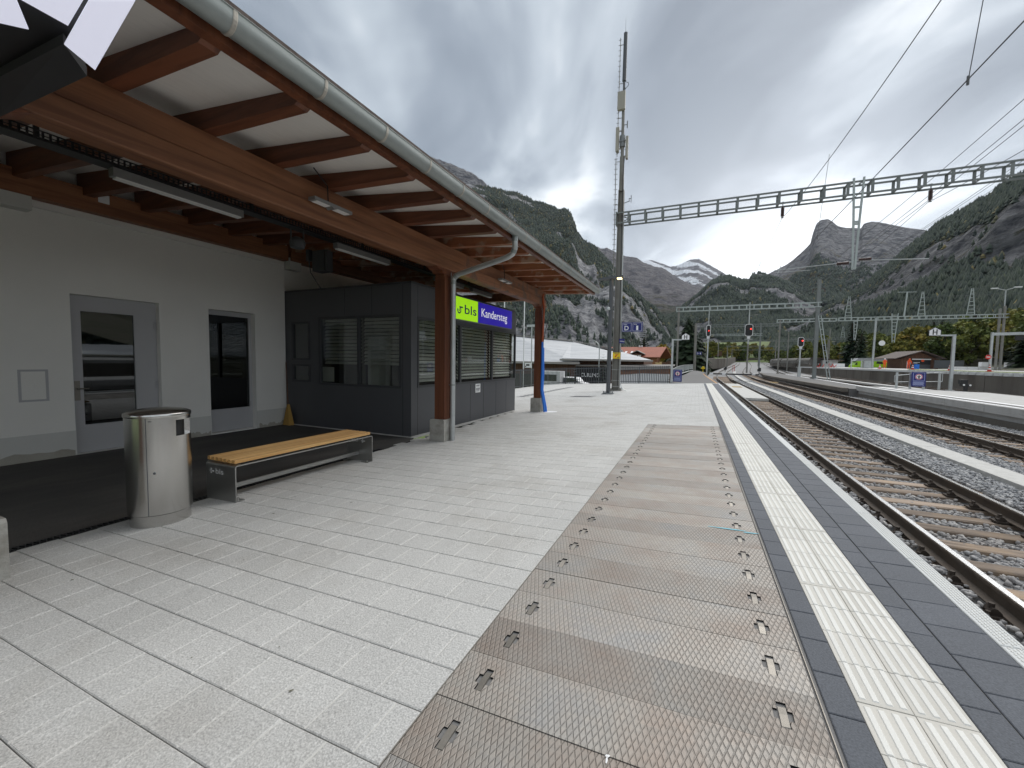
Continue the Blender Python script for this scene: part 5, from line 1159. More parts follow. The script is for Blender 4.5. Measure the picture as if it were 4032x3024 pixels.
# ------------------------------------------------------------------ second gantry with signals
G2 = 56.7
def truss(q, x0, x1, y, z0, z1, step=.78, dz=.08):
    for yy in (y-.22, y+.22):
        q.bar((x0,yy,z0+.04),(x1,yy,z0+.04),.07,.09); q.bar((x0,yy,z1-.04),(x1,yy,z1-.04),.07,.09)
        x = x0+.03
        while x < x1: q.bar((x,yy,z0),(x,yy,z1),.09,.02); x += step
def gantry(y, x0, x1, z0, z1, label, posts, m='truss_pale', step=.78):
    t = thing('catenary_gantry', label, 'gantry', (x0,y,z0), 'catenary gantries over the station tracks')
    q = MB(); truss(q, x0, x1, y, z0, z1, step); q.build('beam', M[m], t)
    for (px, pb, pt, wv) in posts:
        q = MB(); q.bar((px,y,pb),(px,y,pt),wv,wv); q.box(px-wv*.9,y-wv*.9,pb,px+wv*.9,y+wv*.9,pb+.12); q.build('post', M['truss'] if wv > .3 else M['mast_grey'], t)
    return t
g2 = gantry(G2, -2.55, 12.65, 7.90, 8.47, 'gantry carrying two hanging signals with red lights', [(-2.25,-.9,8.5,.22),(12.33,-.25,11.05,.34)])
q = MB(); q.bar((12.36,G2-.2,6.95),(13.58,G2-.2,-.4),.07); q.bar((12.62,G2-.2,6.95),(13.84,G2-.2,-.4),.07)
for k in range(12): z = 6.6-.6*k; x = 12.42+(6.95-z)*.166; q.bar((x,G2-.2,z),(x+.26,G2-.2,z),.05)
q.build('raking_brace', M['truss_pale'], g2)
q = MB(); q.bar((11.75,G2,9.95),(12.9,G2,9.95),.06); q.bar((11.8,G2,9.95),(11.75,G2,9.55),.07); q.bar((12.85,G2,9.95),(12.9,G2,9.55),.07); q.build('crossarm', M['insulator'], g2)
def signal(x, y, zc, wv, hv, label, lx_, lz_, top=None, foot=None, plate=True):
    t = thing('railway_signal', label, 'railway signal', (x,y,zc), 'light signals with white rimmed black boards')
    def octo(wv, hv, c): return [(-wv/2+c,-hv/2),(wv/2-c,-hv/2),(wv/2,-hv/2+c),(wv/2,hv/2-c),(wv/2-c,hv/2),(-wv/2+c,hv/2),(-wv/2,hv/2-c),(-wv/2,-hv/2+c)]
    c = min(wv, hv)*.22
    q = MB(); q.prism(octo(wv, hv, c), (x,y-.20,zc), (1,0,0), (0,0,1), (0,.06,0)); q.build('rim', M['white'], t)
    q = MB(); q.prism(octo(wv-.12, hv-.12, c*.8), (x,y-.215,zc), (1,0,0), (0,0,1), (0,.04,0)); q.box(x-wv*.3,y-.14,zc-hv*.4,x+wv*.3,y+.1,zc+hv*.4); q.build('board', M['black'], t)
    q = MB(); q.cyl((x+lx_,y-.24,zc+lz_),(x+lx_,y-.216,zc+lz_),.075,14); q.build('red_lamp', M['red_light'], t)
    q = MB()
    for (a, b) in ((-lx_ if lx_ else 0, lz_),(lx_, lz_-.42),(lx_, lz_+.42),(-lx_, lz_-.42)):
        if abs(b) < hv/2-.12 and (abs(a-lx_) > .02 or abs(b-lz_) > .02): q.cyl((x+a,y-.30,zc+b+.05),(x+a,y-.216,zc+b),.07,10)
    if q.v: q.build('hood', M['black'], t)
    q = MB()
    if top: q.bar((x,y,zc),(x,y,top),.09)
    if foot is not None: q.bar((x,y,foot),(x,y,zc),.16)
    q.build('stem', M['galv'], t)
    if plate:
        q = MB(); q.box(x-.16,y-.22,zc-hv/2-.28,x+.16,y-.19,zc-hv/2-.02); q.build('number_plate', M['white'], t)
        q = MB(); q.bar((x-.42,y-.1,zc-hv/2-.34),(x+.42,y-.1,zc-hv/2-.34),.05); q.build('foot_bar', M['galv'], t)
    return t
signal(1.25, G2, 5.42, .50, 1.40, 'narrow signal with one red light, left of the two hanging on the gantry', 0.02, .02, 8.7, -.3)
signal(5.62, G2, 5.42, .86, 1.46, 'broad signal with a red light, right of the two hanging on the gantry', .20, .14, 8.75, 3.8)
signal(12.38, 64.5, 4.35, .68, 1.24, 'signal with a red light standing on its own post beside the braced mast', .16, .16, None, -.3)
q = MB(); q.box(12.2,64.3,-.3,12.55,64.6,1.1); tag(q.build('signal_cabinet', M['galv']), 'grey cabinet at the foot of the standing signal', 'cabinet')
# further gantries and masts
gantry(94.5, -.5, 14.9, 8.85, 9.35, 'darker gantry seen just behind the two hanging signals', [(-.3,-.6,9.7,.30)], 'truss', 1.0)
gantry(125.5, 3.1, 15.6, 8.9, 9.4, 'third gantry, ending at a grey mast left of the standing signal', [(15.2,-.3,12.2,.32)], 'truss_pale', 1.0)
gantry(160.5, 6.6, 34, 9.0, 9.5, 'thin far gantry reaching from the left wall across all tracks', [(6.9,0,9.6,.25),(24,.2,9.5,.25)], 'truss', 1.3)
gantry(86.5, 12.9, 21.5, 8.85, 9.40, 'gantry arm behind the braced mast, over the third track', [(13.4,-.3,9.4,.22)], 'truss_pale', .95)
g5 = gantry(86.2, 21.7, 42.1, 8.85, 9.42, 'long pale gantry above the wooden hut and the loading yard', [(41.2,.6,10.2,.24),(41.7,.6,10.6,.24)], 'truss_pale', .86)
gantry(148, 26, 46, 8.9, 9.4, 'shorter gantry behind the green locomotive', [(45.0,.9,10.6,.4),(35.5,.9,12,.22)], 'truss', 1.1)
gantry(205, 12, 40, 8.8, 9.25, 'small far gantry over the curve of the tracks', [(12.4,.9,9.3,.25),(25,1,9.3,.25),(39,1,9.3,.25)], 'truss', 1.6)
gantry(250, 17, 42, 8.6, 9.0, 'smallest gantry near the bend, before the meadow', [(17.4,1.5,9.1,.25),(30,1.5,9.1,.25)], 'truss', 2.0)
def aframe(x, y, z0, z1, label, w0=.9, up=True):
    t = thing('lattice_support', label, 'lattice mast', (x,y,z0), 'tapered lattice supports on the far gantries')
    q = MB(); ww = (lambda z: w0*(1-.8*(z-z0)/(z1-z0))) if up else (lambda z: w0*(.35+.65*(z-z0)/(z1-z0)))
    for s_ in (-1,1): q.bar((x+s_*ww(z0)/2,y,z0),(x+s_*ww(z1)/2,y,z1),.08)
    n = max(4, int((z1-z0)/.55))
    for k in range(n): z = z0+(z1-z0)*(k+.5)/n; q.bar((x-ww(z)/2,y,z),(x+ww(z)/2,y,z),.07)
    q.build('frame', M['truss_pale'], t); return t
aframe(23.0,86.2,9.4,12.9,'leftmost tapered lattice support standing on the long pale gantry'); aframe(32.3,86.2,9.4,13.2,'tapered lattice support standing on the middle of the long pale gantry'); aframe(38.0,86.2,9.4,13.4,'tapered lattice support standing near the right end of the long pale gantry')
aframe(29.0,86.0,5.2,9.9,'ladder-like lattice support hanging below the long pale gantry', .8, False); aframe(24.0,86.0,5.6,9.0,'narrow lattice support hanging left of the ladder-like one', .5, False)
aframe(9.5,94.5,6.2,9.0,'small lattice drop support hanging behind the broad signal', .5, False); aframe(38.5,148,9.3,12.6,'lattice support on the shorter gantry behind the locomotive')
q = MB(); q.bar((30.2,86.2,9.4),(30.4,86.2,13.3),.16); q.bar((29.2,86.2,13.3),(31.6,86.2,13.2),.07); tag(q.build('gantry_mast', M['truss_pale']), 'slim mast with a cross arm standing on the long pale gantry', 'mast')
for x, y, z1, lab in ((9.6,97,11.9,'grey mast standing between the second and third track, beside the standing signal'),(2.6,150,9.5,'slim pole at the left retaining wall'),(9.2,150,5.2,'short pole by the meadow at the left wall'),(20.5,120,9,'thin mast behind the standing signal'),(28.5,120,7.5,'slim mast left of the green locomotive'),(20.3,170,8,'distant thin mast on the curve')):
    q = MB(); q.cyl((x,y,-.6+gz(y)),(x,y,z1),.16,8,r2=.11); q.bar((x,y,z1-.6),(x+1.6,y,z1-.4),.05); q.cyl((x+1.0,y,z1-.55),(x+1.5,y,z1-.45),.07,6); tag(q.build('catenary_mast', M['mast_grey']), lab, 'mast', 'slim masts along the far tracks')
# far post with small D 1 sign
q = MB(); q.cyl((-.28,94,-.4),(-.32,94,9.6),.30,10,r2=.24); tag(q.build('timber_post', M['mast_grey']), 'tall brown-grey post in front of the big dark spruce', 'post')
t = thing('platform_sign', 'tiny navy D 1 sign on the tall post before the big spruce', 'sign', (.45,93.6,3.4)); q = MB(); q.box(-.05,93.5,3.12,1.0,93.58,3.75); q.build('board', M['navy'], t); q = MB(); put_text(q, 'D', (.1,93.5,3.25), (1,0,0), (0,0,1), (0,-1,0), .32, .25, .01, ext=.01); put_text(q, '1', (.65,93.5,3.25), (1,0,0), (0,0,1), (0,-1,0), .32, .14, .01, ext=.01); q.build('lettering', M['white'], t)
q = MB(); q.bar((1.3,90,-.45),(1.3,90,.25),.12); q.box(.95,89.9,.25,1.65,90.1,.52); q.box(1.15,89.88,.40,1.5,90.12,.78); tag(q.build('dwarf_signal', M['yellow']), 'low yellow dwarf signal at the end of the ramp', 'dwarf signal')
for x, y, lab in ((6.1,105,'small black dwarf signal between the curving tracks'),(11.2,92,'black dwarf signal at the end of the old platform')):
    q = MB(); q.bar((x,y,-.6+gz(y)),(x,y,.0),.12); q.box(x-.3,y-.1,-.05,x+.3,y+.1,.42); q.box(x-.12,y-.1,.42,x+.3,y+.1,.65); tag(q.build('dwarf_signal', M['black']), lab, 'dwarf signal', 'black dwarf signals')
q = MB()
for x in (8.0,8.35): q.bar((x,110,-.5),(x,110,1.05),.09)
tag(q.build('marker_stakes', M['red']), 'pair of red stakes standing between the tracks', 'stake')

# ------------------------------------------------------------------ H signs, prohibition signs, railings
def hsign(x, y, z0, arm, label, zt=3.2):
    t = thing('stop_board', label, 'railway sign', (x,y,z0), 'H boards on cranked grey posts')
    q = MB(); q.bar((x,y,z0),(x,y,zt),.13,.13); q.bar((x,y,zt-.05),(x+arm*.60,y,zt-.05),.09,.09,(0,0,1)); q.box(x-.15,y-.15,z0,x+.15,y+.15,z0+.03); q.build('post', M['galv'], t)
    cx_ = x+arm*(.60+.26); q = MB(); P = [(-.29,0),(.29,0),(.29,.33),(0,.52),(-.29,.33)]
    q.prism(P, (cx_,y-.03,zt-.08), (1,0,0), (0,0,1), (0,.03,0)); q.build('rim', M['black'], t)
    q = MB(); q.prism([(u*.86, .03+v*.87) for u, v in P], (cx_,y-.034,zt-.08), (1,0,0), (0,0,1), (0,.006,0)); q.build('face', M['white'], t)
    q = MB()
    for a in ((-.105,.065,-.055,.385),(.055,.065,.105,.385),(-.055,.20,.055,.245)): q.box(cx_+a[0],y-.040,zt-.08+a[1],cx_+a[2],y-.0345,zt-.08+a[3])
    q.build('letter', M['black'], t)
hsign(-1.62, 32.3, pz(-1.6), 1, 'white H board on a cranked post at the end of the paved platform', 3.12); hsign(13.62, 32.3, 0, -1, 'white H board on a cranked post standing on the island platform', 3.27)
def nosign(x, y, z, wv, hv, label):
    t = thing('no_entry_sign', label, 'sign', (x,y,z), 'navy signs forbidding people on the track')
    q = MB(); q.box(x-wv/2,y-.03,z,x+wv/2,y,z+hv); q.build('board', M['navy'], t)
    q = MB(); frame_(q, x-wv*.40, z+hv*.40, x+wv*.40, z+hv*.95, y-.03, .014); q.cyl((x,y-.03,z+hv*.67),(x,y-.034,z+hv*.67),wv*.27,24)
    for k in range(5): q.box(x-wv*.40, y-.033, z+hv*(.09+.055*k), x+wv*(.40-.06*(k % 2)), y-.03, z+hv*(.115+.055*k))
    q.build('print', M['pale_print'], t)
    q = MB(); q.cyl((x,y-.035,z+hv*.67),(x,y-.038,z+hv*.67),wv*.235,24); q.build('disc', M['white'], t)
    q = MB(); 
    n = 24
    vs = [(x+wv*r_*math.cos(2*math.pi*k/n), y-.040, z+hv*.67+wv*r_*math.sin(2*math.pi*k/n)) for k in range(n) for r_ in (.20,.25)]; q.add(vs, [(2*k,2*k+1,(2*k+3)%(2*n),(2*k+2)%(2*n)) for k in range(n)]); q.build('red_ring', M['red'], t)
    q = MB(); zc = z+hv*.67; q.box(x-.03*wv/.6,y-.044,zc-.09,x+.03*wv/.6,y-.041,zc+.04); q.box(x-.085,y-.044,zc+.0,x+.085,y-.041,zc+.03); q.cyl((x,y-.041,zc+.07),(x,y-.044,zc+.07),.026,10); q.box(x-.03,y-.0445,zc-.14,x-.008,y-.041,zc-.08); q.box(x+.008,y-.0445,zc-.14,x+.03,y-.041,zc-.08); q.build('figure', M['black'], t)
nosign(-1.22, 32.6, pz(-1.2)+.10, .60, .90, 'navy no-trespassing sign beside the railing at the platform end'); nosign(12.28, 32.55, .17, .66, .88, 'navy no-trespassing sign on the railing of the island platform')
rl = thing('island_railing', 'grey tubular railing across the end of the island platform', 'railing', (12.3,32.8,0))
for x in (11.35,12.0,12.62,13.32):
    q = MB(); q.bar((x,32.8,0),(x,32.8,1.0),.11,.06); q.build('post', M['galv'], rl)
q = MB(); q.cyl((11.22,32.72,.80),(12.0,32.76,.90),.022,8); q.cyl((12.0,32.76,.93),(13.45,32.8,1.04),.022,8); q.cyl((11.22,32.72,.40),(12.0,32.76,.44),.018,8); q.cyl((12.55,32.78,.46),(13.45,32.8,.50),.018,8); q.cyl((11.22,32.72,.40),(11.22,32.72,.80),.02,8); q.cyl((13.45,32.8,.5),(13.45,32.8,1.04),.02,8); q.build('rail', M['galv'], rl)
q = MB(); q.bar((14.05,31.8,0),(14.05,31.8,.28),.14); q.box(13.85,31.7,.28,14.25,31.95,.42); q.box(13.78,31.7,.42,14.1,31.95,.66); tag(q.build('dwarf_signal', M['black']), 'low black dwarf signal with two white lamps on the island platform', 'dwarf signal')
q = MB(); q.cyl((13.93,31.69,.37),(13.93,31.70,.37),.05,10); q.cyl((14.2,31.69,.36),(14.2,31.70,.36),.05,10); tag(q.build('signal_lamp', M['diffuser']), 'two small white lamps of the dwarf signal on the island platform', 'lamp')
rr_ = thing('ramp_railing', 'curved grey barred railing beside the asphalt ramp', 'railing', (-1.6,50,0))
pth = [(-1.60,33.0),(-1.72,42),(-1.75,52),(-1.55,62),(-1.1,74),(-.5,84)]
q = MB(); q.tube([(x,y,.02) for x, y in pth], .06, 6); q.build('kerb', M['edge'], rr_)
q = MB(); 
ptop = [(-1.60,33.0,.90),(-1.72,42,.95),(-1.75,52,1.02),(-1.55,62,1.08),(-1.1,74,1.10),(-.5,84,1.12)]
q.tube(ptop, .030, 6); q.tube([(x,y,z-.72) for x, y, z in ptop], .022, 6); q.build('rail', M['galv'], rr_)
rb_ = MB().box(-.011,-.011,-.72,.011,.011,0).mesh('bar', M['galv']); rp_ = MB().box(-.03,-.03,-.95,.03,.03,0).mesh('post', M['galv'])
for a, b in zip(ptop[:-1], ptop[1:]):
    for k in range(26): p = Vector(a).lerp(Vector(b), k/26); inst('bar' if k % 8 else 'post', rb_ if k % 8 else rp_, rr_, (p.x+1.6, p.y-50, p.z))


# ------------------------------------------------------------------ lamp post, fence, poles left of the mast
lp = thing('lamp_post', 'dark slim lamp post with a flat two-sided lamp head, one side lit', 'lamp post', (-3.97,20.6,pz(-3.97)))
zb = pz(-3.97)
q = MB(); q.cyl((-3.97,20.6,zb),(-3.96,20.6,5.5),.105,12,r2=.095); q.build('pole', M['post_dark'], lp, smooth=True)
q = MB(); q.cyl((-3.97,20.6,zb+.02),(-3.97,20.6,zb+.06),.28,12); q.box(-4.25,20.32,zb,-3.69,20.88,zb+.02)
for k in range(6): a = math.pi/3*k; q.cyl((-3.97+.22*math.cos(a),20.6+.22*math.sin(a),zb+.06),(-3.97+.22*math.cos(a),20.6+.22*math.sin(a),zb+.14),.025,6)
q.build('base', M['steel_grey'], lp)
q = MB(); q.prism([(-.60,-.02),(-.58,.06),(-.06,.10),(.0,.12),(.06,.10),(.60,.12),(.62,.04),(.08,.0),(-.08,-.03)], (-3.97,20.42,5.46), (1,0,0), (0,0,1), (0,.36,0)); q.build('lamp_head', M['post_dark'], lp)
q = MB(); q.box(-3.66,20.44,5.42,-3.46,20.66,5.475); q.build('light_source', M['lampglow'], lp)
q = MB(); q.lathe([(.09,0),(.10,.04),(.07,.14),(.03,.17)], (-4.05,20.45,3.92), 12); tag(q.build('security_camera', M['galv'], smooth=True), 'small grey dome camera mounted on the dark lamp post', 'camera')
fpts = [(-11.2,12.8),(-11.13,20),(-11.13,26.2),(-10.95,30.1),(-9.7,32.4),(-6.55,33.4),(-4.0,33.0),(-1.75,32.3)]
fen = thing('platform_fence', 'dark grey vertical-bar fence along the back edge of the platform', 'fence', (-9,30,-.5))
def fz(x): return pz(x)
bars = []; rails = MB(); posts = MB()
for (x0, y0), (x1, y1) in zip(fpts[:-1], fpts[1:]):
    L_ = math.hypot(x1-x0, y1-y0); n = max(1, int(round(L_/.135)))
    for k in range(n): t_ = k/n; bars.append((x0+(x1-x0)*t_, y0+(y1-y0)*t_, math.atan2(y1-y0, x1-x0)))
    for h in (.12, 1.22): rails.bar((x0,y0,fz(x0)+h),(x1,y1,fz(x1)+h),.045,.04)
    for k in range(max(1, int(L_/2))): t_ = k/max(1, int(L_/2)); x, y = x0+(x1-x0)*t_, y0+(y1-y0)*t_; posts.bar((x,y,fz(x)-.1),(x,y,fz(x)+1.28),.08)
rails.build('rail', M['post_dark'], fen); posts.build('post', M['post_dark'], fen)
bmesh_ = MB().box(-.022,-.006,0,.022,.006,1.30).mesh('bar', M['post_dark'])
bars = [b for b in bars if b[1] > 19.5]
for (x, y, a) in bars[:290]: inst('bar', bmesh_, fen, (x+9, y-30, fz(x)+.5+.02), (0,0,a))
for x, y, z1, lab in ((-12.5,30,6.05,'white flagpole to the right of the kiosk end'),(-14.24,30,7.2,'white flagpole seen between the kiosk roof and the beam, middle one'),(-16.45,30,7.4,'white flagpole seen above the kiosk name sign, leftmost')):
    q = MB(); q.cyl((x,30,-3.4),(x,30,z1),.055,8,r2=.045); tag(q.build('flagpole', M['white'], smooth=True), lab, 'flagpole', 'white flagpoles beyond the kiosk')
q = MB(); q.cyl((-11.8,30,-3.4),(-11.85,30,4.12),.05,8); q.box(-12.25,29.9,4.03,-11.5,30.1,4.20); tag(q.build('street_lamp', M['galv']), 'grey lamp post with a flat T-shaped white head behind the far canopy post', 'street lamp')
q = MB(); q.tube([(-7.78,36,-3.4),(-7.80,36,-.4),(-7.80,36,2.4),(-7.86,36,2.85),(-8.05,36,3.08),(-8.35,36,3.20)], .04, 8); q.box(-8.42,35.9,3.17,-8.15,36.1,3.24); tag(q.build('street_lamp', M['galv'], smooth=True), 'slim curved street lamp in front of the grey hall roof', 'street lamp')
t = thing('direction_board', 'white board with black print beside the kiosk, above the fence', 'sign', (-12.1,30,.95)); q = MB(); q.box(-12.35,29.9,.82,-11.78,29.94,1.20); q.build('board', M['white'], t); q = MB(); q.box(-12.24,29.895,.98,-11.95,29.9,1.10); q.cyl((-12.27,29.9,.92),(-12.27,29.895,.92),.05,8); q.build('print', M['black'], t)

# ------------------------------------------------------------------ curling hall and chalet
hall = thing('curling_hall', 'long wooden hall with a broad grey metal roof behind the fence', 'hall', (-14,48,-3.4))
def shingle_roof(q, A, B, C, D, th=.12):
    quad_slab(q, [A,B,C,D], th)
Y_ = 45
q = MB(); quad_slab(q, [(-24,45,1.30),(-11.95,45,1.30),(-15.2,53,4.05),(-24,53,4.9)], -.16); quad_slab(q, [(-14.0,44.9,1.72),(-4.2,44.9,1.62),(-6.8,50.5,2.15),(-9.3,53,2.85),(-15.2,53,4.0)], -.14); quad_slab(q, [(-24,53,4.9),(-8.6,53,2.95),(-8.6,60,1.5),(-24,60,1.9)], -.16); q.build('roof', M['grey_roof'], hall)
q = MB(); q.bar((-24.2,53,4.98),(-15.2,53,4.12),.7,.10); q.bar((-15.2,53,4.12),(-9.2,53,2.98),.6,.10); q.build('ridge_cap', M['ridge_roof'], hall)
q = MB(); q.box(-24,44.8,1.05,-11.9,45.05,1.30); q.box(-14.2,44.75,1.46,-4.1,44.95,1.64); q.build('fascia', M['ridge_roof'], hall)
q = MB(); q.box(-24,46,-3.4,-4.6,58,1.12); q.box(-15.5,46.5,1.1,-5.2,56,1.5); q.build('wall', M['hut_wood'], hall)
q = MB()
for x in (-23,-21,-19.5): q.box(x,45.93,-2.6,x+1.3,46,-.2)
for x in (-18,-16.6,-15.2,-14.2): q.box(x,45.93,-1.6,x+.9,46,.1)
q.build('window', M['glass_dark'], hall)
q = MB(); put_text(q, 'CURLING', (-11.92,45.7,-.34), (1,0,0), (0,0,1), (0,-1,0), .42, 2.1, .02, ext=.02); q.build('lettering', M['white'], hall)
q = MB(); q.box(-12.6,45.75,-3.4,-8.9,45.98,.75); q.build('dark_front', M['void'], hall)
q = MB(); quad_slab(q, [(-12.4,45.1,.84),(-2.0,44.6,1.02),(-2.0,45.8,1.12),(-12.4,45.95,.95)], .08); q.build('canopy_roof', M['ridge_roof'], hall)
lw = thing('curling_rink_wall', 'low pale wall with a timber band and flat roof behind the fence bars', 'wall', (-4.6,42,-3))
q = MB(); q.box(-7.0,42.0,-3.4,-2.3,42.3,.35); q.build('wall', M['white'], lw)
q = MB(); q.add([(-7.0,41.95,.10),(-2.3,41.95,.55),(-2.3,41.95,.82),(-7.0,41.95,.50)], [(0,1,2,3)]); q.box(-7.0,41.96,.30,-2.3,42.32,.52); q.build('timber_band', M['beam'], lw)
q = MB(); q.prism([(-7.6,.55),(-2.1,.82),(-2.1,1.0),(-7.6,1.02)], (0,41.7,0), (1,0,0), (0,0,1), (0,2.6,0)); q.build('roof', M['ridge_roof'], lw)
ch = thing('chalet', 'timber chalet with a red tiled roof, a dormer and two skylights', 'house', (-9,85,-3.4))
q = MB(); quad_slab(q, [(-19.0,83.2,2.45),(-6.4,83.2,2.45),(-5.55,88,4.55),(-19.0,88,4.55)], -.18); quad_slab(q, [(-5.55,88,4.55),(-4.6,92.6,2.45),(-19,92.6,2.45),(-19,88,4.55)], -.18); q.build('roof', M['red_roof'], ch)
q = MB(); q.box(-18.5,84.2,-3.4,-7.0,92,2.55); q.add([(-7.0,84.2,2.5),(-7.0,92,2.5),(-6.5,88,4.3)], [(0,1,2)]); q.box(-8.6,84.0,-3.4,-7.0,84.25,2.45); q.build('wall', M['chalet_wood'], ch)
q = MB(); q.box(-11.5,83.3,-3.4,-9.5,84.6,1.7); q.box(-11.3,83.32,1.7,-9.75,85.5,3.0); q.build('dormer', M['hut_wood'], ch)
q = MB(); quad_slab(q, [(-11.95,83.0,2.92),(-10.65,83.0,3.62),(-10.65,87.0,3.62),(-11.95,85.0,2.92)], .12); quad_slab(q, [(-10.65,83.0,3.62),(-9.2,83.0,2.92),(-9.2,85.0,2.92),(-10.65,87.0,3.62)], .12); q.build('dormer_roof', M['ridge_roof'], ch)
q = MB(); q.box(-11.1,83.24,1.9,-10.6,83.30,2.75); q.box(-10.45,83.24,1.9,-9.9,83.30,2.75); q.box(-10.65,83.22,.85,-10.0,83.28,1.5); q.box(-9.25,83.9,.85,-8.4,83.98,1.5); q.build('window', M['white'], ch)
for x in (-13.05,-11.9):
    q = MB(); quad_slab(q, [(x-.25,84.95,3.23),(x+.15,84.95,3.23),(x+.25,85.65,3.54),(x-.15,85.65,3.54)], .06); q.build('skylight', M['white'], ch)
q = MB(); q.box(-10.9,87.8,4.5,-10.6,88.1,4.85); q.box(-10.4,87.8,4.5,-10.2,88.1,4.9); q.build('chimney', M['white'], ch)
q = MB(); q.box(-6.9,84.5,.6,-4.4,86,1.5); q.box(-5.9,85,-3,-4.4,89,.5); q.box(-5.2,84.6,1.6,-4.5,88,1.75); q.build('balcony', M['hut_wood'], ch)
q = MB(); 
for i, (a, b, z0, z1) in enumerate(((-7.7,-6.0,.6,.85),(-7.4,-6.1,.85,1.05),(-7.2,-6.05,1.06,1.30),(-6.5,-6.05,1.30,1.55),(-7.25,-6.6,1.30,1.42))): q.box(a,83.4+.1*i,z0,b,84.0,z1)
tag(q.build('timber_stack', M['yellow_pad']), 'stack of pale sawn timber in front of the chalet', 'timber stack')
for x, y, c, lab in ((-10.6,36.5,'white','white car roof glimpsed behind the fence bars'),(-12.4,35.5,'white','white van side behind the fence, left of the white car')):
    t = thing('parked_car', lab, 'car', (x,y,-1.6)); q = MB(); q.prism([(-1.5,-.7),(1.5,-.7),(1.5,.1),(1.0,.2),(.6,.65),(-.7,.65),(-1.2,.15),(-1.5,.1)] if y > 36 else [(-1.2,-.7),(1.2,-.7),(1.2,1.2),(-1.2,1.2)], (x,y,-.75), (1,0,0), (0,0,1), (0,1.6,0)); q.build('body', M['white'], t); q = MB(); q.prism([(.5,.2),(.85,.2),(.5,.6),(-.6,.6),(-1.0,.2)] if y > 36 else [(-.9,.3),(.9,.3),(.9,.9),(-.9,.9)], (x,y-.02,-.75), (1,0,0), (0,0,1), (0,.03,0)); q.build('window', M['glass_dark'], t)
    q = MB(); q.cyl((x-.9,y-.02,-1.5),(x-.9,y+.2,-1.5),.3,12); q.cyl((x+.9,y-.02,-1.5),(x+.9,y+.2,-1.5),.3,12); q.build('wheel', M['black'], t)
q = MB(); q.prism([(-16,34),(-7,34.5),(-3,36),(-3,44),(-16,44)], (0,0,-3.4), (1,0,0), (0,1,0), (0,0,1.75)); tag(q.build('car_park', M['asphalt_grey']), kind='structure')

# ------------------------------------------------------------------ yard: hut, locomotive, workers, cones and so on
hut = thing('wooden_hut', 'dark wooden hut with a brown pitched roof on the loading yard', 'hut', (37,100,.95))
q = MB(); q.box(35.0,100,.9,40.3,106,2.7); q.prism([(34.9,2.7),(40.4,2.7),(37.7,4.0)], (0,100,0), (1,0,0), (0,0,1), (0,6,0)); q.build('wall', M['hut_wood'], hut)
q = MB(); quad_slab(q, [(33.9,98.9,2.72),(37.75,98.9,4.15),(36.7,107,4.15),(33.0,107,2.72)], .14); quad_slab(q, [(37.75,98.9,4.15),(40.9,98.9,2.75),(41.2,107,2.75),(36.7,107,4.15)], .14); q.build('roof', M['brown_roof'], hut)
q = MB(); q.box(36.65,99.93,1.75,39.2,99.99,2.62); q.build('banner', M['black'], hut)
q = MB(); q.box(36.6,99.9,2.62,39.25,99.98,2.80); q.box(36.8,99.91,1.95,37.4,99.93,2.02); q.box(36.8,99.91,2.08,37.7,99.93,2.16); q.build('banner_print', M['white'], hut)
q = MB(); q.cyl((38.1,99.93,2.45),(38.1,99.9,2.45),.22,12); q.build('banner_picture', M['orange'], hut)
q = MB(); q.box(35.9,99.95,.95,36.4,100,2.3); q.build('door', M['white'], hut)
q = MB(); q.box(39.1,98.3,1.15,43.0,98.5,2.55); tag(q.build('dark_hoarding', M['post_dark']), 'plain dark grey hoarding beside the wooden hut', 'hoarding')
q = MB(); q.box(36.1,99.9,.95,39.2,99.94,1.72); tag(q.build('counter_board', M['post_dark']), 'dark counter boards along the front of the wooden hut', 'board')
loco = thing('locomotive', 'bright green locomotive with a grey roof parked beyond the yard', 'locomotive', (31,112,.7))
q = MB(); q.prism([(31.2,.9),(32.0,1.05),(37.6,1.05),(38.6,1.15),(38.4,1.6),(37.6,2.35),(32.0,2.35),(31.4,1.5)], (0,112,0), (1,0,0), (0,0,1), (0,2.9,0)); q.build('body', M['loco_green'], loco)
q = MB(); q.prism([(31.6,2.35),(37.4,2.35),(36.9,2.95),(35.4,3.05),(32.2,3.0)], (0,112.1,0), (1,0,0), (0,0,1), (0,2.7,0)); q.build('roof', M['loco_grey'], loco)
q = MB(); q.add([(35.2,111.97,1.85),(36.4,111.97,1.75),(36.2,111.97,2.25),(35.3,111.97,2.3)], [(0,1,2,3)]); q.add([(32.0,111.97,1.5),(32.0,111.97,2.2),(31.5,111.97,1.6)], [(0,1,2)]); q.build('window', M['black'], loco)
q = MB(); put_text(q, 'bls', (33.3,111.97,1.35), (1,0,0), (0,0,1), (0,-1,0), .6, 1.3, .02, ext=.01); q.build('lettering', M['logo_blue'], loco)
q = MB(); q.box(38.6,112.5,1.0,46,114.5,2.3); q.build('coupled_wagon', M['brown_roof'], loco)
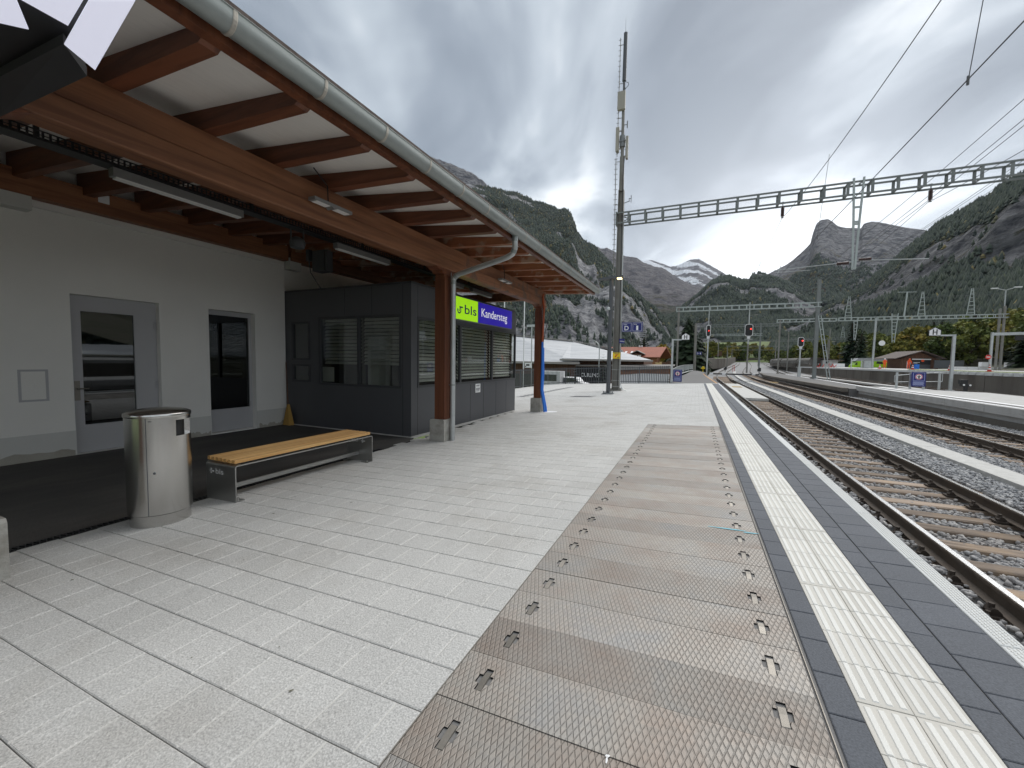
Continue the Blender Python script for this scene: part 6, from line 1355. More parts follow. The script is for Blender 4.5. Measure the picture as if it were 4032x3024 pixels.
def person(x, y, z, label, lean=0.0, vest='orange'):
    t = thing('person', label, 'person', (x,y,z), 'workers in orange on the loading yard')
    me = bpy.data.meshes.new('body'); V = [(0,0,.92),(0,lean*.25,1.18),(0,lean*.55,1.42),(0,lean*.62,1.52),(0,lean*.7,1.66),(.10,0,.86),(.12,.04,.48),(.12,0,.05),(.12,-.13,.03),(-.10,0,.86),(-.13,-.05,.48),(-.13,.05,.05),(-.13,-.08,.03),(.20,lean*.55,1.40),(.27,lean*.6-.05,1.12),(.22,lean*.8-.18,.92),(-.20,lean*.55,1.40),(-.27,lean*.6-.05,1.12),(-.22,lean*.8-.18,.92)]
    E = [(0,1),(1,2),(2,3),(3,4),(0,5),(5,6),(6,7),(7,8),(0,9),(9,10),(10,11),(11,12),(2,13),(13,14),(14,15),(2,16),(16,17),(17,18)]
    me.from_pydata(V, E, []); o = bpy.data.objects.new('body', me); col.objects.link(o); o.parent = t
    sm = o.modifiers.new('skin', 'SKIN'); Rr = [.15,.15,.17,.07,.10,.11,.085,.06,.05,.11,.085,.06,.05,.08,.06,.05,.08,.06,.05]
    for i, v in enumerate(me.skin_vertices[0].data): v.radius = (Rr[i], Rr[i]*.85); v.use_root = (i == 0)
    o.modifiers.new('sub', 'SUBSURF').levels = 1; o.modifiers['sub'].render_levels = 1
    me.materials.append(M['person_cloth'])
    q = MB(); q.lathe([(.02,1.58),(.13,1.62),(.13,1.68),(.10,1.76),(.03,1.79)], (x,y+lean*.7,z), 12); q.build('helmet', M['white'] if lean == 0 else M['orange'], t)
M['person_cloth'] = M['orange']
person(31.4,96,.95,'worker in orange clothing and pale helmet standing left of the hut'); person(34.0,94,.95,'worker in orange bending forward near the hut corner', -.45)
def cone(x, y, z, label):
    t = thing('traffic_cone', label, 'traffic cone', (x,y,z), 'red and white traffic cones along the yard edge')
    q = MB(); q.box(x-.22,y-.22,z,x+.22,y+.22,z+.05); q.lathe([(.17,.04),(.13,.22),(.10,.36),(.065,.50),(.045,.60),(.02,.74)], (x,y,z), 10); q.build('cone_body', M['red'], t)
    q = MB(); q.lathe([(.136,.22),(.106,.36)], (x,y,z), 10); q.build('white_band', M['white'], t); q = MB(); q.lathe([(.071,.50),(.051,.60)], (x,y,z), 10); q.build('white_band', M['white'], t)
cone(25.6,80,.95,'leftmost traffic cone, in front of the green locomotive'); cone(26.3,71.5,.95,'second traffic cone, below the bending worker'); cone(26.6,63.5,.95,'third traffic cone, below the hut banner'); cone(27.3,58.0,.95,'fourth traffic cone, right of the hut front'); 
q = MB(); q.cyl((34.9,93.5,.95),(34.9,93.5,1.75),.35,12); tag(q.build('barrel', M['blue_pipe']), 'blue barrel beside the workers at the hut', 'barrel')
q = MB(); q.bar((24.3,88,.9),(24.3,88,2.6),.14); q.bar((25.7,88,.9),(25.7,88,2.4),.14); q.box(26.0,87.8,.9,27.2,88.6,2.2); tag(q.build('yard_cabinet', M['galv']), 'grey switch cabinet and posts at the mast in the yard', 'cabinet')
q = MB(); q.cyl((26.6,86.2,.9),(26.7,86.2,9.2),.17,8); tag(q.build('gantry_post', M['galv']), 'grey post of the gantry in front of the locomotive', 'post')
q = MB(); q.cyl((27.6,86,5.1),(27.6,86.05,5.1),.42,16); tag(q.build('round_board', M['white']), 'round white board high on the grey post by the locomotive', 'sign')
vn = thing('white_container_row', 'row of low white containers behind the far yard fence', 'container', (45,96,.95))
for i in range(6):
    q = MB(); q.box(39.9+i*1.3,93,.2,41.15+i*1.3,95,1.45); q.build('container', M['white'], vn)
for x, lab in ((42.6,'white box standing on the white containers, left one'),(45.6,'white box standing on the white containers, right one')):
    q = MB(); q.box(x,92.6,1.5,x+.85,93.4,2.25); tag(q.build('white_box', M['white']), lab, 'box', 'white boxes on the containers')
bgy = thing('sign_gantry', 'low road-sign gantry with hanging signal boxes over the yard lanes', 'sign gantry', (44,75,.9))
q = MB(); q.bar((35.3,75,.9),(35.3,75,6.0),.22); q.bar((46.5,75,.9),(46.5,75,6.4),.3); q.bar((35.2,75,5.75),(48,75,6.05),.3,.35); q.box(43.9,74.9,6.2,46.2,75,7.6); q.build('frame', M['galv'], bgy)
q = MB()
for x in (37.4,39.6,41.9,44.2): q.box(x,74.7,4.95,x+.7,75,5.55)
q.build('signal_box', M['black'], bgy)
def noentry(x, y, z, label):
    t = thing('round_sign', label, 'road sign', (x,y,z), 'round red no-entry signs at the yard lanes'); q = MB(); q.cyl((x,y,z),(x,y-.05,z),.29,20); q.build('disc', M['red'], t); q = MB(); q.box(x-.2,y-.06,z-.05,x+.2,y-.05,z+.05); q.build('bar', M['white'], t)
noentry(34.9,74.6,2.75,'round red no-entry sign on the left post of the sign gantry'); noentry(45.9,74.2,2.85,'round red no-entry sign on the right post of the sign gantry')
q = MB(); q.box(45.2,74.4,3.5,45.8,74.5,5.0); tag(q.build('yellow_board', M['yellow']), 'tall yellow-green board at the right edge of the yard', 'sign')
def yard_lamp(x, y, z1, label):
    t = thing('street_lamp', label, 'street lamp', (x,y,.9), 'two-armed lamp posts in the yard'); q = MB(); q.cyl((x,y,.9),(x,y,z1),.12,8,r2=.08); q.tube([(x-1.0,y,z1+.25),(x,y,z1-.05),(x+1.0,y,z1+.30)], .06, 6); q.build('pole', M['galv'], t)
    q = MB(); q.box(x-1.6,y-.15,z1+.22,x-.9,y+.15,z1+.36); q.box(x+.9,y-.15,z1+.28,x+1.7,y+.15,z1+.42); q.build('lamp_head', M['white'], t)
yard_lamp(42.5,88,13.2,'tall two-armed lamp rising over the right end of the long pale gantry'); yard_lamp(42.3,72,9.8,'two-armed lamp at the right edge of the yard'); 
# covered wagons along the curve
tr = thing('covered_wagon_train', 'long train of grey tarpaulin-covered wagons on the curve at the right', 'train', (28,160,1))
wp = [(24.6,111),(23.6,119),(22.5,133),(22.8,148),(24.5,164),(27.0,180),(30.5,197)]
for (x0, y0), (x1, y1) in zip(wp[:-1], wp[1:]):
    a = Vector((x0,y0,0)); b = Vector((x1,y1,0)); d = (b-a).normalized(); a += d*.5; b -= d*.5; n_ = Vector((d.y,-d.x,0)); zb_ = 1.0+gz(y0)*.5
    q = MB(); pro = [(-1.5,1.1),(-1.45,1.9),(-1.1,2.3),(0,2.45),(1.1,2.3),(1.45,1.9),(1.5,1.1)]; q.prism(pro, a+Vector((0,0,zb_-.6)), n_, (0,0,1), b-a); q.build('cover', M['tarp'], tr)
    q = MB(); q.prism([(-1.4,.2),(1.4,.2),(1.4,1.05),(-1.4,1.05)], a+Vector((0,0,zb_-.6)), n_, (0,0,1), b-a); q.build('underframe', M['concrete_dark'], tr)
sh = thing('yard_shed', 'small pale shed with a flat sloping roof left of the locomotive', 'shed', (27,110,1))
q = MB(); q.box(25.4,110,.9,28.0,113,2.5); q.build('wall', M['concrete_pale'], sh); q = MB(); quad_slab(q, [(23.6,109.4,2.95),(28.9,109.4,2.35),(28.9,113.5,2.35),(23.6,113.5,2.95)], .12); q.build('roof', M['brown_roof'], sh); q = MB(); q.box(25.9,109.95,1.75,26.4,110,2.3); q.build('window', M['black'], sh)
q = MB(); q.box(27.0,108.9,1.0,29.0,109.2,1.75); tag(q.build('white_trough', M['white']), 'white trough in front of the small pale shed', 'trough')
q = MB()
for k in range(9): x = 21.5+random.uniform(0,3.2); y = 98+random.uniform(0,5); q.bar((x,y,.9),(x+random.uniform(-.3,.5),y,.9+random.uniform(.2,.9)),.10)
tag(q.build('site_barrier', M['red']), 'jumble of red and white barriers at the end of the yard', 'barrier', kind='stuff')
# left retaining wall and meadow hut
lwall = thing('retaining_wall', 'dark concrete retaining wall on the left of the curving tracks', 'wall', (8,150,0))
for a, b in zip([(2.2,128),(5.3,143),(9.0,157),(15.8,226)], [(5.3,143),(9.0,157),(15.8,226),(24,310)]):
    q = MB(); za, zb_ = gz(a[1])-1, gz(b[1])-1; A = Vector((a[0],a[1],za)); B = Vector((b[0],b[1],zb_)); n_ = Vector((-(B-A).y,(B-A).x,0)).normalized()*1.0
    H = 3.1; q.add([A,B,B+n_,A+n_,A+Vector((0,0,H)),B+Vector((0,0,H+.2)),B+n_+Vector((0,0,H+.2)),A+n_+Vector((0,0,H))], [(3,2,1,0),(4,5,6,7),(0,1,5,4),(1,2,6,5),(2,3,7,6),(3,0,4,7)]); q.build('wall_section', M['concrete_dark'], lwall)
q = MB(); q.box(-3.0,127,-2,2.3,128.2,1.9); q.build('wall_section', M['concrete_dark'], lwall)
bw = thing('retaining_wall', 'dark wall closing the view where the tracks bend away', 'wall', (30,330,3)); q = MB(); q.prism([(24,310),(52,335),(52,336.5),(23,311.5)], (0,0,1.5), (1,0,0), (0,1,0), (0,0,4.0)); q.build('wall_section', M['concrete_dark'], bw)
sheet('meadow', [lambda y: -14-.32*(y-120), lambda y: -4, lambda y: 3.2+.118*(y-130) if y > 130 else 2.4, ], list(range(120, 420, 20)), lambda i, y: [4.4+.028*(y-120), 1.9+.026*(y-120), 1.5+.016*(y-120)][i], M['grass'])
sheet('hillside', [-420, -160, -30, 60, 200, 520], [300, 340, 420, 560, 800, 1200], lambda i, y: {300:3.0,340:6,420:11,560:20,800:38,1200:60}[y]*[1.3,1.15,1,1,1.1,1.5][i]-.5, M['grass'])
mh = thing('meadow_hut', 'small brown hut with a pitched roof on the green meadow', 'hut', (10,250,7)); q = MB(); q.box(7.9,250,5.5,12.7,254,8.2); q.build('wall', M['hut_wood'], mh); q = MB(); quad_slab(q, [(7.2,249,8.1),(10.4,249,9.9),(10.4,255,9.9),(7.2,255,8.1)], .2); quad_slab(q, [(10.4,249,9.9),(13.6,249,8.1),(13.6,255,8.1),(10.4,255,9.9)], .2); q.build('roof', M['brown_roof'], mh)
# ------------------------------------------------------------------ trees
def leaf_mat(name, stops, rough=.75):
    """leaf colour: per-tree hue (object random) with per-leaf variation (attribute)"""
    m, t, p = newmat(name); oi = t.nodes.new('ShaderNodeObjectInfo'); at = nd(t, 'ShaderNodeAttribute', attribute_name='tint')
    cr = ramp(t, stops); t.links.new(mth('ADD', mth('MULTIPLY', oi.outputs['Random'], .72, t), mth('MULTIPLY', at.outputs['Fac'], .28, t), t), cr.inputs[0])
    mu = nd(t, 'ShaderNodeVectorMath', operation='SCALE'); t.links.new(cr.outputs[0], mu.inputs[0]); t.links.new(mth('ADD', mth('MULTIPLY', at.outputs['Fac'], .8, t), .6, t), mu.inputs['Scale'])
    t.links.new(mu.outputs[0], p.inputs['Base Color']); p.inputs['Roughness'].default_value = rough; p.inputs['Specular IOR Level'].default_value = .2
    return m
M['leaf_mix'] = leaf_mat('mixed_autumn_leaves', [(0,(.055,.085,.028)),(.45,(.105,.135,.036)),(.7,(.165,.170,.042)),(.88,(.23,.19,.042)),(1,(.25,.155,.035))])
M['leaf_yellow'] = leaf_mat('yellow_leaves', [(0,(.17,.17,.03)),(.5,(.26,.20,.03)),(1,(.34,.22,.03))])
M['leaf_pale'] = leaf_mat('pale_green_leaves', [(0,(.12,.16,.05)),(1,(.20,.22,.08))])
M['needle'] = leaf_mat('dark_needles', [(0,(.012,.024,.014)),(.6,(.020,.036,.018)),(1,(.032,.045,.020))])
M['needle_blue'] = leaf_mat('blue_needles', [(0,(.07,.10,.11)),(1,(.13,.17,.18))])
M['bark'] = mat('bark', (.07,.055,.04), .9, 0, .25, 6)
def leaves(P, size, name, material, flat=.0):
    n = len(P); a = RNG.normal(size=(n,3)); a[:,2] *= (1-flat); a /= np.linalg.norm(a,axis=1)[:,None]; b = RNG.normal(size=(n,3)); b -= (b*a).sum(1)[:,None]*a; b /= np.linalg.norm(b,axis=1)[:,None]; c = np.cross(a,b)
    s = size*RNG.uniform(.6,1.3,n)[:,None]
    V = np.stack([P-b*s-c*s*.6, P+b*s-c*s*.6, P+b*s*.7+c*s*.7, P-b*s*.7+c*s*.7],1).reshape(-1,3); F = np.arange(4*n).reshape(n,4); return V, F
def np_mesh(name, V, F, material, tint):
    o = mesh_np(name, V, F, material, tint); me = o.data; bpy.data.objects.remove(o); return me
def crown(seed, h, wd, clumps, per, leaf, material, shape=1.0, base=.18):
    rs = np.random.default_rng(seed); P = []; T = []
    for k in range(clumps):
        u = rs.normal(size=3); u /= np.linalg.norm(u); r_ = rs.random()**.45
        zc = h*(base+(1-base)*(.5+.46*u[2]*r_)); f = (zc/h-base)/(1-base); prof = (math.sin(math.pi*min(max(f,0.03),.97)**shape))**.6
        c = np.array([u[0]*r_*wd*prof, u[1]*r_*wd*prof, zc]); cr_ = wd*rs.uniform(.20,.38)
        q = rs.normal(size=(per,3)); q /= np.linalg.norm(q,axis=1)[:,None]; q *= (rs.random((per,1))**.4)*cr_; q[:,2] *= .75
        P.append(c+q); T.append(np.clip(rs.normal(.5,.22)+rs.normal(0,.15,per),0,1))
    P = np.concatenate(P); T = np.concatenate(T); V, F = leaves(P, leaf, 'crown', material); return np_mesh('crown', V, F, material, np.repeat(T,4))
def trunk_mesh(h, r_, limbs=6, seed=1):
    rs = random.Random(seed); q = MB(); q.tube([(0,0,-.5),(rs.uniform(-.1,.1),0,h*.3),(rs.uniform(-.3,.3),rs.uniform(-.2,.2),h*.6),(0,0,h*.9)], r_, 7)
    for k in range(limbs):
        a = 6.28*k/limbs+rs.random(); z = h*rs.uniform(.25,.6); L_ = h*rs.uniform(.18,.32); q.tube([(0,0,z),(math.cos(a)*L_*.6,math.sin(a)*L_*.6,z+L_*.5),(math.cos(a)*L_,math.sin(a)*L_,z+L_)], r_*.35, 5)
    return q.mesh('trunk', M['bark'])
def spruce_mesh(seed, h, wd, whorls, br, material, droop=.35, dens=5):
    rs = np.random.default_rng(seed); V = []; F = []; T = []
    for i in range(whorls):
        f = i/(whorls-1); z = h*(.04+.95*f); L0 = wd*(1-f)**.85*rs.uniform(.85,1.1)+.06*wd*(1-f)+.05
        nb = max(4, int(br*(1-.55*f))); t0 = rs.random()*6.28
        for k in range(nb):
            a = t0+6.283*k/nb+rs.normal(0,.15); L_ = L0*rs.uniform(.7,1.15); dx, dy = math.cos(a), math.sin(a); tn = np.clip(rs.normal(.45,.2),0,1)
            for j in range(dens):
                g0, g1 = j/dens, (j+1.25)/dens; wv = L_*(.30-.16*g0)*rs.uniform(.8,1.2); o_ = rs.normal(0,.03*L_)
                z0 = z-droop*L_*g0**1.3+.10*L_*g0+o_; z1 = z-droop*L_*g1**1.3+.10*L_*g1+o_-.04*L_
                b = len(V); V += [(dx*L_*g0-dy*wv,dy*L_*g0+dx*wv,z0-.10*wv),(dx*L_*g0+dy*wv,dy*L_*g0-dx*wv,z0-.10*wv),(dx*L_*g1+dy*wv*.5,dy*L_*g1-dx*wv*.5,z1-.15*wv),(dx*L_*g1-dy*wv*.5,dy*L_*g1+dx*wv*.5,z1-.15*wv)]
                F.append((b,b+1,b+2,b+3)); T += [float(np.clip(tn+.25*g0-.1,0,1))]*4
    return np_mesh('crown', np.array(V), np.array(F), material, np.array(T))
def tree(name, label, cat, crown_me, trunk_me, loc, s=1.0, rz=None, group=None, sz=None):
    t = thing(name, label, cat, loc, group); t.scale = (s, s, sz or s); t.rotation_euler.z = random.random()*6.28 if rz is None else rz
    inst('crown', crown_me, t); inst('trunk', trunk_me, t); return t
SPR = [spruce_mesh(s, 12.0, 2.6, 30, 13, M['needle']) for s in (3,4)]
STR = trunk_mesh(10.5, .20, 0, 3)
tree('spruce_tree', 'big dark spruce behind the H board and the tall post', 'tree', spruce_mesh(9, 13.5, 5.6, 50, 30, M['needle'], .40, 7), trunk_mesh(12,.28,0,2), (-1.75,101,-1.2), 1.0)
tree('spruce_tree', 'lower dark spruce leaning out right of the big one', 'tree', SPR[0], STR, (.9,104,-1.0), .72)
tree('spruce_tree', 'lower dark spruce left of the big one, behind the chalet end', 'tree', SPR[1], STR, (-4.2,106,-2.0), .8)
tree('blue_spruce', 'small bluish spruce growing just behind the fence bars', 'tree', spruce_mesh(5, 4.6, 1.0, 22, 11, M['needle_blue'], .15, 4), trunk_mesh(4,.06,0,3), (-9.25,33.6,-3.4), 1.0)
tree('spruce_tree', 'young green spruce behind the curved street lamp and the fence', 'tree', spruce_mesh(6, 5.9, 1.25, 24, 11, M['needle'], .2, 4), trunk_mesh(5,.07,0,3), (-7.5,36.3,-3.6), 1.0)
tree('spruce_tree', 'small dark spruce at the right end of the curling rink wall', 'tree', spruce_mesh(7, 4.2, 1.1, 18, 10, M['needle'], .3, 4), trunk_mesh(4,.06,0,3), (-2.0,40,-3.3), 1.0)
tree('spruce_tree', 'broad dark conifer standing behind the red chalet roof', 'tree', spruce_mesh(8, 15, 3.9, 32, 15, M['needle'], .3, 5), trunk_mesh(13,.25,0,3), (-12.6,112,-4.0), 1.0)
CR = [crown(20+s, 10, 3.6, 46, 34, .34, M['leaf_mix'], 1.0, .12) for s in range(5)]; TRM = [trunk_mesh(8,.22,6,s) for s in range(3)]
CRP = crown(31, 9, 2.6, 44, 34, .26, M['leaf_pale'], .9, .1); CRY = [crown(32, 9, 3.0, 40, 32, .30, M['leaf_yellow'], 1.0, .12), crown(33, 9, 2.6, 40, 32, .28, M['leaf_yellow'], 1.0, .12)]
for (x, y, z, s, c, lab) in ((-26.3,80,-3.4,1.0,CRP,'pale yellow-green broadleaf tree behind the hall ridge, tallest there'),(-29.5,82,-3.4,.86,CRP,'pale yellow-green broadleaf tree left of the tallest one behind the hall'),(-23.9,84,-3.4,.78,CRY[0],'small golden tree right of the pale trees behind the hall'),(-18.8,82,-3.4,.86,CRY[1],'golden tree above the middle of the hall ridge'),(-8.6,112,-3.4,1.12,CRY[0],'yellow broadleaf tree behind the right half of the red chalet roof'),(-6.2,116,-3.4,.95,CRY[1],'yellow tree behind the gable of the red chalet'),(-13.8,72,-3.4,.62,SPR[0],'slim dark conifer behind the right part of the hall roof'),(-9.9,118,-3.4,.9,CRP,'pale tree between chalet ridge and yellow tree')):
    tree('spruce_tree' if c in SPR else 'broadleaf_tree', lab, 'tree', c, TRM[0], (x,y,z), s)
def hill_z(x, y):     # wooded bank behind the yard
    return .9 + max(0, x-(40+.10*(y-60)))*.20 if y > 40 else .9
xsb = [40, 48, 60, 75, 95, 120, 150]
sheet('wooded_bank', [lambda y, x=x: x+.10*(y-60) for x in xsb], list(range(30, 330, 15)), lambda i, y: .97+[0,1.2,4,8,14,23,36][i]*(1 if y > 45 else .6), M['earth'])
def zone(x, y):
    a = math.degrees(math.atan2(x, y))
    return 'behind the standing red signal' if a < 14.5 else 'behind the braced mast and pale shed' if a < 16.5 else 'above the green locomotive' if a < 19 else 'behind the wooden hut' if a < 22 else 'behind the H board of the island platform' if a < 24 else 'at the right edge above the yard lamps'
def bank_z(x, y):
    return float(np.interp(x-.10*(y-60), xsb, [.97+v for v in [0,1.2,4,8,14,23,36]]))
rt = random.Random(5); cnt = 0; spots = []
for k in range(400):
    if len(spots) >= 92: break
    y = rt.uniform(84, 250); x = 41+.10*(y-60)+abs(rt.gauss(0,1))*(14 if y < 160 else 20)+2
    if x < .46*y - 8 + 4: continue
    if x > .60*y + 6: continue
    if all((x-a)**2+(y-b)**2 > 3.6**2 for a, b in spots): spots.append((x, y))
for k in range(260):
    if len(spots) >= 140: break
    y = rt.uniform(170, 300); x = rt.uniform(38+.05*y*0, .46*y)
    if all((x-a)**2+(y-b)**2 > 4.2**2 for a, b in spots): spots.append((x, y))
for k in range(400):
    if len(spots) >= 172: break
    y = rt.uniform(112, 190); x = rt.uniform(.26*y+2, .47*y)
    if x < 30 or (y < 116 and x < 50): continue
    if all((x-a)**2+(y-b)**2 > 3.8**2 for a, b in spots): spots.append((x, y))
for i, (x, y) in enumerate(spots):
    con = rt.random() < .24; z = bank_z(x, y)-.3
    if con: tree('spruce_tree', 'dark conifer in the autumn wood '+zone(x, y), 'tree', SPR[i % 2], STR, (x,y,z), rt.uniform(.75,1.25), group='conifers in the wood behind the yard')
    else: tree('broadleaf_tree', 'green or yellowing broadleaf tree in the wood '+zone(x, y), 'tree', CR[i % 5], TRM[i % 3], (x,y,z), rt.uniform(.7,1.15), group='broadleaf trees in the wood behind the yard')
# bushes and trees at the valley end
for i in range(84):
    x = rt.uniform(-6, 46); y = rt.uniform(300, 470) if x > 6 else rt.uniform(180, 330)
    z = np.interp(y, [180,300,340,420,560], [3.5,3,6,11,20])-.6
    if i % 4 == 0: tree('spruce_tree', 'distant dark conifer at the valley end beyond the tracks', 'tree', SPR[i % 2], STR, (x,y,z), rt.uniform(.6,1.0), group='distant conifers beyond the tracks')
    else: tree('broadleaf_tree', 'distant green bushy tree at the valley end beyond the tracks', 'tree', CR[i % 5], TRM[0], (x,y,z), rt.uniform(.6,1.1), group='distant broadleaf trees beyond the tracks')
# ------------------------------------------------------------------ mountains
def vnoise(x, y, seed):
    xi = np.floor(x).astype(int); yi = np.floor(y).astype(int); xf = x-xi; yf = y-yi
    def h(i, j):
        n = (i*374761393 + j*668265263 + seed*144269504) & 0xFFFFFFFF; n = ((n ^ (n >> 13))*1274126177) & 0xFFFFFFFF; return ((n ^ (n >> 16)) & 0xFFFF)/65535.0
    u = xf*xf*(3-2*xf); v = yf*yf*(3-2*yf)
    return (h(xi,yi)*(1-u)+h(xi+1,yi)*u)*(1-v)+(h(xi,yi+1)*(1-u)+h(xi+1,yi+1)*u)*v
def fbm(x, y, seed, o=5, gain=.5):
    s = 0; a = 1; t_ = 0
    for k in range(o): s = s+a*vnoise(x, y, seed+k*17); t_ += a; a *= gain; x = x*2.03; y = y*2.03
    return s/t_
def ridged(x, y, seed, o=5):
    s = 0; a = 1; t_ = 0
    for k in range(o): s = s+a*(1-np.abs(2*vnoise(x, y, seed+k*31)-1)); t_ += a; a *= .5; x = x*2.1; y = y*2.1
    return s/t_
def mtn_mat(name, rock1, rock2, veg1, veg2, snow=False, scale=1.0, strata=(1,1,2.2)):
    m, t, p = newmat(name); geo = t.nodes.new('ShaderNodeNewGeometry').outputs['Position']
    mp = nd(t, 'ShaderNodeMapping'); mp.inputs['Scale'].default_value = tuple(v*.01*scale for v in strata); t.links.new(geo, mp.inputs[0])
    n = nd(t, 'ShaderNodeTexNoise', Scale=3.2, Detail=9.0, Roughness=.68, Distortion=.6); t.links.new(mp.outputs[0], n.inputs[0])
    m2 = nd(t, 'ShaderNodeMapping'); m2.inputs['Scale'].default_value = (.02*scale,.02*scale,.004*scale); t.links.new(geo, m2.inputs[0])
    n2 = nd(t, 'ShaderNodeTexNoise', Scale=2.4, Detail=7.0, Roughness=.7); t.links.new(m2.outputs[0], n2.inputs[0])
    rk = ramp(t, [(.42, rock1), (.58, rock2)]); t.links.new(mth('ADD', mth('MULTIPLY', n.outputs[0], .6, t), mth('MULTIPLY', n2.outputs[0], .4, t), t), rk.inputs[0])
    vg = ramp(t, [(.35, veg1), (.65, veg2)]); n3 = nd(t, 'ShaderNodeTexNoise', Scale=.03*scale, Detail=8.0, Roughness=.7); t.links.new(geo, n3.inputs[0]); t.links.new(n3.outputs[0], vg.inputs[0])
    at = nd(t, 'ShaderNodeAttribute', attribute_name='veg')
    f = mth('ADD', at.outputs['Fac'], mth('MULTIPLY', mth('SUBTRACT', n.outputs[0], .5, t), 1.3, t), t)
    mr = nd(t, 'ShaderNodeMapRange'); mr.inputs[1].default_value = .42; mr.inputs[2].default_value = .58; t.links.new(f, mr.inputs[0])
    mi = nd(t, 'ShaderNodeMix', data_type='RGBA'); t.links.new(mr.outputs[0], mi.inputs[0]); t.links.new(rk.outputs[0], mi.inputs[6]); t.links.new(vg.outputs[0], mi.inputs[7]); cur = mi.outputs[2]
    if snow:
        a2 = nd(t, 'ShaderNodeAttribute', attribute_name='snow'); f2 = mth('ADD', a2.outputs['Fac'], mth('MULTIPLY', mth('SUBTRACT', n.outputs[0], .5, t), 1.5, t), t)
        r2 = nd(t, 'ShaderNodeMapRange'); r2.inputs[1].default_value = .45; r2.inputs[2].default_value = .56; t.links.new(f2, r2.inputs[0])
        ms_ = nd(t, 'ShaderNodeMix', data_type='RGBA'); t.links.new(r2.outputs[0], ms_.inputs[0]); t.links.new(cur, ms_.inputs[6]); ms_.inputs[7].default_value = (.72,.74,.78,1); cur = ms_.outputs[2]
    t.links.new(cur, p.inputs['Base Color']); p.inputs['Roughness'].default_value = .95; p.inputs['Specular IOR Level'].default_value = .1
    bp = nd(t, 'ShaderNodeBump', Strength=1.0, Distance=22.0/scale); t.links.new(n.outputs[0], bp.inputs['Height']); t.links.new(bp.outputs[0], p.inputs['Normal'])
    return m
FOREST = {}
def cones(P, H, W, material, name, label, T=None):
    n = len(P); k = 5; ang = np.linspace(0, 2*np.pi, k, endpoint=False)[None]+RNG.uniform(0,6.28,(n,1)); V = []; 
    def ring(rf, zf): 
        rr_ = W[:,None]*rf*RNG.uniform(.75,1.2,(n,k)); return np.stack([P[:,0:1]+rr_*np.cos(ang), P[:,1:2]+rr_*np.sin(ang), np.repeat((P[:,2]+H*zf)[:,None],k,1)],2)
    top = lambda zf: (P+np.stack([np.zeros(n),np.zeros(n),H*zf],1))[:,None,:]
    V = np.concatenate([ring(1,.05), top(.62), ring(.68,.42), top(1.0)], 1); F = []
    for i in range(k): F.append((i,(i+1)%k,k)); F.append((k+1+i,k+1+(i+1)%k,2*k+1))
    m_ = 2*k+2; F = (np.array(F)[None]+(np.arange(n)*m_)[:,None,None]).reshape(-1,3)
    T = RNG.random(n) if T is None else T
    o = mesh_np(name, V.reshape(-1,3), F, material, np.repeat(T, m_)); tag(o, label, 'forest', kind='stuff'); return o
M['forest'] = attr_mat('mountain_forest', (.022,.034,.029), (.165,.130,.040), .95, mid=(.044,.060,.038), var=.25, vscale=.02)
def mountain(name, sil, d_ridge, d_base, z_base, seed, amp, material, nx=240, nt_=100, p=1.25, veg=lambda t,e,n,b: t*0, snow=None, rough=.0, relief=1.0, fs=1.0):
    """sil: skyline as (azimuth, elevation) in degrees seen from the platform; built at its own distance"""
    az = np.array([s[0] for s in sil]); el = np.array([s[1] for s in sil]); A = np.linspace(az[0], az[-1], nx); E = np.interp(A, az, el)
    dr = d_ridge(A) if callable(d_ridge) else np.full(nx, float(d_ridge)); db = d_base(A) if callable(d_base) else np.full(nx, float(d_base))
    zr = 1.38+dr*np.tan(np.radians(E)); zr = zr+(fbm(A*6, A*0+seed, seed, 4)-.5)*rough*dr*.012
    t = np.concatenate([np.linspace(0,1,nt_), [1.03,1.08,1.15]]); TT, AA = np.meshgrid(t, A, indexing='ij')
    front = np.minimum(TT, 1); D = db[None]+(dr-db)[None]*TT
    g = front**p; Z = z_base+(zr[None]-z_base)*g - np.maximum(TT-1,0)*(zr[None]-z_base)*1.6
    X = np.radians(AA)*dr[None]; s_ = 1/(amp*6.0*fs)
    env = np.sin(np.pi*np.clip(front,0,1))**.75
    R1 = ridged(X*s_+.3*TT, TT*(dr-db)[None]*s_*.45, seed, 6)-.55; R2 = fbm(X*s_*3.1, D*s_*3.1, seed+5, 5)-.5
    Z = Z+env*amp*relief*(R1*1.5+R2*.5); D = D+env*amp*relief*(fbm(X*s_*1.3, Z*s_*2.6, seed+9, 6)-.5)*1.8
    gx = D*np.sin(np.radians(AA)); gy = D*np.cos(np.radians(AA)); V = np.stack([gx,gy,Z],2).reshape(-1,3)
    nT, nA = TT.shape; i = np.arange(nT*nA).reshape(nT,nA); F = np.stack([i[:-1,:-1],i[:-1,1:],i[1:,1:],i[1:,:-1]],2).reshape(-1,4)
    N_ = fbm(X*s_*1.7, TT*6, seed+21, 5)
    dz = np.gradient(Z, axis=0)/np.maximum(np.gradient(D, axis=0), 1e-3); steep = np.clip(dz, -3, 8)
    BB = np.clip((fbm(X*s_*1.5, TT*7.5+X*s_*.4, seed+40, 6, .6)-.51)*7, 0, 1); VG = np.clip(veg(TT, N_, steep, BB), 0, 1); ex = {'veg': VG.ravel()}
    if snow: ex['snow'] = np.clip(snow(TT, N_, Z, AA, X), 0, 1).ravel()
    o = mesh_np(name, V, F, material, None, ex); tag(o, kind='structure'); o.data.polygons.foreach_set('use_smooth', [True]*len(F))
    FOREST[name] = (V.reshape(nT,nA,3), VG, N_, TT); return o
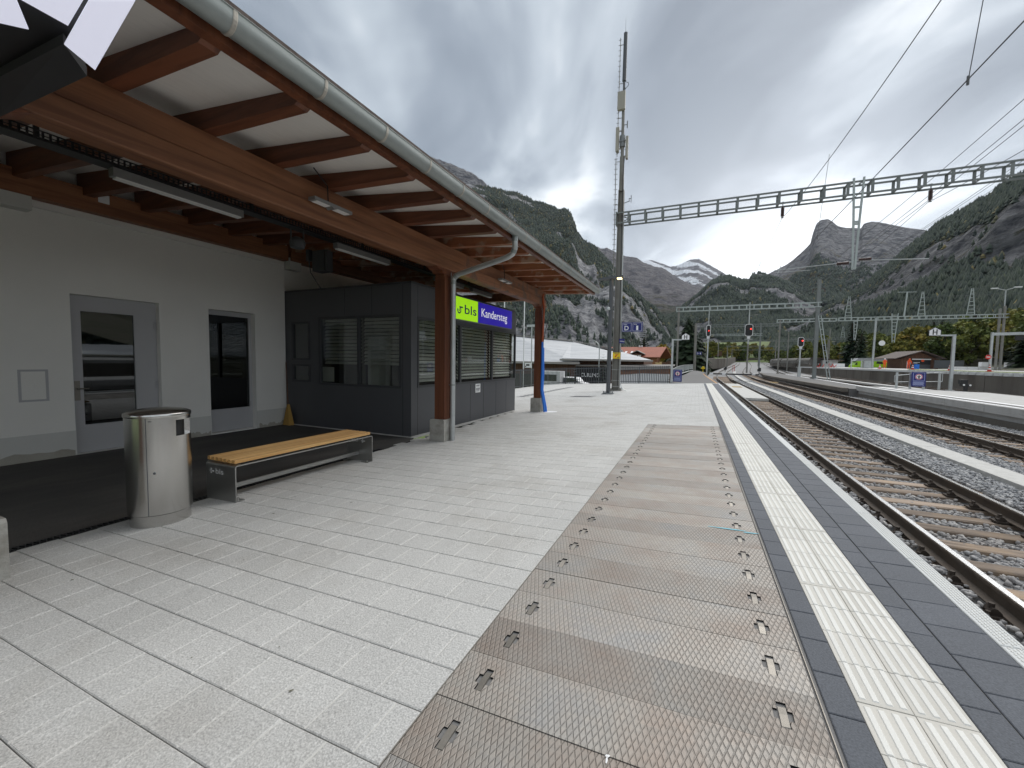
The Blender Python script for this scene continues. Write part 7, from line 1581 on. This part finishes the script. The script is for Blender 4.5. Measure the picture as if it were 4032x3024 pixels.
def plant(name, n, hgt, wdt, label, thr=.5, tmin=.0, tmax=1.0, jit=1.0, yellow=.12, seed=1, side=None):
    V, VG, N_, TT = FOREST[name]; nT, nA, _ = V.shape; rs = np.random.default_rng(seed); P = []; T = []
    tries = n*6; i = rs.integers(0, int(nT-4), tries); j = rs.integers(0, nA-1, tries); u = rs.random(tries); v = rs.random(tries)
    ok = (VG[i,j]+rs.normal(0,.10,tries) > thr) & (TT[i,j] >= tmin) & (TT[i,j] <= tmax); i, j, u, v = i[ok][:n], j[ok][:n], u[ok][:n], v[ok][:n]
    P = (V[i,j]*(1-u)[:,None]+V[i+1,j]*u[:,None])*(1-v)[:,None]+(V[i,j+1]*(1-u)[:,None]+V[i+1,j+1]*u[:,None])*v[:,None]
    m_ = len(P); H = hgt*rs.uniform(.55,1.25,m_); W = wdt*rs.uniform(.8,1.3,m_); T = np.clip(rs.beta(2,3,m_)*.62,0,1); yl = rs.random(m_) < yellow*(N_[i,j] > .45); T[yl] = rs.uniform(.6,1.0,yl.sum()); H[yl] *= .7; W[yl] *= 1.25
    cones(P-np.array([0,0,.5]), H, W, M['forest'], 'mountain_forest', label, T)
S = {'M1far': [(-75,23),(-60,26),(-41.91,25.6),(-37.16,25.44),(-34.77,25.07),(-32.06,24.45),(-30.01,23.87),(-28.45,22.95),(-27.72,22.46),(-25.47,20.56)],
     'M1': [(-80,20),(-60,23),(-45,23.5),(-35.43,22.95),(-31.02,22.63),(-27.72,22.4),(-25.14,21.89),(-23.75,21.77),(-21.65,20.89),(-20.26,20.59),(-18.86,20.12),(-18.16,19.78),(-17.48,19.82),(-16.79,19.68),(-16.36,19.01),(-15.89,18.08),(-15.63,17.15),(-14.65,16.04),(-13.28,15.36),(-12.24,14.22),(-11.21,13.23),(-10.18,12.23),(-9.49,11.08),(-8.81,10.41),(-7.8,9.24),(-6.79,7.91),(-5.48,6.73),(-4.5,5.56),(-2.89,3.9),(-1.61,2.26),(-0.05,0.65)],
     'M2': [(-18,16.5),(-14.64,15.88),(-13.28,15.36),(-12.25,14.85),(-11.59,14.95),(-10.92,14.64),(-9.44,13.89),(-7.78,13.58),(-6.83,12.94),(-5.32,12.29),(-4.41,12.15),(-3.05,11.16),(-1.94,10.41),(-0.81,9.85),(0.61,9.31),(2.85,7.22),(6,5)],
     'M3': [(-12,13.0),(-8.58,13.44),(-6.96,13.04),(-6.01,13.23),(-4.74,12.76),(-3.49,12.21),(-2.58,12.31),(-1.69,12.7),(-1.11,12.9),(-0.2,12.98),(0.66,12.37),(1.69,11.69),(2.7,11.01),(4.12,9.86),(7,8)],
     'M4': [(-6,4.0),(-3,6.0),(-0.34,8.3),(0.61,9.31),(1.05,9.77),(1.89,10.32),(2.43,10.73),(3.27,10.67),(4.1,10.4),(4.65,10.12),(5.54,9.87),(5.62,10.56),(6.08,10.64),(6.74,10.46),(7.77,10.0),(9.77,9.0),(11.72,7.6),(14.02,6.0),(19,4)],
     'M5': [(4.5,8.2),(5.99,9.72),(7.38,10.52),(9.2,11.4),(10.35,12.36),(11.24,13.31),(11.42,14.34),(11.71,15.33),(12.15,15.64),(12.7,15.62),(13.05,15.35),(13.62,14.75),(14.27,14.46),(14.91,14.35),(15.54,14.16),(15.72,14.57),(16.32,14.7),(16.92,14.54),(17.71,14.19),(18.86,13.66),(20.33,13.14),(20.87,12.8),(22.45,11.9),(30,9)],
     'M6': [(8,2.6),(11.86,5.03),(14.02,6.56),(16.04,8.25),(17.55,9.86),(18.99,11.37),(20.69,12.9),(21.34,13.5),(22.31,13.96),(22.94,14.25),(23.69,14.82),(24.3,14.77),(24.85,15.56),(25.55,15.87),(26.27,16.06),(34,20),(50,23),(70,24)]}
rock = mtn_mat('limestone_forested', (.075,.077,.088), (.29,.285,.29), (.035,.046,.026), (.095,.088,.045))
rock_l = mtn_mat('limestone_left', (.10,.102,.115), (.39,.385,.39), (.034,.043,.027), (.092,.083,.048), strata=(1,1,1.4))
rock2 = mtn_mat('grey_limestone', (.055,.057,.068), (.27,.265,.27), (.060,.060,.036), (.13,.105,.055), scale=.8, strata=(1,1,2.6))
rock_far = mtn_mat('violet_grey_rock', (.085,.082,.095), (.20,.185,.185), (.05,.058,.045), (.11,.095,.07), True, .4)
# the rocky top far above the roof edge
mountain('mountain', S['M1far'], 2300, 1500, 120, 3, 55, rock2, 140, 70, 1.1, lambda t,n,s,b: .25+.35*(n-.3), rough=.5)
mountain('mountain', S['M1'], lambda a: 1500-900*np.clip((a+20)/20,0,1)**1.4, lambda a: np.interp(a,[-40,-15,0],[430,330,300]), -4, 8, 46, rock_l, 420, 150, 1.18, lambda t,n,s,b: .62-.60*b+(n-.5)*1.1, rough=.25, relief=1.5)
plant('mountain', 36000, 8.0, 2.5, 'dark conifer forest on the steep left mountain', .50, .02, 1.0, yellow=.10, seed=2)
mountain('mountain_ridge', S['M2'], 3300, 1700, 150, 12, 85, rock_far, 200, 90, 1.15, lambda t,n,s,b: .50-.5*t+(n-.5)*1.3, lambda t,n,z,a,x: (t-.93)*3, rough=.3)
mountain('snowy_peak', S['M3'], 7200, 4200, 500, 14, 90, rock_far, 260, 120, 1.05, lambda t,n,s,b: .12+(n-.5)*.3, lambda t,n,z,a,x: .52+.30*np.sin((z+.55*x)/38+4*n)-.16*np.clip((a+.2)/1.2,-.6,1.6)+.25*(n-.5)-.9*np.clip(.62-t,0,1), rough=.15)
mountain('tower_mountain', S['M5'], 2900, 1500, 180, 16, 75, rock2, 300, 130, 1.30, lambda t,n,s,b: .52-.75*np.clip(t-.35,0,1)+(n-.5)*.9, rough=.10, relief=1.0)
mountain('forest_hill', S['M4'], 1900, 800, 18, 19, 50, rock, 260, 110, 1.02, lambda t,n,s,b: .74-.7*b+(n-.5)*1.0, rough=.25, relief=1.2)
plant('forest_hill', 13000, 12, 4.0, 'dark forest on the wooded hill at the valley end', .54, .0, 1.0, yellow=.08, seed=4)
mountain('right_slope', S['M6'], lambda a: 1500-800*np.clip((a-12)/15,0,1), lambda a: 330-80*np.clip((a-12)/15,0,1), 6, 23, 38, rock, 380, 140, 1.22, lambda t,n,s,b: np.clip((t-.60)*6,0,.75)+np.clip((.40-t)*6,0,.8)+.24+(n-.5)*1.3, rough=.35, relief=1.3)
plant('tower_mountain', 7000, 15, 5.0, 'dark forest on the lower slopes of the tower-shaped mountain', .42, .0, .50, yellow=.10, seed=9)
plant('right_slope', 36000, 8.5, 2.5, 'dark forest along the ridge and foot of the right mountain', .55, .0, 1.0, yellow=.10, seed=6)

# ------------------------------------------------------------------ air
HAZE = 3.2e-5
q = MB(); q.box(-3200,-300,-8,2600,7800,1900); hz_o = q.build('haze', []); tag(hz_o, kind='stuff')
m, t, p = newmat('haze_air'); t.nodes.remove(p); pv = t.nodes.new('ShaderNodeVolumePrincipled'); pv.inputs['Color'].default_value = (.72,.80,.92,1); pv.inputs['Density'].default_value = HAZE; t.links.new(pv.outputs[0], t.nodes['Material Output'].inputs['Volume']); hz_o.data.materials.append(m)
